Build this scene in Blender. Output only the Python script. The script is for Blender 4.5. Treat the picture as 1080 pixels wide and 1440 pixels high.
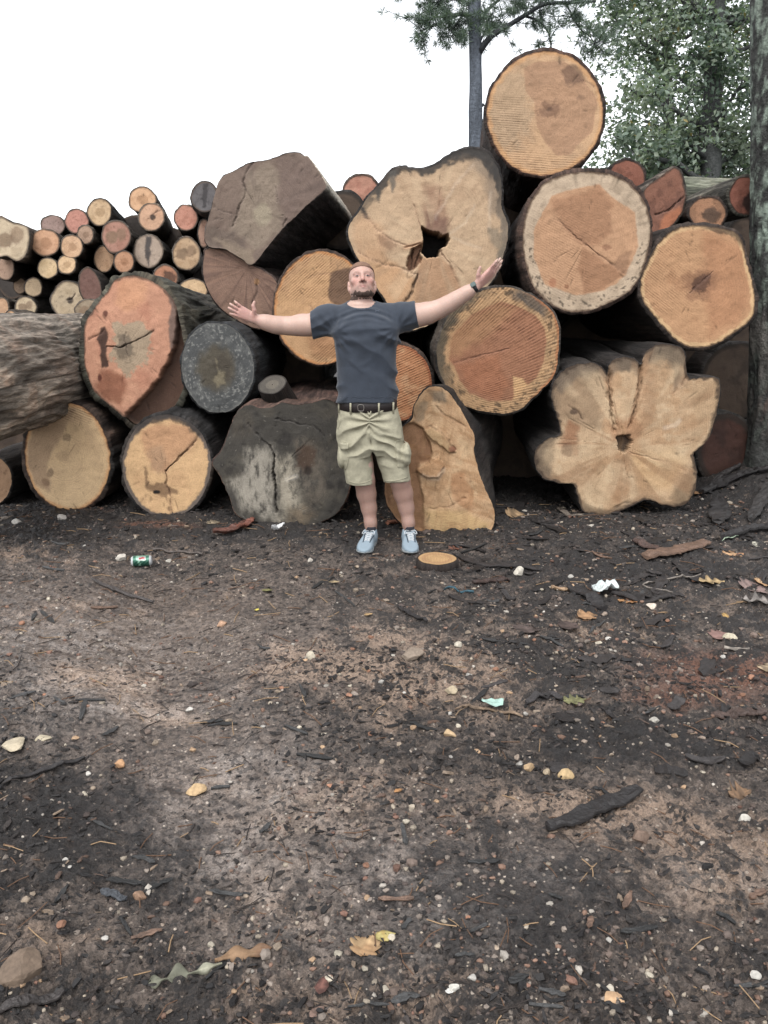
import bpy, math, random
import numpy as np
from mathutils import Vector, Matrix
random.seed(7); RNG = np.random.default_rng(7)
SC = bpy.context.scene
for _o in list(bpy.data.objects): bpy.data.objects.remove(_o)
COL = SC.collection

# ------------------------------------------------------------------ camera
CAM_H = 1.5; PITCH = math.radians(14.0); FPX = 1120.0; PW, PH = 1080.0, 1440.0
CP, SP = math.cos(PITCH), math.sin(PITCH)
cam_d = bpy.data.cameras.new('camera'); cam = bpy.data.objects.new('camera', cam_d); COL.objects.link(cam)
cam.location = (0, 0, CAM_H); cam.rotation_euler = (math.pi/2 - PITCH, 0, 0)
cam_d.sensor_fit = 'VERTICAL'; cam_d.sensor_height = 24.0; cam_d.lens = 24.0*FPX/PH
cam_d.clip_start = 0.05; cam_d.clip_end = 2000
SC.camera = cam

# ------------------------------------------------------------------ overcast sky, weak sun, exposure
SUN_EL, SUN_AZ = math.radians(58), math.radians(200)     # azimuth clockwise from +Y: behind the camera, a little left
wd = bpy.data.worlds.new('World'); SC.world = wd; wd.use_nodes = True
nt = wd.node_tree; nt.nodes.clear()
sky = nt.nodes.new('ShaderNodeTexSky'); sky.sky_type = 'NISHITA'; sky.sun_disc = False
sky.sun_elevation = SUN_EL; sky.sun_rotation = SUN_AZ; sky.air_density = 1.0; sky.dust_density = 1.5; sky.ozone_density = 1.0
hs = nt.nodes.new('ShaderNodeHueSaturation'); hs.inputs['Saturation'].default_value = 0.14; hs.inputs['Value'].default_value = 1.0
bg = nt.nodes.new('ShaderNodeBackground'); bg.inputs['Strength'].default_value = 0.14
wo = nt.nodes.new('ShaderNodeOutputWorld')
nt.links.new(sky.outputs[0], hs.inputs['Color']); nt.links.new(hs.outputs[0], bg.inputs[0]); nt.links.new(bg.outputs[0], wo.inputs[0])
sun_d = bpy.data.lights.new('sun', 'SUN'); sun_d.energy = 1.0; sun_d.angle = math.radians(40); sun_d.color = (1.0, 0.97, 0.93)
sun = bpy.data.objects.new('sun', sun_d); COL.objects.link(sun)
_sd = Vector((math.sin(SUN_AZ)*math.cos(SUN_EL), math.cos(SUN_AZ)*math.cos(SUN_EL), math.sin(SUN_EL)))
sun.rotation_euler = (-_sd).to_track_quat('-Z', 'Y').to_euler(); sun.location = (0, -5, 12)
SC.view_settings.view_transform = 'Standard'; SC.view_settings.look = 'None'
SC.view_settings.gamma = 1.0; SC.view_settings.use_curve_mapping = False
SC.view_settings.exposure = 1.5
SC.render.engine = 'CYCLES'
SC.cycles.use_denoising = True
SC.cycles.max_bounces = 6; SC.cycles.diffuse_bounces = 3; SC.cycles.transparent_max_bounces = 8

# ------------------------------------------------------------------ pixels to places
def ray(px, py):
    a = (px-PW/2)/FPX; b = (PH/2-py)/FPX
    return np.array([a, CP + b*SP, -SP + b*CP])
def P(px, py, Y):
    d = ray(px, py); t = Y/d[1]
    return np.array([d[0]*t, Y, CAM_H + d[2]*t])
def Pn(px, py, C, n):
    px = np.asarray(px, float); py = np.asarray(py, float)
    a = (px-PW/2)/FPX; b = (PH/2-py)/FPX
    d = np.stack([a, CP + b*SP, -SP + b*CP], -1)
    o = np.array([0, 0, CAM_H]); t = ((C-o)@n)/(d@n)
    return o + d*t[..., None]

# ------------------------------------------------------------------ noise
def _h(ix, iy, iz, seed):
    h = (ix.astype(np.int64)*374761393 + iy.astype(np.int64)*668265263 + iz.astype(np.int64)*2147483647 + seed*974634777) & 0xffffffff
    h = ((h ^ (h >> 13))*1274126177) & 0xffffffff
    h = ((h ^ (h >> 16))*2246822519) & 0xffffffff
    return ((h ^ (h >> 15)) & 0xffffff)/float(0xffffff)*2-1
def vnoise(x, y, z=0.0, seed=0):
    x, y, z = np.broadcast_arrays(np.asarray(x, float), np.asarray(y, float), np.asarray(z, float))
    ix, iy, iz = np.floor(x), np.floor(y), np.floor(z)
    fx, fy, fz = x-ix, y-iy, z-iz
    ix, iy, iz = ix.astype(np.int64), iy.astype(np.int64), iz.astype(np.int64)
    u, v, w = fx*fx*(3-2*fx), fy*fy*(3-2*fy), fz*fz*(3-2*fz)
    def L(k):
        a = _h(ix, iy, iz+k, seed)*(1-u) + _h(ix+1, iy, iz+k, seed)*u
        b = _h(ix, iy+1, iz+k, seed)*(1-u) + _h(ix+1, iy+1, iz+k, seed)*u
        return a*(1-v) + b*v
    return L(0) if np.all(z == 0) else L(0)*(1-w) + L(1)*w
def fbm(x, y, z=0.0, seed=0, o=4, g=0.5):
    s = 0; a = 1.0; t = 0
    for i in range(o):
        k = 2.03**i
        s = s + a*vnoise(np.asarray(x)*k+i*17.3, np.asarray(y)*k-i*9.1, np.asarray(z)*k, seed+i); t += a; a *= g
    return s/t
def sstep(e0, e1, x): 
    t = np.clip((x-e0)/(e1-e0), 0, 1); return t*t*(3-2*t)

# ------------------------------------------------------------------ colours (sRGB bytes as seen on a lit surface -> base colour)
KAL = 1.8
def lin(c):
    c = np.asarray(c, float)/255
    return np.where(c <= 0.04045, c/12.92, ((c+0.055)/1.055)**2.4)
def srgb(*c):
    v = lin(c)/KAL; l = v@np.array([.3, .59, .11]); return v*.86 + l*.14

# ------------------------------------------------------------------ mesh + object helpers
def mesh_np(name, V, F, mat=None, smooth=True, col=None, uv=None, attrs=None, tri=None):
    """V (n,3); F list of index arrays (m,k)."""
    me = bpy.data.meshes.new(name)
    Fs = F if isinstance(F, (list, tuple)) else [F]
    Fs = [np.asarray(f, np.int32) for f in Fs if len(f)]
    loops = np.concatenate([f.ravel() for f in Fs]); 
    tot = np.concatenate([np.full(len(f), f.shape[1], np.int32) for f in Fs])
    start = np.concatenate([[0], np.cumsum(tot)[:-1]]).astype(np.int32)
    me.vertices.add(len(V)); me.vertices.foreach_set('co', np.asarray(V, np.float32).ravel())
    me.loops.add(len(loops)); me.loops.foreach_set('vertex_index', loops)
    me.polygons.add(len(tot)); me.polygons.foreach_set('loop_start', start); me.polygons.foreach_set('loop_total', tot)
    me.polygons.foreach_set('use_smooth', np.full(len(tot), bool(smooth)))
    if uv is not None:
        l = me.uv_layers.new(name='UVMap'); l.data.foreach_set('uv', np.asarray(uv, np.float32)[loops].ravel())
    if col is not None:
        c = np.ones((len(V), 4), np.float32); c[:, :3] = col
        a = me.attributes.new('Col', 'FLOAT_COLOR', 'POINT'); a.data.foreach_set('color', c.ravel())
    for k, v in (attrs or {}).items():
        a = me.attributes.new(k, 'FLOAT', 'POINT'); a.data.foreach_set('value', np.asarray(v, np.float32))
    me.update(calc_edges=True); me.validate()
    if mat: me.materials.append(mat)
    return me
def obj(name, me, parent=None, loc=None):
    o = bpy.data.objects.new(name, me); COL.objects.link(o)
    if parent is not None: o.parent = parent
    if loc is not None: o.location = loc
    return o
def tag(o, label=None, cat=None, group=None, kind=None):
    if label: o['label'] = label
    if cat: o['category'] = cat
    if group: o['group'] = group
    if kind: o['kind'] = kind
    return o
def empty(name, loc=(0, 0, 0)):
    o = bpy.data.objects.new(name, None); COL.objects.link(o); o.location = Vector([float(v) for v in loc]); o.empty_display_size = 0.1
    return o
def grid_faces(nr, nc, closed=True):
    i = np.arange(nr-1)[:, None]; j = np.arange(nc if closed else nc-1)[None, :]
    a = i*nc + j; b = i*nc + (j+1) % nc; c = (i+1)*nc + (j+1) % nc; d = (i+1)*nc + j
    return np.stack([a, b, c, d], -1).reshape(-1, 4)
def tube(pts, rad, n=8, cap=True, jit=0.0, seed=0):
    """V, F for a tube through pts with radii."""
    pts = np.asarray(pts, float); rad = np.broadcast_to(np.asarray(rad, float), (len(pts),))
    T = np.gradient(pts, axis=0); T /= np.linalg.norm(T, axis=1)[:, None]+1e-9
    up = np.array([0.13, 0.21, 1.0]) if abs(T[0, 2]) < 0.9 else np.array([1.0, 0.1, 0.0])
    V = []
    N = np.cross(T[0], up); N /= np.linalg.norm(N)
    for i in range(len(pts)):
        N = N - T[i]*(N@T[i]); N /= np.linalg.norm(N)+1e-9
        B = np.cross(T[i], N); th = np.arange(n)*2*math.pi/n
        r = rad[i]*(1 + jit*vnoise(np.cos(th)*1.7+i*0.6, np.sin(th)*1.7, i*0.37, seed)) if jit else rad[i]*np.ones(n)
        V.append(pts[i] + np.cos(th)[:, None]*N*r[:, None] + np.sin(th)[:, None]*B*r[:, None])
    V = np.concatenate(V); Fq = grid_faces(len(pts), n)
    if not cap: return V, [Fq]
    m = len(V); V = np.vstack([V, pts[0], pts[-1]])
    j = np.arange(n); a = np.stack([(j+1) % n, j, np.full(n, m)], -1); k = (len(pts)-1)*n
    b = np.stack([k+j, k+(j+1) % n, np.full(n, m+1)], -1)
    return V, [Fq, np.vstack([a, b])]
def join(parts):
    """parts: list of (V, [F..]); returns V, [F4, F3]"""
    Vs = []; F4 = []; F3 = []; o = 0
    for V, Fs in parts:
        Vs.append(V)
        for f in Fs:
            if len(f): (F4 if f.shape[1] == 4 else F3).append(f+o)
        o += len(V)
    return np.vstack(Vs), [np.vstack(F4) if F4 else np.zeros((0, 4), int), np.vstack(F3) if F3 else np.zeros((0, 3), int)]
def catmull(pts, n, closed=True):
    p = np.asarray(pts, float); m = len(p); out = []
    if closed:
        q = np.vstack([p[-1], p, p[:2]])
    else:
        q = np.vstack([2*p[0]-p[1], p, 2*p[-1]-p[-2]])
    segs = m if closed else m-1
    for i in range(segs):
        p0, p1, p2, p3 = q[i], q[i+1], q[i+2], q[i+3]
        t = np.linspace(0, 1, 12, endpoint=False)[:, None]
        out.append(0.5*((2*p1)+(-p0+p2)*t+(2*p0-5*p1+4*p2-p3)*t*t+(-p0+3*p1-3*p2+p3)*t**3))
    c = np.vstack(out + ([p[:1]] if closed else [p[-1:]]))
    d = np.concatenate([[0], np.cumsum(np.linalg.norm(np.diff(c, axis=0), axis=1))])
    u = np.linspace(0, d[-1], n, endpoint=not closed)
    return np.stack([np.interp(u, d, c[:, k]) for k in range(p.shape[1])], -1)

# ------------------------------------------------------------------ materials
def newmat(name):
    m = bpy.data.materials.new(name); m.use_nodes = True; t = m.node_tree
    b = t.nodes['Principled BSDF']; b.inputs['Specular IOR Level'].default_value = 0.3
    return m, t, b
def N(t, typ, **kw):
    n = t.nodes.new(typ)
    for k, v in kw.items():
        if k.startswith('i_'): n.inputs[k[2:].replace('_', ' ')].default_value = v
        else: setattr(n, k, v)
    return n
def math_(t, op, a, b=None, clamp=False):
    n = t.nodes.new('ShaderNodeMath'); n.operation = op; n.use_clamp = clamp
    for i, v in enumerate((a, b)):
        if v is None: continue
        if hasattr(v, 'links') or hasattr(v, 'is_output'): t.links.new(v, n.inputs[i])
        else: n.inputs[i].default_value = v
    return n.outputs[0]
def mix_(t, fac, a, b, mode='MIX'):
    n = t.nodes.new('ShaderNodeMix'); n.data_type = 'RGBA'; n.blend_type = mode; n.clamp_result = False
    for s, v in ((n.inputs[0], fac), (n.inputs[6], a), (n.inputs[7], b)):
        if hasattr(v, 'is_output'): t.links.new(v, s)
        elif isinstance(v, (int, float)): s.default_value = v
        else: s.default_value = (float(v[0]), float(v[1]), float(v[2]), 1)
    return n.outputs[2]
def ramp_(t, fac, stops, interp='LINEAR'):
    n = t.nodes.new('ShaderNodeValToRGB'); n.color_ramp.interpolation = interp
    while len(n.color_ramp.elements) < len(stops): n.color_ramp.elements.new(0.5)
    for e, (p, c) in zip(n.color_ramp.elements, stops):
        e.position = p; e.color = (c, c, c, 1) if isinstance(c, (int, float)) else (float(c[0]), float(c[1]), float(c[2]), 1)
    t.links.new(fac, n.inputs[0]); return n.outputs[0]
def attr_(t, name, out='Fac'):
    n = t.nodes.new('ShaderNodeAttribute'); n.attribute_name = name; return n.outputs[out]
def noise_(t, vec, scale, detail=4, rough=0.55, dist=0.0, out='Fac'):
    n = t.nodes.new('ShaderNodeTexNoise'); n.inputs['Scale'].default_value = scale; n.inputs['Detail'].default_value = detail
    n.inputs['Roughness'].default_value = rough; n.inputs['Distortion'].default_value = dist
    if vec is not None: t.links.new(vec, n.inputs['Vector'])
    return n.outputs[out]
def map_(t, vec, scale=(1, 1, 1), loc=(0, 0, 0), rot=(0, 0, 0)):
    n = t.nodes.new('ShaderNodeMapping'); n.inputs['Scale'].default_value = scale; n.inputs['Location'].default_value = loc; n.inputs['Rotation'].default_value = rot
    t.links.new(vec, n.inputs['Vector']); return n.outputs[0]
def bump_(t, b, h, strength=0.5, dist=0.01):
    n = t.nodes.new('ShaderNodeBump'); n.inputs['Strength'].default_value = strength; n.inputs['Distance'].default_value = dist
    t.links.new(h, n.inputs['Height']); t.links.new(n.outputs[0], b.inputs['Normal'])

def make_wood():
    m, t, b = newmat('cut_wood'); L = t.links.new
    uv = N(t, 'ShaderNodeUVMap').outputs[0]; col = attr_(t, 'Col', 'Color')
    n1 = noise_(t, uv, 9, 6, 0.65); n2 = noise_(t, uv, 95, 3, 0.7)
    c = mix_(t, 1.0, col, ramp_(t, n1, [(0.25, 0.84), (0.5, 1.0), (0.8, 1.1)]), 'MULTIPLY')
    c = mix_(t, 1.0, c, ramp_(t, n2, [(0.25, 0.74), (0.5, 1.0), (0.8, 1.18)]), 'MULTIPLY')
    # year rings, fine and uneven
    rd = attr_(t, 'ringd'); rr = math_(t, 'ADD', rd, math_(t, 'MULTIPLY', noise_(t, uv, 3.0, 3), 0.05))
    comb = N(t, 'ShaderNodeCombineXYZ'); L(rr, comb.inputs[0])
    rn = noise_(t, comb.outputs[0], 120, 3, 0.8)
    c = mix_(t, 1.0, c, ramp_(t, rn, [(0.3, 0.80), (0.7, 1.14)]), 'MULTIPLY')
    # chain-saw grooves
    sp = attr_(t, 'sawp'); sw = attr_(t, 'saw')
    ph = math_(t, 'ADD', sp, math_(t, 'MULTIPLY', noise_(t, uv, 7.0, 3), 0.010))
    cs = N(t, 'ShaderNodeCombineXYZ'); L(ph, cs.inputs[0])
    sn = noise_(t, cs.outputs[0], 36, 2, 0.6)
    wv = math_(t, 'SINE', math_(t, 'MULTIPLY', ph, 2*math.pi/0.0175))
    wv = math_(t, 'MULTIPLY', math_(t, 'ADD', wv, 1.0), 0.5)
    wv = math_(t, 'MULTIPLY', wv, math_(t, 'ADD', math_(t, 'MULTIPLY', sn, 1.9), -0.15))
    br = ramp_(t, noise_(t, uv, 16, 4, 0.7), [(0.35, 0.1), (0.62, 1.0)])
    gm = math_(t, 'MULTIPLY', math_(t, 'MULTIPLY', wv, br), sw, True)
    c = mix_(t, gm, c, mix_(t, 1.0, c, (0.36, 0.29, 0.25), 'MULTIPLY'))
    L(c, b.inputs['Base Color']); b.inputs['Roughness'].default_value = 0.72; b.inputs['Specular IOR Level'].default_value = 0.22
    hgt = math_(t, 'ADD', math_(t, 'MULTIPLY', gm, -1.0), math_(t, 'ADD', math_(t, 'MULTIPLY', n2, 0.5), math_(t, 'MULTIPLY', n1, 0.5)))
    bump_(t, b, hgt, 0.55, 0.008)
    return m
def make_bark():
    m, t, b = newmat('log_bark'); L = t.links.new
    uv = N(t, 'ShaderNodeUVMap').outputs[0]; col = attr_(t, 'Col', 'Color')
    st = map_(t, uv, (1.0, 0.12, 1.0))
    n1 = noise_(t, st, 26, 5, 0.65, 0.6); n2 = noise_(t, st, 90, 4, 0.7, 0.3); n3 = noise_(t, uv, 3.0, 4, 0.6)
    c = mix_(t, 1.0, col, ramp_(t, n1, [(0.3, 0.32), (0.5, 0.95), (0.75, 1.9)]), 'MULTIPLY')
    c = mix_(t, 1.0, c, ramp_(t, n2, [(0.3, 0.55), (0.7, 1.4)]), 'MULTIPLY')
    c = mix_(t, ramp_(t, n3, [(0.5, 0.0), (0.75, 0.45)]), c, mix_(t, 1.0, c, (1.3, 0.85, 0.65), 'MULTIPLY'))
    L(c, b.inputs['Base Color']); b.inputs['Roughness'].default_value = 0.85
    bump_(t, b, math_(t, 'ADD', n1, math_(t, 'MULTIPLY', n2, 0.5)), 0.9, 0.02)
    return m
def make_flat(name, c, rough=0.7, var=0.25, scale=40, bump=0.2, bdist=0.004, spec=0.3):
    m, t, b = newmat(name); tc = N(t, 'ShaderNodeTexCoord').outputs['Object']
    n = noise_(t, tc, scale, 4, 0.65)
    cc = mix_(t, 1.0, c, ramp_(t, n, [(0.25, 1-var), (0.5, 1.0), (0.8, 1+var)]), 'MULTIPLY')
    t.links.new(cc, b.inputs['Base Color']); b.inputs['Roughness'].default_value = rough; b.inputs['Specular IOR Level'].default_value = spec
    if bump: bump_(t, b, n, bump, bdist)
    return m
def make_col(name, rough=0.7, var=0.25, scale=60, bump=0.3, bdist=0.004, spec=0.3):
    m, t, b = newmat(name); tc = N(t, 'ShaderNodeTexCoord').outputs['Object']
    n = noise_(t, tc, scale, 4, 0.65)
    cc = mix_(t, 1.0, attr_(t, 'Col', 'Color'), ramp_(t, n, [(0.25, 1-var), (0.5, 1.0), (0.8, 1+var)]), 'MULTIPLY')
    t.links.new(cc, b.inputs['Base Color']); b.inputs['Roughness'].default_value = rough; b.inputs['Specular IOR Level'].default_value = spec
    if bump: bump_(t, b, n, bump, bdist)
    return m
M_WOOD = make_wood(); M_BARK = make_bark()
# ------------------------------------------------------------------ ground
def bell(x, y, cx, cy, rx, ry, rot=0.0):
    c, s = math.cos(rot), math.sin(rot); dx, dy = x-cx, y-cy
    u = (dx*c+dy*s)/rx; v = (-dx*s+dy*c)/ry
    return np.exp(-(u*u+v*v))
def ground_low(x, y):
    h = 0.028*fbm(x*0.55, y*0.55, 0, 11, 3) + 0.018*fbm(x*1.7, y*1.7, 0, 12, 3)
    h = h + 0.42*sstep(2.35, 4.2, x)*sstep(5.0, 7.0, y) + 0.06*bell(x, y, 3.0, 5.6, 0.7, 0.7)
    h = h + 0.05*bell(x, y, 1.6, 5.3, .9, 0.5)
    h = h*(1-.95*bell(x, y, 0.08, 4.95, .75, .7))
    h = h - 0.05*bell(x, y, -0.8, 2.9, 0.35, 2.2, 0.28)*(y < 5) + 0.02*bell(x, y, -0.35, 2.6, 0.3, 1.6, 0.3)
    return h * sstep(60, 20, np.abs(x)) * sstep(70, 20, np.abs(y)) 
def ground_hi(x, y):
    n = fbm(x*6, y*6, 0, 21, 5, 0.62)
    r = 1-np.abs(fbm(x*13, y*13, 0, 31, 4, 0.6))*2
    q = fbm(x*45, y*45, 0, 41, 3, 0.7)
    cl = sstep(.02, .22, fbm(x*9+5, y*9, 0, 51, 5, .68)+.25*fbm(x*1.6, y*1.6, 0, 52, 2))
    h = 0.022*n + 0.017*np.clip(r, 0, 1)**2 + 0.012*q + cl*(.012+.012*np.abs(fbm(x*30, y*30, 0, 53, 3, .7)))
    # tyre lug marks in the soft mud on the left
    tm = bell(x, y, -1.75, 3.75, 0.75, 0.55)
    a = (x*0.5+y*0.86)
    h = h + tm*0.010*np.sin(a*2*math.pi/0.085 + 2.2*fbm(x*4, y*4, 0, 5, 2))
    return h
def trod(x, y): return np.clip(bell(x, y, -1.5, 3.75, 1.5, .75, .1) + bell(x, y, -.75, 2.7, .45, 1.1, .35) + .75*bell(x, y, .35, 1.9, .55, .35), 0, 1)
def ground_h(x, y):
    x = np.asarray(x, float); y = np.asarray(y, float)
    near = sstep(14, 9, np.abs(y-4))*sstep(9, 6, np.abs(x))
    return ground_low(x, y) + ground_hi(x, y)*near*(1-.7*trod(x, y))
def gpix(px, py):
    """place on the ground seen at this pixel"""
    d = ray(px, py); t = CAM_H/max(-d[2], 1e-3)
    for _ in range(12):
        x, y = d[0]*t, d[1]*t; z = float(ground_low(x, y)); t += 0.8*((CAM_H - z)/(-d[2]) - t)
    x, y = d[0]*t, d[1]*t
    return np.array([x, y, float(ground_h(x, y))])
def build_ground():
    pys = np.linspace(1560, 700, 640)
    b = (720-pys)/FPX; ds = CAM_H*(CP+b*SP)/(SP-b*CP)
    ds = ds[(ds > 0.2) & (ds < 7.2)]
    ds = np.concatenate([[-80, -25, -8, -2, -0.4, 0.2, 0.5, 0.75, 0.95], ds[ds > 1.0], np.arange(ds.max()+0.05, 9.5, 0.05), [10, 11, 13, 16, 22, 40, 90, 250, 700]])
    nu = 660; u = np.linspace(-1, 1, nu); ext = np.array([0.25, 0.6, 1.2, 2.5, 6, 15, 50, 200, 700])
    w = np.clip(ds, 1.0, 9.5)*0.76 + 0.4
    X = np.concatenate([-(w[:, None]+ext[::-1][None]), w[:, None]*u[None], w[:, None]+ext[None]], 1)
    Y = np.repeat(ds[:, None], X.shape[1], 1)
    Z = ground_h(X, Y); ne = len(ext); Z[:, :ne] = ground_low(X[:, :ne], Y[:, :ne]); Z[:, -ne:] = ground_low(X[:, -ne:], Y[:, -ne:])
    V = np.stack([X, Y, Z], -1).reshape(-1, 3); nr, nc = X.shape
    F = grid_faces(nr, nc, False)
    x, y = V[:, 0], V[:, 1]
    nz = fbm(x*2.2, y*2.2, 0, 61, 4); nz2 = fbm(x*7, y*7, 0, 71, 4, 0.6)
    sand = 0.0*x
    def patch(px, py, rx, ry, a, rot=0.0):
        c = gpix(px, py); return a*bell(x, y, c[0], c[1], rx, ry, rot)
    for (px, py, rx, ry, a, rot) in [(150, 955, .28, .16, .9, -.4), (230, 1010, .25, .12, .6, -.4), (540, 960, .5, .25, .45, 0), (620, 920, .6, .3, .4, 0), (790, 1135, .22, .09, .85, .1), (640, 860, .8, .25, .45, 0), (420, 930, .5, .2, .35, .1),
                                 (840, 890, .4, .2, .55, 0), (60, 1330, .14, .1, .6, 0), (300, 1120, .3, .2, .45, -.5), (950, 1150, .3, .2, .55, 0), (1020, 1230, .25, .12, .65, .3), (400, 1270, .3, .12, .45, 0), (560, 1400, .35, .08, .5, 0),
                                 (520, 1110, .4, .2, .4, 0), (700, 1010, .6, .2, .45, 0), (120, 860, .6, .25, .4, 0), (60, 780, .8, .3, .35, 0), (430, 1180, .3, .2, .5, .3)]:
        sand = sand + patch(px, py, rx, ry, a, rot)
    red = patch(215, 740, .42, .12, 1.0) + patch(540, 880, .5, .3, .12) + patch(160, 720, .3, .1, .5) + patch(1010, 945, .55, .30, .95) + patch(950, 985, .3, .12, .6)
    wet = patch(150, 910, .8, .4, .9) + patch(90, 1000, .3, .3, .5)+ patch(380, 1150, .25, .35, .6) + patch(330, 1105, .25, .2, 1.0) + patch(420, 1190, .3, .2, .7) + patch(60, 980, .4, .2, .6) + patch(560, 1230, .4, .2, .5) + patch(560, 1340, .3, .12, .6) + patch(1060, 1240, .3, .1, .6) + patch(250, 1000, .4, .15, .6)
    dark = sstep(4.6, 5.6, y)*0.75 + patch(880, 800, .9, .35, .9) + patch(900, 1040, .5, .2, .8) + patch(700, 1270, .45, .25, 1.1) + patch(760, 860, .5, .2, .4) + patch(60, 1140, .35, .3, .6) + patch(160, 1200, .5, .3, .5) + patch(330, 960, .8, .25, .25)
    rough = fbm(x*16, y*16, 0, 77, 4, 0.65); tread = patch(150, 900, .8, .5, 1.0)
    sand = np.clip(sand*(1+0.6*nz2) + 0.30*sstep(0.0, 0.5, nz+0.6*nz2) + 0.18*rough, 0, 1.3)*(1-np.clip(dark, 0, 1)*0.6)
    me = mesh_np('ground', V, F, None, True, attrs={'sand': sand, 'red': red, 'wet': np.clip(wet*(1+nz2), 0, 1.3), 'dark': dark, 'trk': np.clip(trod(x, y)*(.8+.5*nz2)+.35*np.clip(wet, 0, 1), 0, 1.2), 'clod': sstep(.0, .20, fbm(x*9+5, y*9, 0, 51, 5, .68)+.25*fbm(x*1.6, y*1.6, 0, 52, 2))})
    m, t, b = newmat('yard_mud'); L = t.links.new
    pos = N(t, 'ShaderNodeNewGeometry').outputs['Position']
    sand_, red_, wet_sheen_, dark_ = (attr_(t, k) for k in ('sand', 'red', 'wet', 'dark'))
    n_a = noise_(t, pos, 9, 8, 0.72, 0.3); n_b = noise_(t, pos, 38, 6, 0.72); n_c = noise_(t, pos, 150, 4, 0.75); n_d = noise_(t, pos, 2.0, 5, 0.6)
    vor = N(t, 'ShaderNodeTexVoronoi'); vor.inputs['Scale'].default_value = 75; L(pos, vor.inputs['Vector']); vor.inputs['Randomness'].default_value = 1.0
    vcol = vor.outputs['Color']; sep = N(t, 'ShaderNodeSeparateColor'); L(vcol, sep.inputs[0])
    mulch = mix_(t, ramp_(t, n_b, [(0.35, 0.0), (0.65, 1.0)]), (0.007, 0.006, 0.006), (0.034, 0.027, 0.024))
    mud = mix_(t, ramp_(t, n_b, [(0.3, 0.0), (0.7, 1.0)]), (0.024, 0.018, 0.015), (0.185, 0.146, 0.121))
    tan = mix_(t, n_b, (0.11, 0.076, 0.056), (0.43, 0.315, 0.235))
    redc = mix_(t, n_b, (0.075, 0.034, 0.022), (0.24, 0.115, 0.075))
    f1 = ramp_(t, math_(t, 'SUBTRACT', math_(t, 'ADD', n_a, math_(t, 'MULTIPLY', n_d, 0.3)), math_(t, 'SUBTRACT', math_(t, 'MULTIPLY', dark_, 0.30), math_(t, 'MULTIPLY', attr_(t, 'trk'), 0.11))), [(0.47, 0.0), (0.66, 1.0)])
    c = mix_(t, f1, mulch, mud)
    f2 = ramp_(t, math_(t, 'ADD', math_(t, 'MULTIPLY', sand_, 0.66), math_(t, 'MULTIPLY', n_a, 0.75)), [(0.57, 0.0), (0.88, 0.9)])
    c = mix_(t, f2, c, tan)
    f3 = ramp_(t, math_(t, 'ADD', math_(t, 'MULTIPLY', red_, 0.6), math_(t, 'MULTIPLY', n_a, 0.5)), [(0.5, 0.0), (0.8, 0.9)])
    c = mix_(t, f3, c, redc)
    kl = ramp_(t, math_(t, 'SUBTRACT', math_(t, 'ADD', math_(t, 'MULTIPLY', attr_(t, 'clod'), .30), n_b), math_(t, 'MULTIPLY', attr_(t, 'trk'), .16)), [(0.675, 0.0), (0.755, 0.92)])
    c = mix_(t, kl, c, mix_(t, n_c, (0.006, 0.0055, 0.0055), (0.03, 0.025, 0.023)))
    c = mix_(t, math_(t, 'MULTIPLY', wet_sheen_, ramp_(t, n_a, [(0.38, 0.0), (0.62, 0.7)])), c, (0.20, 0.176, 0.16))  # pale grey stands in for sky sheen on the wet mud
    # grit: cells of the ground picked at random, pale or black
    g1 = math_(t, 'GREATER_THAN', sep.outputs[0], 0.91); g2 = math_(t, 'LESS_THAN', vor.outputs['Distance'], 0.36)
    gf = math_(t, 'MULTIPLY', math_(t, 'MULTIPLY', g1, g2), ramp_(t, n_a, [(0.35, 0.2), (0.6, 0.95)]))
    c = mix_(t, gf, c, mix_(t, sep.outputs[1], (0.14, 0.11, 0.09), (0.55, 0.47, 0.39)))
    k1 = math_(t, 'LESS_THAN', sep.outputs[0], 0.22)
    c = mix_(t, math_(t, 'MULTIPLY', k1, 0.6), c, (0.014, 0.012, 0.012))
    c = mix_(t, 1.0, c, ramp_(t, n_c, [(0.28, 0.35), (0.5, 1.0), (0.75, 1.7)]), 'MULTIPLY')
    L(c, b.inputs['Base Color'])
    rg = math_(t, 'SUBTRACT', 0.70, math_(t, 'MULTIPLY', math_(t, 'MULTIPLY', attr_(t, 'trk'), ramp_(t, n_a, [(0.35, 0.4), (0.6, 1.0)])), 0.56), True)
    L(rg, b.inputs['Roughness']); b.inputs['Specular IOR Level'].default_value = 0.5
    hh = math_(t, 'ADD', math_(t, 'MULTIPLY', n_b, 1.0), math_(t, 'ADD', math_(t, 'MULTIPLY', n_c, 0.45), math_(t, 'MULTIPLY', gf, 0.5)))
    hh = math_(t, 'MULTIPLY', hh, math_(t, 'SUBTRACT', 1.0, math_(t, 'MULTIPLY', attr_(t, 'trk'), .62), True)); bump_(t, b, hh, 1.0, 0.026)
    me.materials.append(m)
    tag(obj('ground', me), kind='structure')
build_ground()
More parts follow.
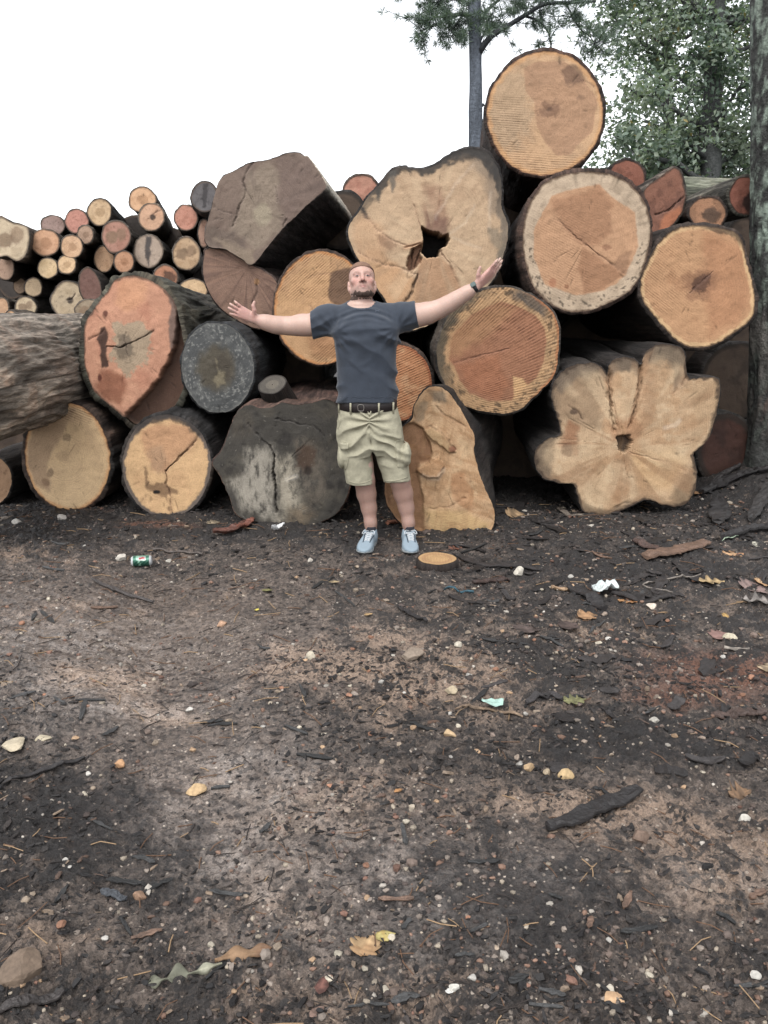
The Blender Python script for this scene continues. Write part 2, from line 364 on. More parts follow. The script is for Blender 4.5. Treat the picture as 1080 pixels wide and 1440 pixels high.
# ------------------------------------------------------------------ logs
def seg_dist(X, Y, pts):
    d = np.full(X.shape, 1e9)
    for (x0, y0), (x1, y1) in zip(pts[:-1], pts[1:]):
        vx, vy = x1-x0, y1-y0; l2 = vx*vx+vy*vy+1e-9
        tt = np.clip(((X-x0)*vx+(Y-y0)*vy)/l2, 0, 1)
        d = np.minimum(d, np.hypot(X-x0-tt*vx, Y-y0-tt*vy))
    return d
def poly_sd(X, Y, pts):
    pts = [tuple(p) for p in pts]; d = seg_dist(X, Y, pts+[pts[0]])
    ins = np.zeros(X.shape, bool); n = len(pts); j = n-1
    for i in range(n):
        xi, yi = pts[i]; xj, yj = pts[j]
        c = ((yi > Y) != (yj > Y)) & (X < (xj-xi)*(Y-yi)/(yj-yi+1e-12)+xi)
        ins ^= c; j = i
    return np.where(ins, -d, d)
class Paint:
    """wood colours, cracks and saw marks of one cut face; drawn in picture units on the face"""
    def __init__(s, X, Y, r, th, seed, unit):
        s.X, s.Y, s.r, s.th, s.seed, s.unit = X, Y, r, th, seed, unit
        n = len(X); s.col = np.zeros((n, 3)); s.dep = np.zeros(n); s.saw = np.zeros(n); s.sawp = np.zeros(n)
        s.k = 0
    def nz(s, fr, o=3):
        s.k += 1; return fbm(s.X*fr, s.Y*fr, 0, s.seed*31+s.k*7, o, 0.6)
    def base(s, c): s.col[:] = srgb(*c); return s
    def mixin(s, m, c): 
        m = np.clip(m, 0, 1)[:, None]; s.col = s.col*(1-m) + srgb(*c)*m; return s
    def poly(s, pts, c, soft=2.5, amp=4, fr=0.09, a=1.0, depth=0.0):
        d = poly_sd(s.X, s.Y, pts) + amp*s.nz(fr, 4); m = sstep(soft, -soft, d)
        s.mixin(m*a, c)
        if depth: s.dep += depth*m
        return s
    def blob(s, cx, cy, rx, ry, c, a=1.0, rot=0.0, amp=0.45, fr=0.10, soft=0.5):
        q = math.radians(rot); dx, dy = s.X-cx, s.Y-cy
        u = (dx*math.cos(q)+dy*math.sin(q))/rx; v = (-dx*math.sin(q)+dy*math.cos(q))/ry
        d = np.hypot(u, v) + amp*s.nz(fr, 4)
        return s.mixin(sstep(1+soft/2, 1-soft/2-0.01, d)*a, c)
    def rim(s, c, w=0.08, soft=0.03, amp=0.04, a=1.0, fr=0.12, where=None):
        m = sstep(1-w-soft, 1-w+soft, s.r + amp*s.nz(fr, 4))*a
        if where is not None: m = m*where
        return s.mixin(m, c)
    def line(s, pts, w, c=(30, 24, 22), a=0.95, depth=0.03, amp=2.0):
        pts = np.asarray(pts, float)
        dd = seg_dist(s.X + 1.7*amp*s.nz(0.10, 4), s.Y + 1.7*amp*s.nz(0.10, 4), [tuple(p) for p in pts])
        ww = w*.62*np.clip(1.0+1.3*s.nz(0.09), .15, 2.2); m = sstep(ww+0.8, np.maximum(ww-0.8, 0.02), dd)*np.clip(.75+.8*s.nz(.15), .25, 1)
        h = sstep(w*3.5+2, 0, dd)*.22*a
        s.mixin(h, tuple(np.clip(np.array(c)*1.6+30, 0, 255))); s.mixin(m*a*.9, c); s.dep += depth*.7*m; return s
    def mott(s, c, fr=0.05, lo=0.1, hi=0.5, a=0.5, o=4):
        return s.mixin(sstep(lo, hi, s.nz(fr, o))*a, c)
    def speck(s, c, fr=0.45, lo=0.35, hi=0.5, a=0.8, where=1.0):
        return s.mixin(sstep(lo, hi, s.nz(fr, 2))*a*where, c)
    def rays(s, c, n=60, a=0.35, r0=0.1, r1=1.0, where=1.0):
        s.k += 1; v = fbm(np.cos(s.th)*n/6.28, np.sin(s.th)*n/6.28, s.r*1.2, s.seed*13+s.k, 3)
        return s.mixin(sstep(0.05, 0.45, v)*a*sstep(r0-0.05, r0+0.1, s.r)*sstep(r1+0.05, r1-0.05, s.r)*where, c)
    def saws(s, ang=None, pivot=None, amt=0.6, where=1.0):
        if pivot is not None:
            dx, dy = s.X-pivot[0], pivot[1]-s.Y; R = np.mean(np.hypot(dx, dy)); s.sawp = np.arctan2(dy, dx)*R*s.unit
        else:
            q = math.radians(ang); s.sawp = (-s.X*math.sin(q) - s.Y*math.cos(q))*s.unit
        s.saw = np.clip(amt*where*np.ones(len(s.X)), 0, 1); return s
    def box(s, x0, x1, y0, y1, soft=12):
        return sstep(x0-soft, x0+soft, s.X)*sstep(x1+soft, x1-soft, s.X)*sstep(y0-soft, y0+soft, s.Y)*sstep(y1+soft, y1-soft, s.Y)
def ell(cx, cy, rx, ry, rot=0, n=20, wob=0.03, seed=0):
    th = np.arange(n)*2*math.pi/n; k = 1 + wob*vnoise(np.cos(th)*1.6+seed*3.1, np.sin(th)*1.6, 0, seed+100)
    q = math.radians(rot); x, y = rx*np.cos(th)*k, ry*np.sin(th)*k
    return np.stack([cx+x*math.cos(q)-y*math.sin(q), cy+x*math.sin(q)+y*math.cos(q)], -1)
LOGSEED = [0]
def build_log(label, outline, Y, paint, pith=None, length=3.6, yaw=0.0, pitch=0.0, bark=0.02, bcol=(58, 50, 46), nang=200, nrad=60,
              rnd=1.0, furrow=0.008, ffreq=9.0, lumps=0.02, taper=0.06, tilt=(0.0, 0.0), group=None, jag=0.8, bcol2=None, name='log', nseg=46, rag=0.012, wob=0.012, cat='log', extra=None, bseg=(), bright=1.0):
    LOGSEED[0] += 1; sd = LOGSEED[0]
    outline = np.asarray(outline, float)
    B = catmull(outline, nang)                                # picture units
    area = 0.5*np.sum(B[:, 0]*np.roll(B[:, 1], -1)-np.roll(B[:, 0], -1)*B[:, 1])
    if area < 0: B = B[::-1]                                   # clockwise on the picture (y down) everywhere the same
    if pith is None: pith = B.mean(0)
    pith = np.asarray(pith, float)
    tng = np.roll(B, -1, 0)-np.roll(B, 1, 0); nrm = np.stack([tng[:, 1], -tng[:, 0]], -1); nrm /= np.linalg.norm(nrm, axis=1)[:, None]+1e-9
    if ((B+nrm*2-B.mean(0))**2).sum() < ((B-nrm*2-B.mean(0))**2).sum(): nrm = -nrm
    B = B + nrm*(jag*fbm(B[:, 0]*0.11, B[:, 1]*0.11, 0, sd, 4, 0.7))[:, None]*2
    C = P(pith[0], pith[1], Y); n = np.array([tilt[0], -1.0, tilt[1]]); n /= np.linalg.norm(n)
    unit = np.linalg.norm(Pn(pith[0]+1, pith[1], C, n)-C)
    W = Pn(B[:, 0], B[:, 1], C, n); Wn = Pn((B+nrm)[:, 0], (B+nrm)[:, 1], C, n)-W; Wn /= np.linalg.norm(Wn, axis=1)[:, None]
    ya, pa = math.radians(yaw), math.radians(pitch)
    ax = np.array([math.sin(ya)*math.cos(pa), math.cos(ya)*math.cos(pa), math.sin(pa)])
    # --- cut face
    s = np.linspace(0, 1, nrad+1)[1:]
    pX = (pith[0] + s[:, None]*(B[:, 0]-pith[0])).ravel(); pY = (pith[1] + s[:, None]*(B[:, 1]-pith[1])).ravel()
    R = np.repeat(s, nang); TH = np.tile(np.arange(nang)*2*math.pi/nang, nrad)
    pX = np.append(pX, pith[0]); pY = np.append(pY, pith[1]); R = np.append(R, 0); TH = np.append(TH, 0)
    F4 = grid_faces(nrad, nang); j = np.arange(nang); F3 = np.stack([j, np.full(nang, nang*nrad), (j+1) % nang], -1)
    pt = Paint(pX, pY, R, TH, sd, unit); paint(pt)
    _l = (pt.col@np.array([.3, .59, .11]))[:, None]; pt.col = pt.col*.95+_l*.05; pt.col *= np.array([1.30, 1.235, 1.14])*bright*(1+.08*fbm(pX*unit*9, pY*unit*9, 0, sd+40, 4, .6))[:, None]
    ck = np.abs(vnoise(np.cos(TH)*9+sd, np.sin(TH)*9, R*.8, sd+41)); cm = sstep(.05, .0, ck)*sstep(.25, .5, vnoise(np.cos(TH)*5, np.sin(TH)*5, R*4+sd, sd+42))*sstep(.04, .12, R)
    pt.col *= (1-.45*cm)[:, None]; pt.dep += .004*cm
    sp_ = sstep(.42, .62, fbm(pX*unit*38, pY*unit*38, 0, sd+43, 2)); pt.col *= (1-.12*sp_)[:, None]
    Vf = Pn(pX, pY, C, n)
    uvx = (pX-pith[0])*unit; uvy = -(pY-pith[1])*unit
    dep = pt.dep + 0.006*fbm(uvx*5, uvy*5, sd, 3, 3) + 0.0025*fbm(uvx*30, uvy*30, sd, 9, 2)
    dep = dep*np.where(R > 0.995, 0.3, 1.0)
    Vf = Vf + ax*dep[:, None]
    bm = np.linalg.norm(B-pith, axis=1); ksm = np.ones(31)/31; bmS = np.convolve(np.concatenate([bm[-15:], bm, bm[:15]]), ksm, 'valid')
    ringd = R*np.append(np.tile(0.5*bmS+0.5*bm.mean(), nrad), 0)*unit
    base = W[np.argmin(W[:, 2])]; root = empty(name, (C[0], Y+0.3, base[2]))
    o0 = np.array(root.location)
    face = mesh_np('cut_face', Vf-o0, [F4[:, ::-1], F3[:, ::-1]], M_WOOD, True, col=pt.col, uv=np.stack([uvx+sd*3.7, uvy+sd*1.3], -1), attrs={'ringd': ringd+sd, 'saw': pt.saw, 'sawp': pt.sawp})
    fo = obj('cut_face', face, root)
    # --- bark: rim, then rows along the axis
    u = np.linspace(0, 1, nseg)**1.7
    offs = np.concatenate([[0.0], 0.004+u*length])
    arc = np.concatenate([[0], np.cumsum(np.linalg.norm(np.diff(W, axis=0), axis=1))]); per = arc[-1] + np.linalg.norm(W[0]-W[-1])
    wc = W.mean(0); ex = np.cross(ax, [0, 0, 1.0]); ex /= np.linalg.norm(ex); ez = np.cross(ex, ax)
    rel = W-wc; ang0 = np.arctan2(rel@ez, rel@ex); rmean = math.sqrt(abs(area)/math.pi)*unit
    dirs = np.cos(ang0)[:, None]*ex + np.sin(ang0)[:, None]*ez
    rows = []; uvs = []; 
    bt = bark*(0.8+0.5*fbm(np.cos(ang0)*3, np.sin(ang0)*3, sd, 55, 3))
    for i, q in enumerate(offs):
        if i == 0: rows.append(W + Wn*0.0005); uvs.append(np.stack([arc, np.full(nang, -bark)], -1)); continue
        k = sstep(0.0, 1.6, q)*rnd
        tgt = wc + dirs*rmean
        base_ring = W*(1-k) + (tgt + ax*((W-wc)@ax)[:, None])*k
        base_ring = wc + (base_ring-wc)*(1-taper*q/length)
        f = fbm(arc*ffreq + 0.5*vnoise(arc*3, q*2, 0, sd), q*ffreq*0.08, sd*1.7, sd+7, 4, 0.6)
        lum = fbm(np.cos(ang0)*1.5+q*0.9, np.sin(ang0)*1.5, q*1.1, sd+3, 3)
        dsp = bt + furrow*(1-np.abs(f)*2.2) + lumps*lum*min(1, q*4)
        ragv = (rag*fbm(arc*14, 0*arc, sd, 4, 3) if q < 0.02 else 0)
        rows.append(base_ring + ax*(q+ragv)*np.ones((nang, 1)) + Wn*dsp[:, None] if np.isscalar(ragv) else base_ring + ax*(q+np.maximum(ragv, -0.002))[:, None] + Wn*dsp[:, None])
        uvs.append(np.stack([arc, np.full(nang, q)], -1))
    Vb = np.vstack(rows+[(wc+ax*length)[None]]); F4 = grid_faces(len(rows), nang)
    k = (len(rows)-1)*nang; F3 = np.stack([k+j, k+(j+1) % nang, np.full(nang, len(Vb)-1)], -1)
    uvb = np.vstack(uvs+[np.array([[0, length]])]) + np.array([sd*2.3, sd*5.1])
    cb = np.tile(srgb(*bcol), (len(Vb), 1))
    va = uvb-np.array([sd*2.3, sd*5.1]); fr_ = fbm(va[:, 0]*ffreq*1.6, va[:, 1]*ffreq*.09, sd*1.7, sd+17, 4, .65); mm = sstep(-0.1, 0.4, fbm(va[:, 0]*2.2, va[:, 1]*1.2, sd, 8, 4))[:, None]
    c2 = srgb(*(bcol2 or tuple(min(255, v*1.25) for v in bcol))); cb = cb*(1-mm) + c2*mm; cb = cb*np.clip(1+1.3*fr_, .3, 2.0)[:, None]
    for (x0, y0, x1, y1, cc_) in bseg:
        mk = sstep(15, 8, seg_dist(B[:, 0], B[:, 1], [(x0, y0), (x1, y1)])); mk = np.append(np.tile(mk, len(rows)), 0)[:, None]; cb = cb*(1-mk) + srgb(*cc_)*mk
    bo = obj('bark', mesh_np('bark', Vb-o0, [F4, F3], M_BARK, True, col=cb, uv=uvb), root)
    tag(root, label, cat, group)
    if extra: extra(root, o0, C, ax, unit)
    return root
G_F = 'big logs stacked in the front pile'; G_B = 'small logs stacked in the far pile'; G_R = 'logs at the right end behind the pile'

# 1 topmost log
def p_top(p):
    p.base((198, 160, 120)).mott((178, 146, 114), 0.03, 0, .5, .7)
    p.blob(708, 150, 40, 62, (176, 150, 120), .8)
    p.poly([(738, 96), (754, 86), (793, 84), (815, 105), (840, 139), (832, 185), (803, 216), (782, 219), (766, 198), (755, 178), (752, 147), (738, 128)], (170, 131, 101), 1.5, 3, .05, .85)
    p.blob(806, 104, 17, 15, (112, 84, 68), .75, amp=.7).blob(818, 137, 6, 5, (120, 92, 74), .5, amp=.8).blob(772, 154, 13, 11, (128, 94, 74), .7, amp=1.0, fr=.16).blob(773, 153, 4, 4, (84, 60, 48), .6, amp=.9, fr=.2)
    p.rim((202, 152, 98), .07, .03, .05, .8).rim((96, 60, 42), .015, .012, .02, .9)
    p.line([(786, 80), (788, 90)], 1, depth=.005).line([(820, 112), (835, 122)], 1.1, (70, 45, 35), .8, .005)
    p.saws(-4, amt=1, where=np.clip(p.box(670, 745, 140, 260, 25)+p.box(670, 860, 218, 260, 12), 0, 1)*.6)
build_log('topmost round log of the pile, tan end against the sky', ell(767, 159, 82, 88, 8, seed=3, wob=.025), 6.5, p_top, (772, 154), 3.6, yaw=6, bark=.022, bcol=(78, 55, 44), bcol2=(60, 48, 42), group=G_F)

# 2 large round log with pale sapwood ring, below it
def p_l2(p):
    p.base((190, 170, 147)).mott((164, 145, 123), .06, 0, .4, .7)
    p.speck((62, 54, 46), .30, .28, .42, .8, sstep(.80, .86, p.r)*sstep(330, 350, p.Y+.0*p.X))
    p.rays((120, 106, 88), 160, .5, .8, 1.0, sstep(360, 300, p.Y))
    inner = [(758, 309), (776, 275), (810, 266), (843, 260), (865, 281), (893, 298), (897, 346), (880, 387), (850, 409), (810, 416), (765, 401), (750, 361), (750, 327)]
    p.poly(inner, (186, 143, 107), 1.2, 3, .06)
    p.poly([(791, 313), (774, 282), (842, 262), (862, 290), (858, 330), (838, 345), (815, 340)], (158, 114, 82), 4, 7, .05, .75)
    p.poly([(818, 345), (876, 383), (878, 388), (850, 407), (822, 413), (812, 375)], (156, 112, 80), 3, 5, .06, .8)
    p.poly([(870, 360), (888, 352), (880, 388), (862, 372)], (140, 104, 78), 3, 3, .08, .7)
    p.blob(776, 398, 6, 6, (156, 92, 60), .6, amp=.9).blob(853, 348, 5, 4, (136, 90, 66), .6, amp=.9).blob(797, 403, 3, 3, (130, 80, 50), .7)
    p.line([(785, 308), (812, 335), (845, 360), (878, 384)], 1.0, (74, 48, 36), .8, .012, 1.2)
    p.rim((84, 62, 46), .025, .015, .025, .9)
    p.saws(-28, amt=.30, where=p.box(740, 840, 300, 420, 25))
build_log('round log with a wide pale sapwood ring, directly below the topmost log', [(735, 330), (740, 300), (752, 275), (770, 255), (800, 244), (840, 242), (870, 249), (895, 268), (909, 290), (915, 320), (912, 350), (904, 380), (890, 404), (870, 419), (845, 431), (815, 439), (790, 435), (765, 421), (746, 395), (737, 360)], 6.1, p_l2, (825, 340), 3.8, yaw=5, bark=.022, bcol=(66, 50, 42), group=G_F)

# 3 right-hand log with seven-sided outline
def p_l3(p):
    p.base((187, 143, 102)).mott((172, 126, 88), .04, 0, .5, .7)
    p.poly([(990, 325), (1045, 345), (1056, 405), (1045, 450), (1000, 470), (985, 400)], (174, 122, 84), 8, 8, .04, .7)
    p.rim((208, 172, 124), .07, .02, .05, .9).rim((78, 60, 46), .022, .012, .03, .95)
    p.blob(984, 400, 26, 22, (140, 98, 70), .7, amp=.6)
    p.blob(986, 398, 12, 9, (84, 56, 44), .85, rot=-40, amp=.9)
    p.line([(970, 412), (985, 398), (1002, 382)], 1.2, (66, 44, 36), .75, .012)
    p.rim((64, 52, 44), .09, .03, .08, .75, where=p.box(990, 1070, 310, 345, 8))
    p.saws(-38, amt=.55, where=p.box(895, 1010, 330, 440, 18)*sstep(1, 0, (p.X-895)/130))
build_log('tan log with uneven seven-sided outline at the right, beside the tree trunk', [(900, 401), (910, 368), (932, 335), (961, 318), (998, 318), (1031, 325), (1044, 339), (1050, 368), (1060, 405), (1060, 441), (1043, 461), (1006, 484), (972, 489), (947, 475), (921, 446), (905, 424)], 6.1, p_l3, (984, 400), 3.8, bark=.026, bcol=(60, 50, 44), group=G_F)

# 4 log with strong saw grooves right of the man
def p_l4(p):
    p.base((186, 148, 104)).mott((150, 122, 90), .07, 0, .4, .6)
    p.speck((58, 48, 40), .28, .22, .4, .75, sstep(.78, .86, p.r))
    p.rim((84, 78, 66), .13, .05, .10, .9, where=sstep(680, 630, p.X+.35*(p.Y-480)))
    p.rim((86, 80, 76), .17, .04, .06, .85, where=p.box(720, 770, 405, 450, 10))
    hp = [(637, 472), (662, 442), (704, 424), (726, 431), (754, 444), (765, 460), (768, 479), (764, 508), (754, 531), (736, 545), (719, 563), (687, 564), (661, 553), (646, 534), (639, 516), (631, 506)]
    p.poly(hp, (156, 106, 76), 1.3, 2.5, .07)
    p.poly([(637, 474), (662, 444), (704, 426), (722, 434), (690, 470), (660, 492), (634, 500)], (168, 124, 84), 8, 8, .05, .8)
    p.poly([(640, 512), (700, 500), (715, 540), (700, 560), (660, 550)], (166, 104, 68), 6, 6, .05, .6)
    p.poly([(722, 530), (734, 531), (741, 541), (730, 556), (722, 562)], (206, 164, 112), 1.2, 2, .1)
    p.line([(638, 510), (665, 503), (705, 493), (715, 490)], .9, (78, 46, 34), .7, .008, 1.2)
    p.rim((176, 110, 62), .03, .015, .03, .8, where=sstep(730, 770, p.X))
    p.saws(pivot=(520, 600), amt=1, where=np.clip(.35+.6*p.box(620, 730, 400, 470, 20)+.4*p.box(730, 800, 440, 560, 20)+.3*p.box(640, 760, 535, 590, 10), 0, .95))
build_log('round log with strong slanting saw grooves and dark red heart, under the raised hand', [(614, 494), (620, 470), (633, 442), (655, 420), (681, 408), (711, 404), (739, 411), (763, 425), (779, 442), (786, 464), (785, 494), (781, 523), (772, 538), (748, 560), (730, 576), (704, 581), (674, 577), (654, 570), (633, 552), (620, 527)], 5.85, p_l4, (705, 492), 3.8, bark=.014, bcol=(62, 56, 50), group=G_F)

# 5 giant log with the rotten hole
def p_l5(p):
    p.base((190, 162, 130)).mott((172, 142, 112), .03, 0, .5, .7)
    p.poly([(500, 360), (530, 350), (570, 380), (590, 400), (575, 450), (545, 430), (520, 395)], (194, 148, 102), 6, 6, .05, .7)
    p.poly([(494, 315), (512, 300), (540, 320), (545, 350), (530, 372), (505, 365)], (188, 146, 106), 6, 6, .05, .5)
    p.poly([(600, 262), (616, 262), (628, 285), (632, 318), (598, 322), (594, 290)], (150, 112, 90), 7, 7, .06, .7)
    p.poly([(600, 300), (630, 306), (628, 330), (598, 325)], (112, 78, 68), 5, 5, .08, .75)
    p.poly([(590, 365), (620, 360), (640, 380), (648, 408), (630, 425), (600, 450), (582, 430), (585, 395)], (168, 128, 94), 3, 5, .06, .8)
    p.poly([(528, 328), (545, 332), (560, 345), (548, 352), (535, 346)], (138, 104, 80), 3, 5, .1, .7)
    p.rays((160, 132, 104), 46, .35, .2, .95)
    p.rays((205, 182, 150), 30, .3, .25, .9)
    p.poly([(660, 212), (700, 230), (706, 300), (690, 300), (680, 250), (662, 232)], (120, 108, 98), 8, 9, .05, .65)
    p.rim((52, 52, 54), .07, .035, .09, .92, where=sstep(330, 260, p.Y))
    p.rim((60, 58, 58), .11, .03, .08, .9, where=p.box(625, 705, 200, 250, 8))
    p.poly([(547, 240), (558, 238), (556, 262), (552, 270), (548, 258)], (86, 84, 82), 2, 3, .1, .8)
    p.poly([(528, 266), (535, 264), (534, 286), (530, 282)], (70, 68, 66), 1.5, 2, .1, .8)
    p.poly([(506, 290), (512, 292), (520, 310), (512, 306)], (52, 50, 52), 1.5, 2, .1, .9)
    p.rim((100, 98, 96), .08, .03, .08, .7, where=p.box(680, 720, 300, 400, 10))
    p.poly([(684, 320), (700, 322), (712, 345), (704, 360), (690, 338)], (128, 118, 104), 3, 5, .1, .7)
    for q in ([(612, 308), (640, 260), (665, 232)], [(632, 328), (655, 312), (668, 288)], [(636, 334), (676, 350)], [(690, 270), (688, 318)]):
        p.line(q, .6, (206, 184, 152), .3, 0, 1.8)
    p.line([(512, 302), (530, 322), (548, 336), (575, 346), (592, 342)], 1.0, (120, 92, 72), .7, .01, 1.5)
    p.line([(582, 288), (588, 306), (594, 322)], .9, (96, 70, 54), .7, .01, 1)
    p.line([(620, 352), (634, 372), (645, 398), (646, 408)], 1.2, (96, 68, 50), .75, .012, 2)
    p.line([(500, 352), (528, 368), (560, 376), (588, 386)], 1.2, (116, 90, 70), .8, .012, 1.5)
    p.line([(588, 386), (578, 412), (570, 425)], 2.2, (48, 38, 34), .9, .03, 1.5)
    p.poly([(573, 380), (575, 360), (581, 348), (594, 343), (593, 358), (587, 378), (580, 382)], (112, 74, 50), 1.5, 4, .14, .95, .05)
    p.line([(582, 350), (578, 378)], 1.2, (44, 32, 26), .8, .03, 1.5); p.line([(591, 350), (583, 374)], 1.0, (50, 36, 28), .8, .03, 1.5)
    p.line([(570, 348), (584, 344), (594, 341)], 1.4, (120, 72, 40), .8, .02, 1)
    p.poly([(593, 318), (605, 325), (617, 327), (621, 332), (629, 329), (632, 337), (628, 346), (619, 348), (617, 360), (600, 362), (593, 355), (596, 339)], (22, 18, 18), 1.2, 1.8, .15, 1, .30)
build_log('giant wavy-edged log with a dark rotten hole, behind the man\'s raised arm', [(490, 330), (494, 313), (508, 293), (516, 278), (535, 259), (547, 242), (568, 234), (576, 237), (603, 237), (628, 222), (647, 212), (665, 209), (681, 212), (694, 225), (703, 246), (705, 269), (705, 292), (713, 311), (713, 339), (707, 362), (699, 383), (687, 401), (660, 422), (628, 443), (600, 458), (580, 465), (566, 463), (556, 445), (542, 422), (526, 398), (506, 369), (496, 348)], 6.35, p_l5, (612, 342), 4.0, bark=.012, bcol=(56, 52, 50), group=G_F, nang=260, nrad=80, rnd=.5)

# 6 round log behind the man's head
def p_l6(p):
    p.base((192, 150, 104)).mott((176, 136, 98), .04, 0, .4, .6)
    p.poly([(466, 384), (484, 377), (505, 378), (520, 420), (515, 450), (480, 432), (462, 423), (463, 408)], (106, 80, 64), 2, 4, .08, .9)
    p.poly([(430, 475), (470, 470), (500, 480), (490, 506), (440, 500)], (160, 112, 72), 6, 6, .06, .6)
    p.rim((206, 140, 74), .05, .02, .04, .8).rim((86, 60, 46), .015, .01, .02, .9)
    p.line([(436, 430), (446, 452)], .8, (100, 74, 56), .7, .006); p.line([(466, 384), (450, 384), (440, 388)], .9, (120, 90, 66), .6, .004)
    p.saws(42, amt=1, where=np.clip(p.box(380, 500, 350, 420, 14)*.65+p.box(440, 520, 480, 520, 8)*.7+.12, 0, .8))
build_log('round tan log with a dark heart patch, directly behind the man\'s head', ell(453, 433, 68, 79, 0, seed=5, wob=.02), 6.35, p_l6, (460, 430), 3.6, bark=.013, bcol=(70, 56, 48), group=G_F)

# 7 giant weathered split log
def p_l7(p):
    p.base((122, 105, 96)).mott((108, 91, 83), .03, 0, .4, .7)
    p.poly([(347, 243), (378, 224), (395, 240), (390, 290), (400, 320), (360, 350), (325, 325), (338, 285)], (140, 126, 112), 6, 8, .05, .8)
    p.poly([(395, 224), (436, 222), (458, 262), (430, 290), (400, 315), (388, 270)], (116, 98, 92), 6, 8, .05, .7)
    p.blob(369, 302, 13, 16, (158, 148, 128), .8, amp=.3)
    p.poly([(290, 320), (330, 325), (352, 350), (352, 372), (318, 352), (292, 345)], (104, 92, 84), 4, 6, .06, .6)
    p.line([(355, 228), (347, 242), (341, 256), (346, 268), (337, 290), (327, 318)], 1.3, (64, 54, 50), .8, .02, 1.5)
    p.line([(308, 296), (325, 301)], .8, (70, 58, 54), .7, .01); p.line([(398, 322), (399, 314), (403, 308)], 1.3, (70, 60, 56), .8, .02)
    p.line([(388, 262), (390, 285)], .7, (80, 70, 66), .6, .01)
    p.rays((92, 78, 74), 40, .4, .1, 1)
    p.poly([(300, 335), (330, 344), (357, 352), (356, 374), (330, 360)], (150, 134, 116), 3, 6, .12, .55)
def x_l7(root, o0, C, ax, unit):
    pass
build_log('giant grey-brown split log with a jagged crack, leaning at upper left of the man', [(288, 335), (290, 318), (296, 298), (303, 270), (308, 256), (316, 247), (335, 238), (352, 229), (372, 226), (385, 222), (405, 216), (420, 215), (428, 220), (433, 221), (449, 242), (458, 261), (452, 271), (431, 289), (413, 307), (395, 324), (376, 347), (355, 372), (340, 364), (316, 350), (295, 347)], 6.45, p_l7, (362, 296), 3.9, yaw=3.1, bark=.004, bcol=(84, 76, 72), bcol2=(66, 60, 58), bseg=[(437, 226, 454, 254, (226, 216, 196))], rnd=0.0, furrow=.004, lumps=.006, taper=.02, group=G_F, nang=240, jag=.5)
def p_l7b(p):
    p.base((130, 102, 88)).mott((114, 88, 78), .05, 0, .4, .6)
    p.rays((150, 116, 98), 90, .55, .05, 1).rays((84, 62, 58), 70, .5, .05, 1)
    p.line([(362, 394), (360, 412), (354, 428)], 1.2, (48, 36, 34), .9, .02); p.blob(361, 396, 4, 4, (150, 110, 70), .8)
build_log('dark reddish butt log with radiating grain, under the giant split log', [(288, 356), (294, 350), (306, 347), (330, 356), (355, 374), (370, 381), (388, 396), (396, 420), (390, 450), (365, 462), (330, 447), (306, 428), (294, 410), (286, 385)], 6.5, p_l7b, (348, 378), 3.6, bark=.008, bcol=(72, 58, 52), group=G_F, nang=140, nrad=44)

# 8 big orange-red log at left
def p_l8(p):
    p.base((196, 141, 113)).mott((178, 118, 93), .03, 0, .5, .7).mott((212, 158, 126), .05, .1, .5, .6)
    p.poly([(165, 395), (190, 390), (210, 398), (206, 425), (180, 440), (160, 430)], (206, 150, 110), 6, 7, .05, .7)
    p.poly([(155, 455), (180, 452), (200, 456), (215, 468), (212, 495), (204, 510), (190, 524), (178, 528), (166, 515), (155, 500), (160, 478)], (168, 150, 126), 2, 11, .13, .95)
    p.blob(176, 488, 12, 20, (92, 82, 72), .7, amp=1.0)
    p.poly([(140, 462), (148, 458), (153, 470), (149, 490), (152, 515), (143, 518), (141, 495), (136, 478)], (66, 46, 40), 1.5, 3, .12, .95)
    p.poly([(152, 520), (175, 530), (178, 550), (170, 572), (150, 565), (135, 545), (140, 520)], (140, 84, 58), 4, 6, .07, .8)
    p.blob(148, 441, 3.5, 5, (88, 44, 34), .9).blob(140, 531, 3, 5, (90, 40, 30), .9)
    p.line([(125, 477), (138, 470), (146, 464)], 1.0, (64, 40, 32), .8, .02); p.line([(152, 488), (170, 488), (180, 484), (192, 478), (216, 466)], 1.3, (36, 28, 26), .9, .03, 1.5)
    p.line([(176, 470), (177, 500)], .9, (60, 50, 44), .7, .01, 2.5)
    p.poly([(232, 400), (250, 425), (249, 480), (240, 500), (236, 470), (240, 430)], (96, 86, 84), 2, 4, .1, .8)
    p.poly([(246, 478), (238, 505), (224, 530), (206, 553), (188, 571), (176, 582), (180, 610), (275, 610), (275, 425), (251, 432)], (82, 60, 50), 1.5, 3, .1, .95, .10)
    p.rim((86, 66, 56), .03, .015, .03, .85)
build_log('big orange-red log with a grey star-shaped heart, in the left second row', [(118, 485), (119, 458), (134, 432), (152, 408), (162, 394), (180, 388), (198, 389), (222, 400), (240, 416), (249, 436), (256, 470), (262, 508), (258, 545), (242, 574), (216, 592), (192, 598), (172, 584), (152, 568), (130, 546), (119, 512)], 6.1, p_l8, (176, 486), 4.0, yaw=-2.0, bark=.03, bcol=(72, 68, 58), bcol2=(96, 94, 80), furrow=.02, ffreq=11, group=G_F, nang=240, nseg=70)

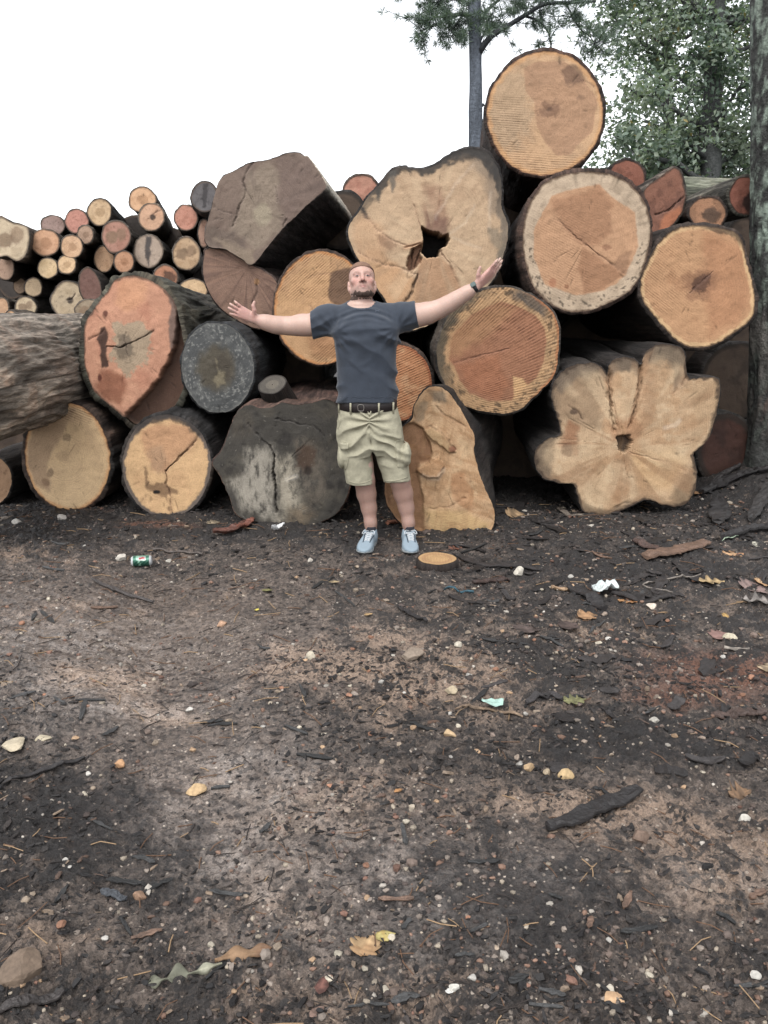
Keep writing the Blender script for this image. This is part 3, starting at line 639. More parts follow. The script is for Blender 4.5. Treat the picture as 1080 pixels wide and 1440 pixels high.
# 9 grey weathered log beside it
def p_l9(p):
    p.base((78, 82, 86)).mott((104, 108, 110), .10, 0, .4, .7).speck((146, 150, 150), .4, .3, .5, .7, sstep(.45, .6, p.r))
    p.blob(304, 517, 27, 31, (84, 78, 66), .9, amp=.25).blob(312, 518, 12, 20, (70, 64, 56), .7)
    p.poly([(303, 505), (308, 520), (316, 524), (318, 540), (306, 544), (298, 535), (306, 526)], (128, 120, 98), 2, 4, .15, .8)
    p.rim((98, 100, 100), .03, .02, .02, .6)
build_log('round grey weathered log end between the orange-red log and black stump', ell(306, 517, 51, 64, -4, seed=9, wob=.03), 6.05, p_l9, (306, 518), 3.6, yaw=1, bark=.012, bcol=(52, 54, 56), group=G_F, nang=160, nrad=50)

# 10 bottom row left
def p_l10(p):
    p.base((212, 180, 136)).mott((196, 164, 124), .03, 0, .5, .6)
    p.poly([(40, 620), (55, 585), (85, 572), (108, 574), (84, 620), (66, 655), (70, 690), (50, 680), (38, 650)], (164, 136, 108), 3, 5, .04, .85)  # shade on the left of the face painted as a greyer tone
    p.poly([(80, 590), (110, 580), (135, 610), (140, 650), (115, 600)], (188, 158, 122), 8, 6, .05, .5)
    p.blob(88, 642, 9, 8, (186, 156, 118), .7).blob(71, 664, 5, 6, (140, 116, 92), .8).blob(94, 616, 7, 5, (120, 100, 80), .6, amp=.8).blob(64, 678, 6, 4, (130, 100, 76), .7, rot=40)
    p.rim((206, 152, 94), .06, .03, .04, .8).rim((104, 66, 46), .018, .012, .03, .9)
    p.saws(-22, amt=1, where=p.box(60, 130, 560, 592, 5)*.7)
build_log('pale tan log with thin orange rim, on the ground below the orange-red log', ell(95, 642, 60, 77, -10, seed=11, wob=.02), 6.05, p_l10, (92, 645), 3.6, yaw=0, bark=.022, bcol=(78, 62, 52), bcol2=(62, 58, 54), furrow=.015, group=G_F, bright=1.16)

# 11 bottom row with the crack
def p_l11(p):
    p.base((206, 168, 120)).mott((194, 154, 110), .04, 0, .5, .6)
    p.poly([(198, 605), (225, 596), (262, 600), (280, 615), (250, 645), (232, 662), (215, 660), (205, 635)], (186, 140, 102), 4, 5, .06, .85)
    p.poly([(210, 628), (228, 625), (235, 650), (222, 668), (210, 655)], (160, 130, 102), 5, 7, .08, .6)
    p.poly([(203, 655), (206, 655), (210, 680), (226, 678), (238, 682), (250, 690), (246, 694), (236, 696), (238, 718), (232, 700), (215, 692), (204, 686)], (120, 92, 66), 2, 4, .12, .85)
    p.line([(281, 612), (262, 634), (240, 655), (233, 663)], 1.4, (52, 38, 32), .95, .035, 1.2); p.line([(233, 662), (234, 680), (239, 700), (241, 726)], 1.2, (70, 48, 36), .85, .02, 1.5); p.line([(198, 708), (206, 698)], 1, (60, 44, 34), .8, .01)
    p.blob(220, 692, 5, 3, (30, 24, 22), 1, amp=.3)
    p.rim((88, 84, 86), .07, .025, .06, .92).rim((62, 58, 58), .10, .03, .07, .85, where=p.box(190, 290, 575, 612, 8))
build_log('tan log split by a dark diagonal crack, on the ground left of the black stump', ell(234, 655, 62, 72, 0, seed=12, wob=.02), 5.85, p_l11, (232, 662), 3.6, yaw=1, bark=.015, bcol=(56, 54, 54), bcol2=(84, 72, 62), furrow=.014, group=G_F, bright=1.1)

# 12 left log seen along its bark, 13 small one under it
def p_tan(p): p.base((200, 164, 118)).mott((180, 140, 100), .05, 0, .4, .6).rim((90, 70, 54), .04, .02, .03, .9)
_c = np.array([-2.70, 4.66, 1.07]); _q = [(_c[0]+.40*math.cos(a), _c[1], _c[2]+.35*math.sin(a)) for a in np.linspace(0, 2*math.pi, 18, endpoint=False)]
def topix(w):
    d = np.array(w)-np.array([0, 0, CAM_H]); zc = d[1]*CP - d[2]*SP; yc = d[1]*SP + d[2]*CP
    return (PW/2 + FPX*d[0]/zc, PH/2 - FPX*yc/zc)
build_log('long furrowed grey-barked log at the left edge, seen along its side', [topix(w) for w in _q], 4.66, p_tan, topix(_c), 4.1, yaw=-.6, bark=.03, bcol=(148, 136, 122), bcol2=(204, 186, 164), furrow=.036, ffreq=13, taper=.04, group=G_F, nang=260, nseg=120)
build_log('small brown log at the left edge, under the grey-barked log', ell(-14, 676, 30, 36, 0, seed=14), 6.2, lambda p: p.base((150, 118, 90)).mott((110, 84, 66), .08, 0, .4, .7), None, 3.0, bark=.012, bcol=(54, 48, 44), group=G_F, nang=80, nrad=24)

# 14 black weathered stump left of the man's legs
def p_l14(p):
    p.base((68, 66, 63)).mott((84, 80, 73), .04, 0, .4, .7).mott((44, 42, 42), .05, .1, .5, .7)
    st = fbm(p.X*.13, p.Y*.05, 0, 77, 5, .72)
    def pale(pts, c, a): 
        d = poly_sd(p.X, p.Y, pts) + 14*fbm(p.X*.10, p.Y*.05, 0, 33, 5, .7); p.mixin(sstep(12, -10, d)*a*sstep(-.6, .1, st), c)
    pale([(352, 634), (382, 630), (384, 660), (386, 700), (390, 732), (372, 724), (345, 716), (328, 690), (320, 676), (350, 668)], (160, 156, 147), .95)
    pale([(391, 648), (407, 642), (416, 668), (424, 712), (407, 718), (396, 735), (390, 700)], (166, 160, 146), .95)
    pale([(415, 620), (440, 622), (455, 650), (455, 690), (436, 715), (425, 700), (425, 660)], (112, 104, 94), .7)
    pale([(405, 715), (428, 712), (440, 725), (425, 738), (405, 730)], (120, 106, 88), .8)
    pale([(330, 575), (350, 580), (350, 610), (330, 612)], (88, 82, 74), .6)
    p.blob(430, 645, 14, 17, (80, 62, 50), .9, amp=.5).blob(433, 662, 7, 7, (44, 36, 32), .9)
    p.line([(350, 597), (364, 612), (380, 628), (387, 642)], 1.3, (34, 32, 32), .9, .03, 2); p.line([(387, 640), (385, 660), (387, 690), (389, 720)], 2.2, (30, 28, 28), .95, .06, 2)
    p.line([(404, 675), (416, 670)], 1.0, (200, 190, 170), .8, 0, .5)
    p.line([(388, 588), (440, 600), (458, 612)], 1.0, (38, 36, 36), .8, .015, 2)
    p.speck((150, 146, 140), .6, .70, .8, .5)
def x_l14(root, o0, C, ax, unit):
    c = P(383, 541, 5.95); d = np.array([-.22, -.62, .75]); d /= np.linalg.norm(d)
    ex = np.cross(d, [0, 0, 1.0]); ex /= np.linalg.norm(ex); ez = np.cross(ex, d); n = 44; th = np.arange(n)*2*math.pi/n
    rr = 0.108*(1+.05*np.array(vnoise(np.cos(th)*2, np.sin(th)*2, 0, 3)))
    ring = np.cos(th)[:, None]*ex*rr[:, None]*1.05 + np.sin(th)[:, None]*ez*rr[:, None]*.92
    rows = [c-d*.30+ring*1.25, c-d*.12+ring*1.06, c-d*.03+ring*1.0, c+d*.0+ring*.98]
    V = np.vstack(rows); cb = np.tile(srgb(50, 42, 38), (len(V), 1))
    uvb = np.stack([np.tile(th*.11, 4), np.repeat([0, .18, .27, .3], n)], -1)
    st = obj('branch_stub', mesh_np('branch_stub', V-o0, [grid_faces(4, n)], M_BARK, True, col=cb, uv=uvb), root)
    ss = np.linspace(.04, 1, 16); V = np.vstack([c+d*.001+ring*.98*s for s in ss]); r = np.repeat(ss, n)
    q = fbm(V[:, 0]*30, V[:, 2]*30, 0, 5, 3)
    cc = srgb(92, 86, 78)*(1+.35*q[:, None]); cc = np.where((r < .45)[:, None], srgb(112, 104, 92), cc); cc = np.where((r > .93)[:, None], srgb(54, 48, 44), cc)
    obj('cut_face', mesh_np('cut_face', V-o0, [grid_faces(16, n)[:, ::-1]], M_WOOD, True, col=cc, uv=np.stack([V[:, 0], V[:, 2]], -1), attrs={'ringd': r*.1, 'saw': r*0, 'sawp': r*0}), st)
build_log('broad black weathered stump with pale grey streaks, left of the man\'s legs', [(299, 651), (312, 632), (322, 606), (329, 589), (338, 575), (352, 570), (368, 574), (383, 572), (396, 567), (417, 569), (440, 566), (462, 562), (478, 575), (486, 600), (493, 640), (494, 672), (490, 690), (482, 710), (468, 726), (444, 736), (420, 742), (395, 740), (370, 735), (336, 726), (323, 699), (309, 668)], 5.62, p_l14, (395, 655), 2.6, yaw=2, bark=.003, bcol=(88, 66, 58), bcol2=(128, 100, 84), rnd=.6, furrow=.006, lumps=.05, group=G_F, nang=240, nrad=80, extra=x_l14, cat='log')

# 15 grooved log behind the man's hip
def p_l15(p):
    p.base((192, 132, 86)).mott((206, 160, 116), .06, 0, .4, .7)
    p.rim((170, 96, 54), .07, .03, .04, .8); p.saws(24, amt=.95)
build_log('orange log end with coarse saw grooves, half hidden behind the man\'s hip', ell(557, 539, 50, 54, 0, seed=15, wob=.02), 6.05, p_l15, (557, 539), 3.2, bark=.02, bcol=(64, 52, 44), group=G_F, nang=140, nrad=36)

# 16 torn tan stump behind the man's leg
def p_l16(p):
    p.base((194, 158, 118)).mott((176, 138, 98), .04, 0, .4, .7).mott((206, 176, 136), .06, .1, .5, .6)
    p.poly([(566, 598), (580, 594), (594, 603), (602, 618), (607, 636), (604, 650), (590, 652), (586, 662), (592, 684), (596, 715), (595, 748), (530, 745), (530, 620)], (142, 102, 70), 2.5, 2, .08, .9, .03)
    p.poly([(586, 660), (602, 651), (618, 640), (625, 655), (618, 672), (605, 672), (594, 668)], (176, 134, 92), 2, 3, .08, .8, -.03)
    p.poly([(596, 604), (608, 600), (620, 606), (634, 622), (642, 636), (632, 636), (612, 620), (600, 612)], (176, 146, 104), 1.5, 3, .12, .8, -.02)
    p.poly([(603, 548), (625, 552), (635, 570), (620, 566), (608, 565)], (104, 96, 84), 3, 4, .1, .75)
    p.poly([(582, 578), (596, 560), (602, 566), (594, 590), (582, 596)], (120, 108, 90), 3, 4, .1, .6)
    p.poly([(595, 715), (650, 720), (690, 735), (685, 752), (610, 752)], (196, 164, 108), 6, 6, .05, .7)
    for q in ([(612, 570), (632, 588), (655, 600)], [(594, 604), (606, 599), (622, 608), (640, 632)], [(600, 716), (630, 712), (655, 700)]): p.line(q, 1.2, (86, 62, 44), .8, .015, 1.5)
    p.line([(594, 668), (605, 672), (616, 672), (624, 660)], 1.0, (226, 196, 150), .8, -.01, 1)  # pale highlight painted along the torn edge
    p.mixin(sstep(.1, .5, fbm(p.X*.03+p.Y*.02, p.Y*.14-p.X*.05, 0, 91, 4))*.55, (158, 116, 74))
    p.blob(650, 690, 14, 26, (168, 116, 72), .6, rot=-25).blob(636, 632, 5, 4, (120, 66, 46), .8)
    g_ = fbm(p.X*.16+p.Y*.03, p.Y*.022, 0, 45, 4, .65); p.mixin(sstep(.05, .4, g_)*.35, (160, 122, 82)); p.dep += .014*fbm(p.X*.05, p.Y*.03, 0, 44, 3) + .005*g_
build_log('torn tan stump with a brown hollow, standing behind the man\'s left leg', [(610, 544), (626, 548), (643, 568), (658, 594), (667, 613), (667, 634), (671, 656), (681, 684), (693, 711), (695, 734), (686, 749), (665, 755), (640, 757), (615, 754), (592, 747), (568, 740), (552, 722), (541, 698), (543, 660), (552, 625), (566, 600), (579, 590), (583, 572), (590, 557), (598, 548)], 5.42, p_l16, (616, 660), 2.4, yaw=9, bark=.006, bcol=(50, 44, 41), bcol2=(70, 62, 56), rnd=.9, furrow=.008, ffreq=5, lumps=.03, group=G_F, nang=240, nrad=70)

# 17 lobed root-flare log at right
def p_l17(p):
    p.base((196, 166, 130)).mott((178, 142, 104), .035, -.1, .4, .8).mott((208, 184, 150), .07, .1, .5, .5)
    p.rim((122, 106, 88), .17, .06, .12, .95, where=sstep(610, 540, p.Y)*sstep(980, 940, p.X)).rim((116, 100, 82), .12, .04, .08, .8, where=sstep(800, 770, p.X)).rim((112, 94, 74), .10, .04, .06, .8, where=sstep(690, 715, p.Y))
    p.poly([(777, 545), (800, 522), (845, 520), (852, 560), (850, 600), (820, 600), (790, 590)], (152, 126, 98), 8, 9, .06, .85)  # shaded tone of the upper-left lobe put into the colour
    p.poly([(778, 540), (800, 512), (846, 510), (850, 528), (815, 530), (790, 552)], (116, 102, 88), 5, 7, .09, .85).poly([(857, 505), (900, 500), (900, 522), (860, 524)], (112, 98, 84), 4, 6, .1, .8).poly([(906, 490), (930, 480), (962, 488), (966, 515), (935, 505), (912, 512)], (116, 102, 86), 5, 7, .09, .85).poly([(750, 640), (770, 616), (785, 612), (778, 640), (775, 672), (756, 665)], (120, 104, 86), 5, 7, .09, .75)
    p.poly([(866, 640), (886, 640), (884, 690), (870, 715), (855, 690)], (158, 118, 82), 6, 9, .06, .7).poly([(905, 520), (925, 515), (920, 590), (900, 600)], (162, 124, 90), 7, 9, .06, .6)
    p.poly([(800, 590), (815, 600), (812, 640), (792, 642), (786, 625)], (150, 100, 66), 5, 6, .08, .8); p.blob(797, 632, 8, 9, (110, 72, 50), .8)
    for q, w in (([(856, 522), (858, 550), (860, 580), (864, 604)], 2.5), ([(901, 512), (899, 545), (894, 575), (886, 600)], 2.0)):
        p.line(q, w*2.2, (140, 108, 78), .7, .02, 2); p.line(q, w*.7, (84, 62, 46), .8, .03, 2)
    p.poly([(855, 590), (895, 585), (905, 605), (885, 625), (862, 620)], (160, 116, 80), 6, 7, .08, .7)
    p.poly([(835, 620), (850, 615), (850, 690), (838, 715), (830, 690)], (166, 130, 92), 6, 7, .06, .6)
    p.poly([(885, 640), (930, 630), (970, 640), (940, 690), (900, 690)], (206, 168, 118), 8, 8, .05, .6)
    p.poly([(940, 700), (978, 650), (978, 692), (960, 712)], (128, 108, 84), 4, 5, .08, .75)
    p.poly([(966, 540), (1010, 534), (1010, 560), (985, 620), (972, 636), (980, 590)], (182, 152, 116), 4, 5, .06, .8)
    p.poly([(868, 614), (884, 612), (890, 620), (880, 636), (870, 634)], (56, 44, 38), 1.5, 4, .18, .9, .06)
    p.line([(875, 602), (877, 622), (873, 640)], 1.4, (120, 92, 60), .6, .01, 1.5)
    p.line([(885, 636), (920, 645), (972, 662)], .9, (120, 88, 62), .7, .008, 1.5); p.line([(800, 570), (812, 578), (820, 590)], 1.3, (70, 52, 40), .8, .015, 1.5); p.blob(806, 579, 6, 4, (70, 52, 42), .8)
    p.line([(965, 530), (955, 542), (948, 552)], 2.0, (96, 66, 46), .8, .02, 1.5)
    p.rays((150, 112, 78), 34, .55, .15, .97); p.rays((214, 190, 154), 26, .4, .2, .9); p.rim((70, 56, 46), .025, .02, .05, .9); p.saws(84, amt=.10); p.line([(935, 602), (950, 598), (956, 592)], .8, (210, 180, 140), .8, 0, 1)
    p.line([(905, 712), (880, 706), (850, 722)], 2.0, (60, 46, 38), .5, .01, 2)
build_log('lobed, flower-shaped tan root-flare log on the ground at right', [(752, 645), (755, 630), (770, 618), (788, 611), (786, 595), (776, 560), (780, 535), (800, 517), (825, 510), (845, 515), (854, 527), (858, 510), (875, 502), (892, 505), (901, 513), (908, 495), (925, 485), (945, 485), (961, 495), (967, 528), (976, 533), (990, 530), (1010, 533), (1012, 555), (1004, 595), (994, 620), (976, 637), (980, 660), (977, 690), (960, 710), (935, 711), (910, 702), (885, 712), (860, 724), (836, 724), (820, 718), (812, 697), (806, 681), (790, 680), (766, 672), (755, 660)], 5.82, p_l17, (876, 626), 2.8, bark=.005, bcol=(40, 36, 34), rnd=.9, furrow=.006, group=G_F, nang=340, nrad=80, jag=1.3, rag=.03, bright=.95)
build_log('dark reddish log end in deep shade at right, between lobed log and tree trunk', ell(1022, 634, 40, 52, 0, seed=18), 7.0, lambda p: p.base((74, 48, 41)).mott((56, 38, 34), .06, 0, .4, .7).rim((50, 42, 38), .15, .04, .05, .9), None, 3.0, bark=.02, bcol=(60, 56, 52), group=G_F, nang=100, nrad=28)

# dark filler logs added behind the gaps of the front pile to block the sky
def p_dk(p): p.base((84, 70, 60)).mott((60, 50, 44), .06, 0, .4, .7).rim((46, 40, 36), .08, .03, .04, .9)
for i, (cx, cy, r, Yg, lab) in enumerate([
    (838, 500, 62, 8.2, 'dark filler log deep in the gap between grooved and seven-sided logs'),
    (735, 640, 78, 7.4, 'dark filler log low in the gap between torn stump and lobed log'),
    (940, 455, 60, 8.4, 'dark filler log behind the seven-sided log, above the lobed log'),
    (1035, 535, 50, 8.0, 'dark filler log below the seven-sided log, beside the tree trunk'),
    (405, 525, 50, 7.6, 'dark filler log above the black stump, below the round tan log'),
    (430, 335, 50, 9.3, 'dark filler log under the flat side of the giant split log'),
    (480, 310, 38, 8.6, 'dark filler log in the gap left of the holed giant log'),
    (665, 440, 44, 8.2, 'dark filler log in the gap behind the watch hand'),
    (724, 270, 46, 8.5, 'dark filler log in the gap between the holed log and the topmost log'),
    (730, 375, 46, 8.4, 'dark filler log in the gap between the holed log and pale-ringed log'),
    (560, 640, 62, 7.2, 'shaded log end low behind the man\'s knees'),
    (280, 600, 42, 7.4, 'dark filler log low between the grey log and the cracked log'),
    (150, 590, 36, 7.6, 'dark filler log between the two bottom-row logs at left'),
    (330, 690, 36, 7.0, 'dark filler log low beside the black stump'),
    (20, 640, 42, 8.0, 'dark filler log low behind the small brown log at left edge'),
    (1000, 560, 40, 8.6, 'dark filler log behind the upper right of the lobed log'),
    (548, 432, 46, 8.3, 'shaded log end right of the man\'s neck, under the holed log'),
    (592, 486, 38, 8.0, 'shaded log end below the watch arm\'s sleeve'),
    (1052, 490, 44, 8.8, 'dark filler log behind the tree trunk, right of the seven-sided log'),
    (1052, 345, 38, 8.3, 'dark filler log above right of the seven-sided log, beside the tree trunk'),
    (612, 548, 28, 7.4, 'dark filler log squeezed between the orange grooved log and torn stump'),
    (370, 470, 40, 8.0, 'dark filler log behind the open right hand')]):
    build_log(lab, ell(cx, cy, r, r*1.05, 0, seed=30+i, wob=.05), Yg, p_dk, None, 3.0, bark=.02, bcol=(50, 46, 44), group='dark filler logs set deep in the gaps', nang=64, nrad=16, nseg=12)

# right end, behind: red and split ends plus one lying crosswise
def p_red(c, c2=None, heart=None):
    def f(p):
        p.base(c).mott(c2 or tuple(v*.82 for v in c), .07, 0, .4, .8)
        if heart: p.blob(*heart)
        p.rim((66, 50, 44), .06, .03, .05, .9)
    return f
build_log('small red log end at right, peeping over the pale-ringed log', ell(882, 250, 25, 24, 20, seed=50), 7.9, p_red((148, 92, 74)), None, 2.8, bark=.015, bcol=(58, 48, 44), group=G_R, nang=90, nrad=26)
def p_split(p):
    p.base((138, 92, 74)).mott((116, 76, 62), .07, 0, .4, .8).poly([(925, 330), (935, 300), (955, 290), (960, 300), (940, 325)], (196, 120, 78), 3, 4, .1, .7)
    p.line([(922, 302), (940, 296), (954, 285), (962, 276)], 1.8, (40, 28, 26), .95, .03, 2); p.rim((70, 54, 46), .05, .03, .05, .8)
build_log('pointed, half-split red log end at right, cracked across its middle', [(905, 270), (915, 258), (932, 246), (946, 237), (956, 240), (962, 258), (963, 282), (957, 302), (940, 322), (922, 338), (912, 318), (906, 292)], 7.2, p_split, (936, 288), 2.8, bark=.015, bcol=(86, 78, 70), group=G_R, nang=120, nrad=36)
build_log('round tan log end with a dark brown heart, at right above the seven-sided log', ell(995, 300, 26, 23, 0, seed=52), 7.1, p_red((168, 122, 90), None, (1000, 302, 13, 11, (92, 72, 60), .95)), None, 2.6, bark=.016, bcol=(60, 50, 44), group=G_R, nang=90, nrad=30)
build_log('red log end with a black rotten patch, touching the tree trunk at right', ell(1049, 275, 24, 27, 0, seed=53), 7.3, p_red((150, 92, 76), None, (1056, 284, 12, 14, (52, 36, 34), .95)), None, 2.6, bark=.02, bcol=(86, 82, 72), group=G_R, nang=90, nrad=30)
build_log('mossy greenish-barked log lying crosswise at right, below the leafy tree', ell(950, 285, 14, 32, 0, seed=54), 9.2, p_tan, None, 3.2, yaw=74, pitch=1.5, bark=.02, bcol=(128, 130, 112), bcol2=(96, 102, 84), furrow=.02, group=G_R, nang=120, nrad=16, nseg=60, tilt=(-1.2, 0))
build_log('salmon-red log end peeping up between split log and holed log', ell(509, 278, 28, 33, 0, seed=55), 8.8, p_red((184, 132, 112), (172, 116, 98)), None, 2.6, bark=.015, bcol=(80, 70, 62), group=G_F, nang=100, nrad=28)

# ------------------------------------------------------------------ far pile at left
def p_far(c, kind=0, cc=None):
    def f(p):
        cx, cy = p.X.mean(), p.Y.mean(); R = np.ptp(p.X)/2
        p.base(tuple(.82*v+.18*sum(c)/3 for v in c)).mott(tuple(v*.86 for v in c), .10, 0, .4, .6)  # end colours greyed a little to imitate distance haze
        if kind == 1: p.blob(cx+1, cy, R*.4, R*.4, tuple(v*.8 for v in c), .8)
        if kind == 2: p.poly([(cx-3, cy-R), (cx+4, cy-R), (cx+3, cy), (cx, cy+R), (cx-5, cy+2)], (60, 58, 62), 1.5, 3, .2, .9)
        if kind == 3: p.blob(cx+R*.3, cy-R*.1, R*.55, R*.5, (72, 50, 40), .85, amp=.8)
        if kind == 4: p.blob(cx-R*.3, cy, R*.4, R*.4, (118, 96, 76), .8).blob(cx+R*.35, cy-R*.2, R*.35, R*.45, (124, 100, 80), .7)
        if kind == 5: p.line([(cx-2, cy), (cx+4, cy-3), (cx+9, cy-9)], 1.2, (40, 34, 34), .9, .02); p.blob(cx+2, cy, 4, 4, (46, 38, 36), .9)
        p.rim((84, 70, 60), .07, .04, .05, .8); p.speck(tuple(v*.7 for v in c), .3, .45, .6, .5)
        if cc: p.mott(cc, .09, 0, .3, .8)
    return f
FAR = [
 ([(-8, 318), (0, 305), (14, 312), (30, 316), (40, 322), (41, 340), (36, 358), (24, 367), (10, 360), (-6, 358)], None, (190, 170, 140), 4, 'large pale hewn log end at the far-left edge of the far pile', 10.4),
 ((8, 377, 12, 17), None, (168, 134, 112), 0, 'half-cut pinkish log end at the left frame edge, below the hewn log', 10.8),
 ((28, 402, 9, 11), None, (168, 138, 112), 0, 'thin shaded log end overlapped by a pale thin log, far left', 11.2),
 ((47, 404, 12, 13), None, (204, 174, 134), 0, 'thin pale log end at far left, in front of another thin one', 10.8),
 ((36, 432, 15, 15), None, (196, 174, 140), 4, 'whitish log end just above the grey-barked log, far left', 10.7),
 ((3, 434, 9, 15), None, (190, 146, 108), 0, 'tan log end cut by the left frame edge, above the grey-barked log', 10.9),
 ([(0, 460), (4, 446), (14, 437), (24, 442), (38, 446), (52, 449), (50, 464), (20, 466)], None, (214, 166, 118), 0, 'orange wedge-shaped wood piece on top of the grey-barked log', 10.0),
 ((63, 341, 20, 19), None, (206, 152, 112), 1, 'orange round log end with a small knot, right of the hewn log', 10.6),
 ((74, 317, 17, 14), None, (150, 122, 116), 0, 'mauve-grey log end behind the orange knotted one', 11.2),
 ((108, 312, 16, 17), None, (186, 120, 104), 0, 'pinkish-red log end on the crest at left', 11.0),
 ((120, 330, 11, 13), None, (166, 132, 108), 1, 'small brown log end overlapping the pinkish-red one', 10.7),
 ((101, 347, 15, 16), None, (204, 160, 120), 1, 'light orange log end below the pinkish-red one', 10.6),
 ((67, 377, 14, 14), None, (212, 180, 132), 0, 'cream log end below the orange knotted one, left of a twin', 10.6),
 ((94, 372, 13, 13), None, (210, 172, 126), 1, 'cream log end with orange spot, right of its twin', 10.6),
 ((140, 298, 17, 19), None, (194, 160, 118), 1, 'tan log end on the crest with mossy bark, left of the gap', 10.9),
 ((163, 333, 20, 23), None, (168, 116, 98), 4, 'large rosy-brown log end in the middle of the far pile', 10.6),
 ((147, 364, 14, 18), None, (200, 154, 114), 0, 'plain tan log end tucked under the rosy-brown one', 10.9),
 ((174, 368, 14, 15), None, (184, 130, 92), 1, 'ringed orange log end under the rosy-brown one, at its right', 10.5),
 ((200, 281, 19, 17), None, (206, 156, 112), 1, 'highest log end of the far pile, bright orange tan', 11.2),
 ((213, 305, 18, 19), None, (198, 150, 116), 5, 'log end with a black split, just below the highest one', 10.8),
 ((209, 353, 21, 23), None, (166, 146, 130), 2, 'pale log end with a broad dark streak down its middle', 10.7),
 ((261, 306, 16, 18), None, (196, 128, 106), 0, 'salmon log end on the crest beside the dark grey one', 10.9),
 ((262, 357, 20, 23), None, (180, 146, 108), 4, 'tan log end with two brown heart patches', 10.6),
 ((233, 390, 17, 17), None, (180, 118, 84), 3, 'reddish log end with a hollow dark heart above the mossy bark', 10.4),
 ((271, 408, 20, 16), None, (202, 166, 120), 0, 'cream-tan log end sunk behind the orange-red log\'s bark', 10.3),
 ((288, 277, 19, 21), None, (92, 90, 96), 2, 'dark grey log end on the crest, touching the giant split log', 10.4),
 ((96, 422, 24, 27), None, (172, 152, 122), 5, 'large dull-tan log end with black centre, above the grey-barked log', 10.3),
 ([(113, 385), (122, 376), (132, 382), (140, 396), (142, 414), (132, 424), (118, 420), (112, 404)], None, (112, 76, 68), 0, 'dark red split log end left of the orange-red log', 10.2),
 ((124, 436, 18, 15), None, (150, 132, 108), 4, 'grey-brown log end just left of the orange-red log\'s top', 10.0),
 ((287, 328, 8, 20), None, (170, 128, 108), 0, 'narrow pinkish log end squeezed behind the giant split log', 10.9),
 ((243, 335, 13, 13), None, (70, 62, 58), 0, 'small dark filler log in the middle gap of the far pile', 12.2),  # from here down: dark fillers added to keep sky out of gaps
 ((183, 402, 20, 20), None, (64, 56, 54), 0, 'dark filler log low behind the orange-red log', 12.0),
 ((60, 410, 22, 26), None, (58, 52, 50), 0, 'dark filler log low behind the thin pale ones', 12.3),
 ((240, 372, 22, 22), None, (62, 54, 50), 0, 'dark filler log behind the two-patched tan one', 12.4),
 ((120, 365, 26, 26), None, (60, 54, 52), 0, 'dark filler log in the centre-left gap of the far pile', 12.4),
 ((20, 390, 26, 30), None, (60, 54, 52), 0, 'dark filler log in the gap at far left', 12.4),
 ((180, 395, 26, 26), None, (60, 54, 52), 0, 'dark filler log in the low centre gap of the far pile', 12.8),
 ((280, 350, 26, 30), None, (56, 50, 48), 0, 'dark filler log in the gap beside the giant split log', 12.4),
 ((287, 392, 16, 24), None, (58, 52, 50), 0, 'dark filler log beside the butt log with radiating grain', 11.8),
 ((0, 412, 18, 20), None, (60, 54, 52), 0, 'dark filler log at the left frame edge, low in the far pile', 12.6),
 ((190, 325, 22, 22), None, (58, 52, 50), 0, 'dark filler log in the gap under the black-split one', 12.4),
]
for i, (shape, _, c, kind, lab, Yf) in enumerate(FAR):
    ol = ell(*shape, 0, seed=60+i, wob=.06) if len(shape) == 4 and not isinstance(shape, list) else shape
    build_log(lab, ol, Yf, p_far(c, kind), None, 3.4, yaw=random.uniform(-14, -8), bark=.010, bcol=random.choice([(70, 62, 56), (84, 76, 68), (60, 54, 50), (92, 84, 74)]), group=G_B, nang=72, nrad=18, nseg=16, furrow=.008, jag=.35, taper=.1, bright=1.22)
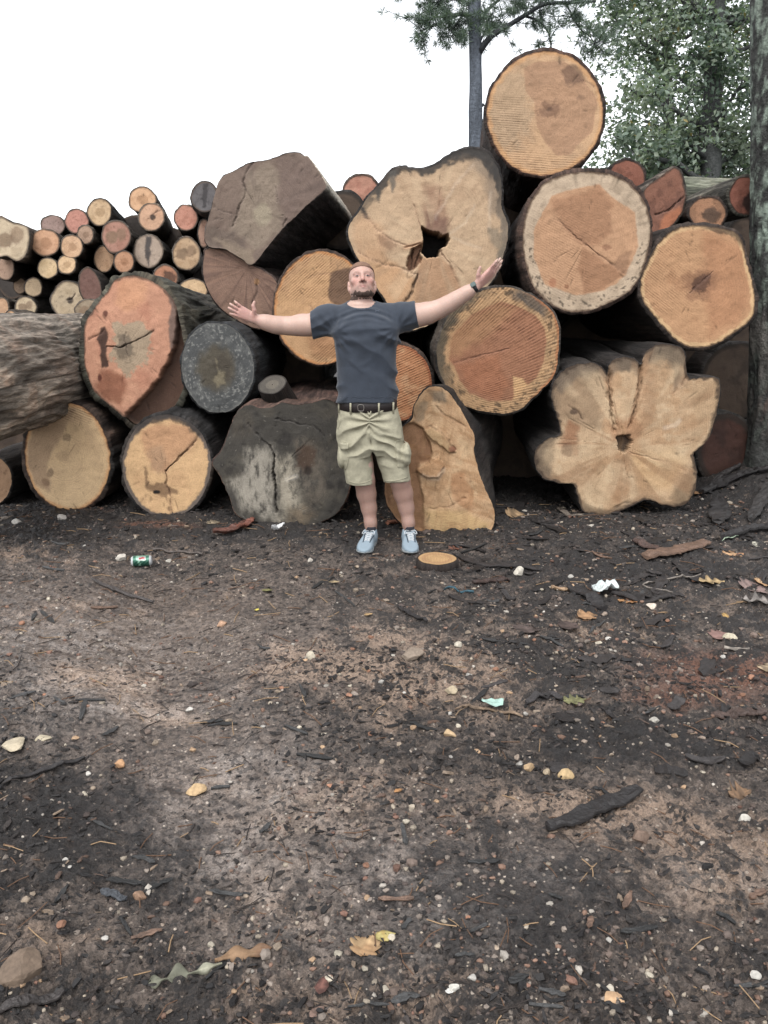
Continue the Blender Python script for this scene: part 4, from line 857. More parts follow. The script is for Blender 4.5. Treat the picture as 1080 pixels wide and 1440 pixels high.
# ------------------------------------------------------------------ solid shapes from distance functions (for the man)
def mesh_sdf(f, lo, hi, h, newton=2):
    lo = np.asarray(lo, float); hi = np.asarray(hi, float); B = 12
    nb = np.ceil((hi-lo)/(h*B)).astype(int); n = nb*B+1
    bi = np.stack(np.meshgrid(*[np.arange(k) for k in nb], indexing='ij'), -1).reshape(-1, 3)
    cen = lo + (bi+0.5)*B*h; dc = f(cen); act = np.abs(dc) < B*h*0.87*1.5+h
    D = np.ones(n, np.float32); 
    for (i, j, k) in bi[dc < 0]: D[i*B:i*B+B+1, j*B:j*B+B+1, k*B:k*B+B+1] = -1
    loc = np.stack(np.meshgrid(*[np.arange(B+1)]*3, indexing='ij'), -1).reshape(-1, 3)
    A = bi[act]
    for c in range(0, len(A), 120):
        blk = A[c:c+120]; idx = (blk[:, None, :]*B + loc[None]).reshape(-1, 3)
        D[idx[:, 0], idx[:, 1], idx[:, 2]] = f(lo + idx*h)
    S = D < 0
    cs = [S[a:n[0]-1+a, b:n[1]-1+b, c:n[2]-1+c] for a in (0, 1) for b in (0, 1) for c in (0, 1)]
    tot = sum(c.astype(np.int8) for c in cs); mixed = (tot > 0) & (tot < 8)
    ci = np.argwhere(mixed); vid = np.full(mixed.shape, -1, np.int64); vid[mixed] = np.arange(len(ci))
    corner = np.array([(a, b, c) for a in (0, 1) for b in (0, 1) for c in (0, 1)])
    dv = np.stack([D[ci[:, 0]+a, ci[:, 1]+b, ci[:, 2]+c] for a, b, c in corner], -1)
    acc = np.zeros((len(ci), 3)); cnt = np.zeros(len(ci))
    for i in range(8):
        for j in range(i+1, 8):
            if np.abs(corner[i]-corner[j]).sum() != 1: continue
            a, b = dv[:, i], dv[:, j]; m = (a < 0) != (b < 0)
            t = np.where(m, a/(a-b+1e-12), 0)[:, None]
            acc += np.where(m[:, None], corner[i]+(corner[j]-corner[i])*t, 0); cnt += m
    V = lo + (ci + acc/np.maximum(cnt, 1)[:, None])*h
    F = []
    for ax in range(3):
        b, c = (ax+1) % 3, (ax+2) % 3
        sl0 = [slice(None)]*3; sl1 = [slice(None)]*3; sl0[ax] = slice(0, -1); sl1[ax] = slice(1, None)
        ch = S[tuple(sl0)] != S[tuple(sl1)]; e = np.argwhere(ch)
        e = e[(e[:, b] > 0) & (e[:, c] > 0) & (e[:, b] < n[b]-1) & (e[:, c] < n[c]-1)]
        if not len(e): continue
        q = []
        for (ob, oc) in ((0, 0), (1, 0), (1, 1), (0, 1)):
            w = e.copy(); w[:, b] -= ob; w[:, c] -= oc; q.append(vid[w[:, 0], w[:, 1], w[:, 2]])
        q = np.stack(q, -1); fl = S[e[:, 0], e[:, 1], e[:, 2]]
        q[~fl] = q[~fl][:, ::-1]; F.append(q[(q >= 0).all(1)])
    F = np.vstack(F)
    for _ in range(newton):
        d = f(V); e = h*0.4
        g = np.stack([f(V+np.eye(3)[k]*e)-f(V-np.eye(3)[k]*e) for k in range(3)], -1)/(2*e)
        st = d[:, None]*g/(np.sum(g*g, 1)[:, None]+0.05); l = np.linalg.norm(st, axis=1)[:, None]
        V = V - st*np.minimum(1, 0.8*h/(l+1e-9))
    return V, F
def smin(a, b, k):
    h = np.clip(0.5+0.5*(b-a)/k, 0, 1); return b*(1-h)+a*h - k*h*(1-h)
def smax(a, b, k): return -smin(-a, -b, k)
def cone(p, a, b, ra, rb):
    a = np.asarray(a, float); ab = np.asarray(b, float)-a; t = np.clip(((p-a)@ab)/(ab@ab), 0, 1)
    return np.linalg.norm(p-a-t[:, None]*ab, axis=1) - (ra+(rb-ra)*t)
def elli(p, c, r, M=None):
    q = p-np.asarray(c); q = q@M if M is not None else q
    r = np.asarray(r, float); k0 = np.linalg.norm(q/r, axis=1); k1 = np.linalg.norm(q/(r*r), axis=1)
    return k0*(k0-1)/(k1+1e-9)
def chain(p, pts, rad, k=0.01):
    d = None
    for i in range(len(pts)-1):
        c = cone(p, pts[i], pts[i+1], rad[i], rad[i+1]); d = c if d is None else smin(d, c, k)
    return d
def schain(p, pts, rad, k=.03, n=9):
    q = catmull(np.column_stack([np.array(pts), rad]), n, False); return chain(p, list(q[:, :3]), list(q[:, 3]), .045)
def column(p, zs, cx, cy, a, b, pw=2.3):
    """upright body of changing oval section"""
    z = p[:, 2]; A = np.interp(z, zs, a); Bq = np.interp(z, zs, b); X = np.interp(z, zs, cx); Yq = np.interp(z, zs, cy)
    q = (np.abs((p[:, 0]-X)/A)**pw + np.abs((p[:, 1]-Yq)/Bq)**pw)**(1/pw)
    d = (q-1)*np.minimum(A, Bq)*0.95
    return np.maximum(d, np.maximum(z-zs[-1], zs[0]-z))

# ------------------------------------------------------------------ the man
YM = 5.10
def Q(px, py, dy=0.0): return P(px, py, YM+dy)
def zof(py, dy=0.0): return Q(540, py, dy)[2]
def xof(px, py): return Q(px, py)[0]
# head frame, tipped back
HC = Q(508.5, 391.5, -0.01) + np.array([0, 0.085, -0.019]); TILT = math.radians(23); TURN = math.radians(4); LEAN = math.radians(-2)
_Rx = np.array(Matrix.Rotation(TILT, 3, 'X').inverted()); _Rz = np.array(Matrix.Rotation(TURN, 3, 'Z')); _Ry = np.array(Matrix.Rotation(LEAN, 3, 'Y'))
HR = _Ry@_Rz@_Rx
HS = 1.05
def headloc(p): return (p-HC)@HR/HS
def head_world(v): return np.asarray(v)@HR.T*HS + HC
def culled(f, c, R):
    def g(p):
        d = np.linalg.norm(p-c, axis=1)-R; m = d < .07; out = np.maximum(d, .07)
        if m.any(): out[m] = f(p[m])
        return out
    return g
def f_head0(p):
    q = headloc(p); m = q.copy(); m[:, 0] = np.abs(m[:, 0])
    d = elli(q, (0, .012, .030), (.0765, .098, .088))
    d = smin(d, elli(q, (0, -.026, -.036), (.0620, .068, .082)), .03)
    d = smin(d, cone(m, (.054, .018, -.055), (.020, -.066, -.096), .022, .019), .03)
    d = smin(d, elli(q, (0, -.078, -.100), (.026, .018, .018)), .02)
    d = smin(d, elli(m, (.044, -.060, -.022), (.024, .020, .018)), .02)
    d = smin(d, cone(m, (.006, -.088, .021), (.042, -.076, .020), .010, .010), .016)
    d = smin(d, cone(q, (0, -.090, .010), (0, -.117, -.036), .0075, .0125), .012)
    d = smin(d, elli(m, (.0145, -.101, -.041), (.009, .012, .009)), .007)
    d = smax(d, -elli(m, (.031, -.1015, .001), (.0175, .0155, .0095)), .010)
    d = smin(d, elli(m, (.031, -.0790, .000), (.0140, .0125, .0125)), .004)
    d = smin(d, elli(q, (0, -.082, -.066), (.030, .018, .022)), .015)
    d = smin(d, cone(m, (0, -.0985, -.0635), (.021, -.088, -.0665), .0052, .003), .006)
    d = smin(d, cone(m, (0, -.0965, -.0770), (.017, -.088, -.0745), .0065, .003), .006)
    d = smax(d, -cone(m, (0, -.106, -.0700), (.023, -.093, -.0705), .0032, .002), .003)
    d = smax(d, -elli(m, (.0075, -.108, -.0475), (.0045, .007, .004)), .003)
    ear = smin(elli(m, (.0800, .022, -.018), (.0085, .021, .033)), elli(m, (.0765, .010, -.045), (.007, .010, .011)), .008)
    ear = smax(ear, -elli(m, (.0900, .016, -.016), (.008, .011, .019)), .006)
    return smin(d, ear, .006)
f_head = culled(lambda p: f_head0(p)*HS, HC, .20)
SHO_R, SHO_L = Q(461, 449, .02), Q(564, 446, .02)
ELB_R, ELB_L = Q(402, 458, .03), Q(612, 437, .00)
WRI_R, WRI_L = Q(360, 449, -.02), Q(669, 403.5, -.05)
HIP_R, HIP_L = Q(498, 592, .0), Q(541, 592, .0)
KNE_R, KNE_L = Q(512, 672, -.01), Q(561, 670, -.01)
ANK_R, ANK_L = Q(522, 745, -.01), Q(575.5, 745, -.01)
def hand(p, wr, roots, tips, rr, thumb, bend):
    d = None
    for i, (a, b) in enumerate(zip(roots, tips)):
        w = wr*0.80 + np.asarray(a)*0.20 + (np.asarray(a)-np.mean(roots, 0))*0.45
        c = cone(p, w, a, .0155, .0118); d = c if d is None else smin(d, c, .014)
    for a, b, r in zip(roots, tips, rr):
        a = np.asarray(a); b = np.asarray(b); m1 = a+(b-a)*.46+bend*.5; m2 = a+(b-a)*.76+bend*.6
        d = smin(d, chain(p, [a, m1, m2, b], [r, r*.92, r*.84, r*.72], .004), .005)
    return smin(d, chain(p, thumb, [.0150, .0125, .0105, .0085], .005), .012)
H_R = dict(roots=[Q(341.5, 433.5, -.045), Q(338, 436.8, -.05), Q(336.3, 440.8, -.05), Q(337.3, 445.3, -.045)],
           tips=[Q(330.2, 423.8, -.06), Q(323.4, 427, -.065), Q(321.4, 432.8, -.06), Q(323.6, 440.6, -.05)], rr=[.0090, .0092, .0090, .0080],
           thumb=[Q(357.0, 444, -.04), Q(357.5, 436, -.055), Q(356.0, 430, -.06), Q(357.6, 424.8, -.06)], bend=np.array([0, -.012, 0]))
H_L = dict(roots=[Q(688.0, 379.5, -.055), Q(691.5, 381, -.04), Q(693.5, 383.5, -.02), Q(694.5, 387, .0)],
           tips=[Q(699.6, 365, -.07), Q(703.5, 363.5, -.045), Q(706.2, 366.0, -.015), Q(704.5, 372.5, .012)], rr=[.0090, .0092, .0090, .0080],
           thumb=[Q(672.5, 394, -.06), Q(672.5, 386.5, -.075), Q(673.6, 381, -.08), Q(675.2, 376, -.085)], bend=np.array([0, -.012, 0]))
_hr = culled(lambda p: hand(p, WRI_R, **H_R), (WRI_R+H_R['roots'][1])/2, .17); _hl = culled(lambda p: hand(p, WRI_L, **H_L), (WRI_L+H_L['roots'][1])/2, .17)
def f_arms(p):
    r = schain(p, [SHO_R, Q(436, 457.5, .025), ELB_R, Q(385, 456.5, .01), WRI_R], [.072, .056, .045, .043, .0285], .03)
    r = smin(r, elli(p, Q(424, 455, .02), (.055, .05, .054)), .03)
    r = smin(r, _hr(p), .014)
    l = schain(p, [SHO_L, Q(590, 443, .01), ELB_L, Q(632, 427, -.02), WRI_L], [.072, .060, .048, .043, .0275], .03)
    l = smin(l, elli(p, Q(600, 441, .01), (.055, .052, .056)), .03)
    l = smin(l, _hl(p), .014)
    return np.minimum(r, l)
TZ = [zof(625), zof(600), zof(575), zof(555), zof(530), zof(505), zof(480), zof(462), zof(448), zof(438), zof(430)]
TX = [xof(x, y) for x, y in ((519, 625), (518.5, 600), (517.5, 575), (516.5, 555), (516, 530), (515, 505), (514, 480), (513, 462), (512, 448), (510, 438), (508, 430))]
TYc = [YM+v for v in (.01, .01, .01, .005, .0, .0, .0, .005, .015, .025, .03)]
def f_torso(p): return column(p, TZ, TX, TYc, [.145, .16, .165, .160, .155, .165, .180, .185, .170, .12, .07], [.09, .100, .100, .098, .095, .105, .112, .112, .095, .08, .06])
def f_legs(p): return culled(f_legs0, Q(540, 680), .62)(p)
def f_legs0(p):
    r = schain(p, [HIP_R, KNE_R, Q(514.5, 690, .01), Q(518.5, 712, .015), ANK_R, ANK_R-np.array([0, 0, .05])], [.082, .060, .058, .045, .030, .033], .05)
    l = schain(p, [HIP_L, KNE_L, Q(566, 690, .01), Q(571, 712, .015), ANK_L, ANK_L-np.array([0, 0, .05])], [.082, .060, .058, .045, .030, .033], .05)
    return np.minimum(r, l)
NECK = [head_world((0, .028, -.05)), Q(508, 425, .035), Q(508.5, 440, .04)]
def f_body(p):
    d = smin(f_head(p), chain(p, NECK, [.058, .059, .066], .03), .022)
    d = smin(d, cone(p, Q(508, 436, .045), SHO_R, .060, .058), .03); d = smin(d, cone(p, Q(508, 436, .045), SHO_L, .060, .058), .03)
    d = smin(d, f_torso(p), .04); d = smin(d, f_arms(p), .035)
    return smin(d, f_legs(p), .04)
import time as _t
def build_man():
    _t0 = _t.time()
    lo = np.minimum(Q(318, 420), Q(700, 800)) - .05; lo = np.array([xof(318, 440)-.04, YM-.22, -.02]); hi = np.array([xof(708, 380)+.05, YM+.24, HC[2]+.16])
    V, F = mesh_sdf(f_body, lo, hi, .0066, 1)
    # ---- skin colouring
    q = headloc(V); hd = np.linalg.norm(q/np.array([.11, .14, .15]), axis=1) < 1.05
    n1 = fbm(V[:, 0]*22, V[:, 1]*22, V[:, 2]*22, 5, 3)
    col = np.tile(srgb(217, 178, 160), (len(V), 1))*(1+.07*n1[:, None])
    def mx(m, c): 
        nonlocal col; m = np.clip(m, 0, 1)[:, None]; col = col*(1-m)+srgb(*c)*m
    leg = sstep(zof(660), zof(675), V[:, 2]); mx(leg*.85, (178, 138, 122)); mx(leg*sstep(.1, .5, fbm(V[:, 0]*60, V[:, 1]*60, V[:, 2]*9, 8, 3))*.25, (160, 116, 98))
    for h, w in ((H_R, WRI_R), (H_L, WRI_L)):
        c = np.mean(h['roots'], 0); mx(sstep(.13, .05, np.linalg.norm(V-(c*.7+w*.3), axis=1))*.6*sstep(.02, -.01, V[:, 1]-c[1]-.0), (228, 160, 150))
    x, y, z = q[:, 0], q[:, 1], q[:, 2]; ax_ = np.abs(x)
    mx(hd*.6, (214, 164, 147))
    mx(hd*np.exp(-((ax_-.042)/.022)**2-((z+.03)/.024)**2)*.5*(y < 0), (220, 142, 128)); mx(hd*np.exp(-(x/.017)**2-((z+.038)/.02)**2)*.5*(y < -.08), (214, 134, 120))
    mx(hd*np.exp(-((ax_-.032)/.02)**2-((z-.0)/.012)**2)*.45*(y < -.05), (176, 118, 106))
    brow = np.exp(-((ax_-.034)/.019)**2-((z-.023-.06*(ax_-.034))/.0055)**2)*(y < -.06); mx(hd*brow*.6, (124, 86, 70))
    lid = np.exp(-((ax_-.031)/.013)**2-((z+.0005)/.0028)**2)*(y < -.07); mx(hd*lid*.95, (48, 36, 34)); mx(hd*np.exp(-((ax_-.031)/.020)**2-((z-.010)/.006)**2)*(y < -.06)*.45, (150, 104, 92))  # lids darkened, brow shadow painted above the eyes
    eyew = np.exp(-((ax_-.031)/.011)**2-((z+.0035)/.0018)**2)*(y < -.08); mx(hd*eyew*.3, (150, 140, 136))
    lip = np.exp(-(x/.021)**2-((z+.0705)/.0085)**2)*(y < -.075); mx(hd*lip*.75, (190, 104, 98))
    ml = np.exp(-(x/.024)**4-((z+.0705+.12*ax_*0)/.0024)**2)*(y < -.07); mx(hd*ml*.8, (110, 58, 54))
    nos = np.exp(-((ax_-.0075)/.0045)**2-((z+.0478)/.0035)**2)*(y < -.09); mx(hd*nos*.8, (90, 50, 46))
    stub = sstep(-.045, -.075, z+.35*(ax_-.02)*0 + .25*(y+.09))*(y < .035)*hd*sstep(-.15, -.125, z); stub = stub*(1-lip)
    mx(stub*.5, (128, 100, 88)); must = np.exp(-(x/.024)**2-((z+.057)/.006)**2)*(y < -.08); mx(hd*must*.25, (140, 104, 88))
    mx(sstep(.055, .085, z+.35*y*0)*hd*(y > -.085)*sstep(-.075, -.045, y)*.5, (150, 112, 92))
    m, t, b = newmat('skin'); 
    cc = attr_(t, 'Col', 'Color'); tc = N(t, 'ShaderNodeTexCoord').outputs['Object']; nn = noise_(t, tc, 120, 3, .6)
    cc = mix_(t, 1.0, cc, ramp_(t, nn, [(.3, .93), (.7, 1.05)]), 'MULTIPLY'); t.links.new(cc, b.inputs['Base Color'])
    b.inputs['Roughness'].default_value = .48; b.inputs['Specular IOR Level'].default_value = .35
    b.inputs['Subsurface Weight'].default_value = .12; b.inputs['Subsurface Radius'].default_value = (.012, .004, .002); b.inputs['Subsurface Scale'].default_value = 1.0
    bump_(t, b, nn, .08, .003)
    base = np.array([Q(548, 770)[0], YM-.05, 0.0])
    root = obj('person', mesh_np('person', V-base, F, m, True, col=col), None, base)
    tag(root, 'man in navy T-shirt and khaki shorts, arms spread wide before the log pile', 'person')
    def part(name, V, F, mat, parent=None, col=None, smooth=True, **kw):
        pr = parent or root; off = base if pr is root else base
        o = obj(name, mesh_np(name, V-base, F, mat, smooth, col=col, **kw), root if parent is None else parent)
        return o
    # ---- hair and beard
    mh = make_flat('short_hair', srgb(146, 110, 88), .85, .5, 260, .8, .004)
    def f_hair(p):
        qq = headloc(p); d = f_head(p) - .006
        reg = np.maximum(.062 - qq[:, 2] - 1.1*np.clip(qq[:, 1]-.005, 0, .07), -(qq[:, 1]+.083 - .25*np.abs(qq[:, 0])))
        return smax(d + .0015*vnoise(p[:, 0]*220, p[:, 1]*220, p[:, 2]*220, 3), reg, .004)
    hv, hf = mesh_sdf(f_hair, HC-.16, HC+.17, .0055); part('hair', hv, hf, mh)
    mb = make_flat('beard_hair', srgb(92, 73, 64), .9, .7, 300, .9, .004)  # beard colour deepened to include the shade under the chin
    def f_beard(p):
        qq = headloc(p); a = np.abs(qq[:, 0]); d = smin(f_head(p), chain(p, NECK, [.058, .059, .066], .03), .012) - .0026 + .0030*vnoise(p[:, 0]*180, p[:, 1]*180, p[:, 2]*180, 9)
        top = -.102 + .60*np.clip(a-.020, 0, .05) + .010*vnoise(a*90, qq[:, 1]*90, qq[:, 2]*60, 8); back = qq[:, 1]-.006
        bot = -.140 + .25*np.clip(qq[:, 1]+.08, 0, .1)
        return smax(smax(d, qq[:, 2]-top, .006), np.maximum(back, bot-qq[:, 2]), .006)
    bv, bf = mesh_sdf(f_beard, HC-.17, HC+.12, .0055); part('beard', bv, bf, mb)
    # ---- eyes
    me_ = make_flat('eye_white', srgb(196, 186, 178), .25, .05, 50, 0); mi = make_flat('iris', srgb(60, 66, 72), .2, .1, 50, 0)
    th, ph = np.meshgrid(np.linspace(0.01, math.pi-.01, 9), np.arange(14)*2*math.pi/14, indexing='ij')
    sv = np.stack([np.sin(th)*np.cos(ph), np.sin(th)*np.sin(ph), np.cos(th)], -1).reshape(-1, 3)
    for s in (-1, 1):
        e = part('eye', head_world(sv*np.array([.0105, .0105, .0030])+np.array([s*.031, -.0845, -.0022])), [grid_faces(9, 14)], me_)
        part('iris', head_world(sv*np.array([.0048, .003, .0036])+np.array([s*.031, -.0940, -.0022])), [grid_faces(9, 14)], mi, e)
    # ---- T-shirt
    SLR, SLL = Q(438.5, 458, .02), Q(586.5, 442, .01); dR = SLR-SHO_R; dR /= np.linalg.norm(dR); dL = SLL-SHO_L; dL /= np.linalg.norm(dL)
    dR = dR + np.array([0, 0, .28]); dR /= np.linalg.norm(dR); dL = dL + np.array([0, 0, .02]); dL /= np.linalg.norm(dL)
    zs = [zof(565), zof(552), zof(535), zof(515), zof(495), zof(478), zof(462), zof(448), zof(437), zof(428)]
    sx = [xof(516.5, 560), xof(516.5, 552), xof(516, 535), xof(515.5, 515), xof(515, 495), xof(514.5, 478), xof(514, 462), xof(513, 448), xof(511, 437), xof(509, 428)]
    def folds(p):
        x, y, z = p[:, 0]-xof(514, 500), p[:, 1], p[:, 2]
        w = .0
        # pulls from the arm pits across the chest, and along the shoulders
        for (cx, cz, s) in ((-.185, zof(468), 1), (.20, zof(462), -1)):
            dx, dz = x-cx, z-cz; a = np.arctan2(dz, dx*s); r = np.hypot(dx, dz)
            w = w + .0045*np.sin(a*12+1.3*vnoise(x*9, z*9, 0, 4))*np.exp(-(r/.17)**2)*sstep(.03, .09, r)
        yo = z-zof(436)+.06*(x/.2)**2; w = w + .006*np.sin(yo*170+2.0*vnoise(x*6, z*6, 0, 3))*np.exp(-((yo+.02)/.04)**2)*sstep(.22, .05, np.abs(x))
        dg = z*.8 + x*.55 + .03*vnoise(x*7, z*7, 0, 12); w = w + .008*(1-1.6*np.abs(np.sin(dg*27)))*sstep(-.15, .35, vnoise(x*4+2, z*4, 0, 6))*sstep(zof(450), zof(480), z)
        w = w + .006*(1-1.6*np.abs(np.sin((z*1.0-x*.5+.04*vnoise(x*6, z*6, 0, 15))*36)))*sstep(0, .5, vnoise(x*5+7, z*5, 0, 16))
        w = w + .006*fbm(x*7, y*7, z*7, 31, 3)
        return w
    def f_shirt(p):
        d = column(p, zs, sx, [YM+.0, YM+.0, YM, YM, YM, YM, YM+.003, YM+.015, YM+.028, YM+.035], [.194, .192, .188, .186, .194, .207, .210, .190, .13, .075], [.135, .133, .128, .127, .132, .140, .140, .122, .092, .075], 2.25)
        r = cone(p, SHO_R, SLR, .088, .082); l = cone(p, SHO_L, SLL, .088, .085)
        tr = smin(cone(p, Q(508, 438, .045), SHO_R, .072, .074), cone(p, Q(508, 438, .045), SHO_L, .072, .074), .02)
        d = smin(smin(d, tr, .05), smin(r, l, .01), .045)
        d = smin(d, elli(p, Q(491, 468, -.072), (.085, .045, .06)), .05); d = smin(d, elli(p, Q(538, 466, -.072), (.085, .045, .06)), .05)
        d = smin(d, chain(p, NECK, [.066, .069, .078], .03), .02)
        d = d - folds(p)
        d = smax(d, zof(563.5)+.012*np.cos((p[:, 0]-TX[3])*9)-.012+.004*vnoise(p[:, 0]*12, p[:, 1]*12, 0, 5)-p[:, 2], .004)
        d = smax(d, (p-SLR)@dR, .004); d = smax(d, (p-SLL)@dL, .004)
        nk = head_world((0, -.02, -.155)); n_n = np.array([0, -.42, .9]); n_n /= np.linalg.norm(n_n)
        neckd = np.linalg.norm((p-Q(508, 432, .03))[:, :2], axis=1)
        cut = (p-Q(508.5, 431.5, -.03))@n_n
        d = np.where(neckd < .092, smax(d, cut, .004), d)
        return d
    m, t, b = newmat('navy_jersey'); tc = N(t, 'ShaderNodeTexCoord').outputs['Object']
    n1 = noise_(t, tc, 14, 4, .6); n2 = noise_(t, tc, 420, 2, .6)
    cc = mix_(t, 1.0, srgb(56, 65, 79), ramp_(t, n1, [(.3, .86), (.7, 1.12)]), 'MULTIPLY'); cc = mix_(t, 1.0, cc, ramp_(t, n2, [(.3, .85), (.7, 1.15)]), 'MULTIPLY')
    t.links.new(cc, b.inputs['Base Color']); b.inputs['Roughness'].default_value = .85; b.inputs['Sheen Weight'].default_value = .15
    bump_(t, b, math_(t, 'ADD', n1, math_(t, 'MULTIPLY', n2, .25)), .25, .006); M_SH = m
    sv_, sf_ = mesh_sdf(f_shirt, [xof(428, 450), YM-.24, zof(572)], [xof(598, 440), YM+.26, zof(418)], .0065)
    shirt = part('t_shirt', sv_, sf_, m)
    # hem stitching, collar rib
    def hit(px, py, f, y0=YM-.35):
        d = ray(px, py); o = np.array([0, 0, CAM_H]); tt = y0/d[1]
        for _ in range(60): tt += .8*float(f((o+d*tt)[None])[0])
        return o+d*tt if abs(tt*d[1]-YM) < .3 else None
    def hits(pp, f, y0=YM-.35):
        d = np.array([ray(*q_) for q_ in pp]); o = np.array([0, 0, CAM_H]); tt = y0/d[:, 1]
        for _ in range(50): tt = tt + .8*np.clip(f(o+d*tt[:, None]), -.05, .2)
        w = o+d*tt[:, None]; return [w[i] if abs(w[i, 1]-YM) < .3 else None for i in range(len(w))]
    mlogo = make_flat('faded_print', srgb(108, 118, 134), .8, .1, 50, 0)
    tl = []
    for s in (1, -1):
        pts = [h_+np.array([0, -.001, 0]) for h_ in hits([(530.5+3.2*math.sin(a), 437.2+s*(2.6-2.6*math.cos(a))) for a in np.linspace(-1.15, 1.15, 7)], f_shirt) if h_ is not None]
        tl.append(tube(pts, .0016, 6))
    LV, LF = join(tl); part('chest_logo', LV, LF, mlogo, shirt)
    pts = [h_+np.array([0, -.0005, 0]) for h_ in hits([(x, 559.0+.8*math.sin(x*.5)) for x in np.linspace(478, 555, 22)], f_shirt) if h_ is not None]
    LV, LF = tube(pts, .0013, 5); part('hem_seam', LV, LF, M_SH, shirt)
    # ---- cargo shorts
    def f_shorts(p):
        zz = [zof(640), zof(618), zof(600), zof(580), zof(566)]
        up = column(p, zz, [xof(520, 640), xof(519.5, 618), xof(519, 600), xof(518, 580), xof(517, 566)], [YM+.01]*5, [.19, .21, .203, .194, .184], [.12, .136, .138, .133, .125], 2.3)
        r = chain(p, [Q(499, 600), Q(501, 640, -.005), Q(507.5, 684, -.01)], [.108, .098, .092], .03); l = chain(p, [Q(540, 600), Q(551, 640, -.005), Q(559.5, 680, -.01)], [.108, .096, .088], .03)
        x, y, z = p[:, 0], p[:, 1], p[:, 2]
        cutc = -cone(p, Q(521.5, 622, -.2), Q(521.5, 622, .25), .012, .012)
        lg = smin(r, l, .012); d = smin(up, lg, .03)
        gap = np.maximum(np.abs(x-np.interp(z, [zof(690), zof(650), zof(614)], [xof(534, 690), xof(527, 650), xof(521.5, 614)])) - np.interp(z, [zof(690), zof(650), zof(612), zof(605)], [.026, .014, .002, -.02]), z-zof(606))
        d = smax(d, -gap, .012)
        for (cx, cy, rx, rz, hx) in ((480.5, 642, .032, .080, -.02), (571.5, 638, .034, .078, -.05)):
            d = smin(d, elli(p, Q(cx, cy, hx), (rx, .07, rz)), .012)
        xx = x-xof(520, 600); pin = p-Q(519.5, 592, -.13)
        w = .007*np.sin(np.arctan2(pin[:, 2], np.abs(pin[:, 0])+.02)*13+1.5*vnoise(x*9, z*9, 0, 2))*np.exp(-(np.linalg.norm(pin, axis=1)/.16)**2)
        w = w + .012*(1-1.6*np.abs(np.sin((z*.9+np.abs(xx)*.35+.035*vnoise(x*9, z*9, y*9, 22))*42)))*sstep(-.2, .5, vnoise(x*6, z*6, y*5, 23))*sstep(zof(575), zof(605), z)
        w = w + .009*fbm(x*13, y*13, z*13, 24, 3)*sstep(zof(570), zof(600), z)
        d = d - w
        d = smax(d, z-zof(568.5)-.006*np.sin(xx*8), .004)
        hemr = zof(679)+.14*(x-xof(507, 679))*0 + .01*vnoise(x*20, y*20, 0, 3); heml = zof(675)-.10*(x-xof(559, 675))*-1*.9
        return smax(d, np.where(xx < (xof(527, 650)-xof(520, 600)), hemr, heml+.008*vnoise(x*20, y*20, 0, 4))-z, .004)
    m, t, b = newmat('khaki_cotton'); tc = N(t, 'ShaderNodeTexCoord').outputs['Object']
    n1 = noise_(t, tc, 22, 5, .65); n2 = noise_(t, tc, 500, 2, .6); n3 = noise_(t, tc, 60, 4, .6, 1.5)
    cc = mix_(t, 1.0, srgb(184, 178, 151), ramp_(t, n1, [(.3, .86), (.7, 1.12)]), 'MULTIPLY'); cc = mix_(t, 1.0, cc, ramp_(t, n2, [(.3, .9), (.7, 1.1)]), 'MULTIPLY')
    t.links.new(cc, b.inputs['Base Color']); b.inputs['Roughness'].default_value = .9
    bump_(t, b, math_(t, 'ADD', n3, math_(t, 'MULTIPLY', n2, .15)), .35, .012); M_KH = m
    kv, kf = mesh_sdf(f_shorts, [xof(462, 600), YM-.24, zof(694)], [xof(590, 600), YM+.26, zof(560)], .0062)
    shorts = part('cargo_shorts', kv, kf, m)
    for pts_ in ([(478.5, 628), (480.5, 623.5), (487, 622), (489.5, 625)], [(489, 625), (490.5, 640), (488, 655), (484, 664)], [(556, 621), (563, 619), (570.5, 621.5), (573.5, 628)], [(556, 621), (557, 640), (562, 655), (568, 660)], [(521.5, 578), (520.5, 588), (518, 600)], [(476.5, 582), (478.5, 592), (475.5, 603)], [(489, 676), (500, 679.5), (512, 679), (525, 673.5)], [(541, 676), (550, 676.5), (562, 674.5), (574, 670)]):
        pp = [h_ + np.array([0, -.0005, 0]) for h_ in hits(catmull(np.array(pts_, float), 12, False), f_shorts) if h_ is not None]
        pp = [pp[0]]+[b_ for a_, b_ in zip(pp[:-1], pp[1:]) if np.linalg.norm(a_-b_) < .06]
        if len(pp) < 3: continue
        LV, LF = tube(pp, .0032, 6); part('pocket_seam' if pts_[0][1] < 665 and pts_[0][0] not in (521.5,) else 'hem_seam', LV, LF, M_KH, shorts)
    def slab(nm, x0, x1, y0, y1, off, skew=0.0, sag=0.0):
        nu, nv = 9, 11; pts = []
        for v in np.linspace(0, 1, nv):
            for u in np.linspace(0, 1, nu):
                px = x0+(x1-x0)*u+skew*v; py = y0+(y1-y0)*v+sag*math.sin(math.pi*u); pts.append((px, py))
        pts = hits(pts, f_shorts); ok = [q_ for q_ in pts if q_ is not None]
        if len(ok) < .7*len(pts): return
        ym = np.mean([q_[1] for q_ in ok]); pts = np.array([q_ if q_ is not None and abs(q_[1]-ym) < .12 else np.array([np.nan]*3) for q_ in pts])
        if np.isnan(pts).any():
            return
        G = pts.reshape(nv, nu, 3); e = np.minimum.outer(np.minimum(np.arange(nv), nv-1-np.arange(nv)), np.minimum(np.arange(nu), nu-1-np.arange(nu)))
        e = np.minimum(np.minimum(np.arange(nv), nv-1-np.arange(nv))[:, None], np.minimum(np.arange(nu), nu-1-np.arange(nu))[None]); o_ = np.where(e == 0, -.003, off+.003*vnoise(G[..., 0]*60, G[..., 2]*60, 0, 3))
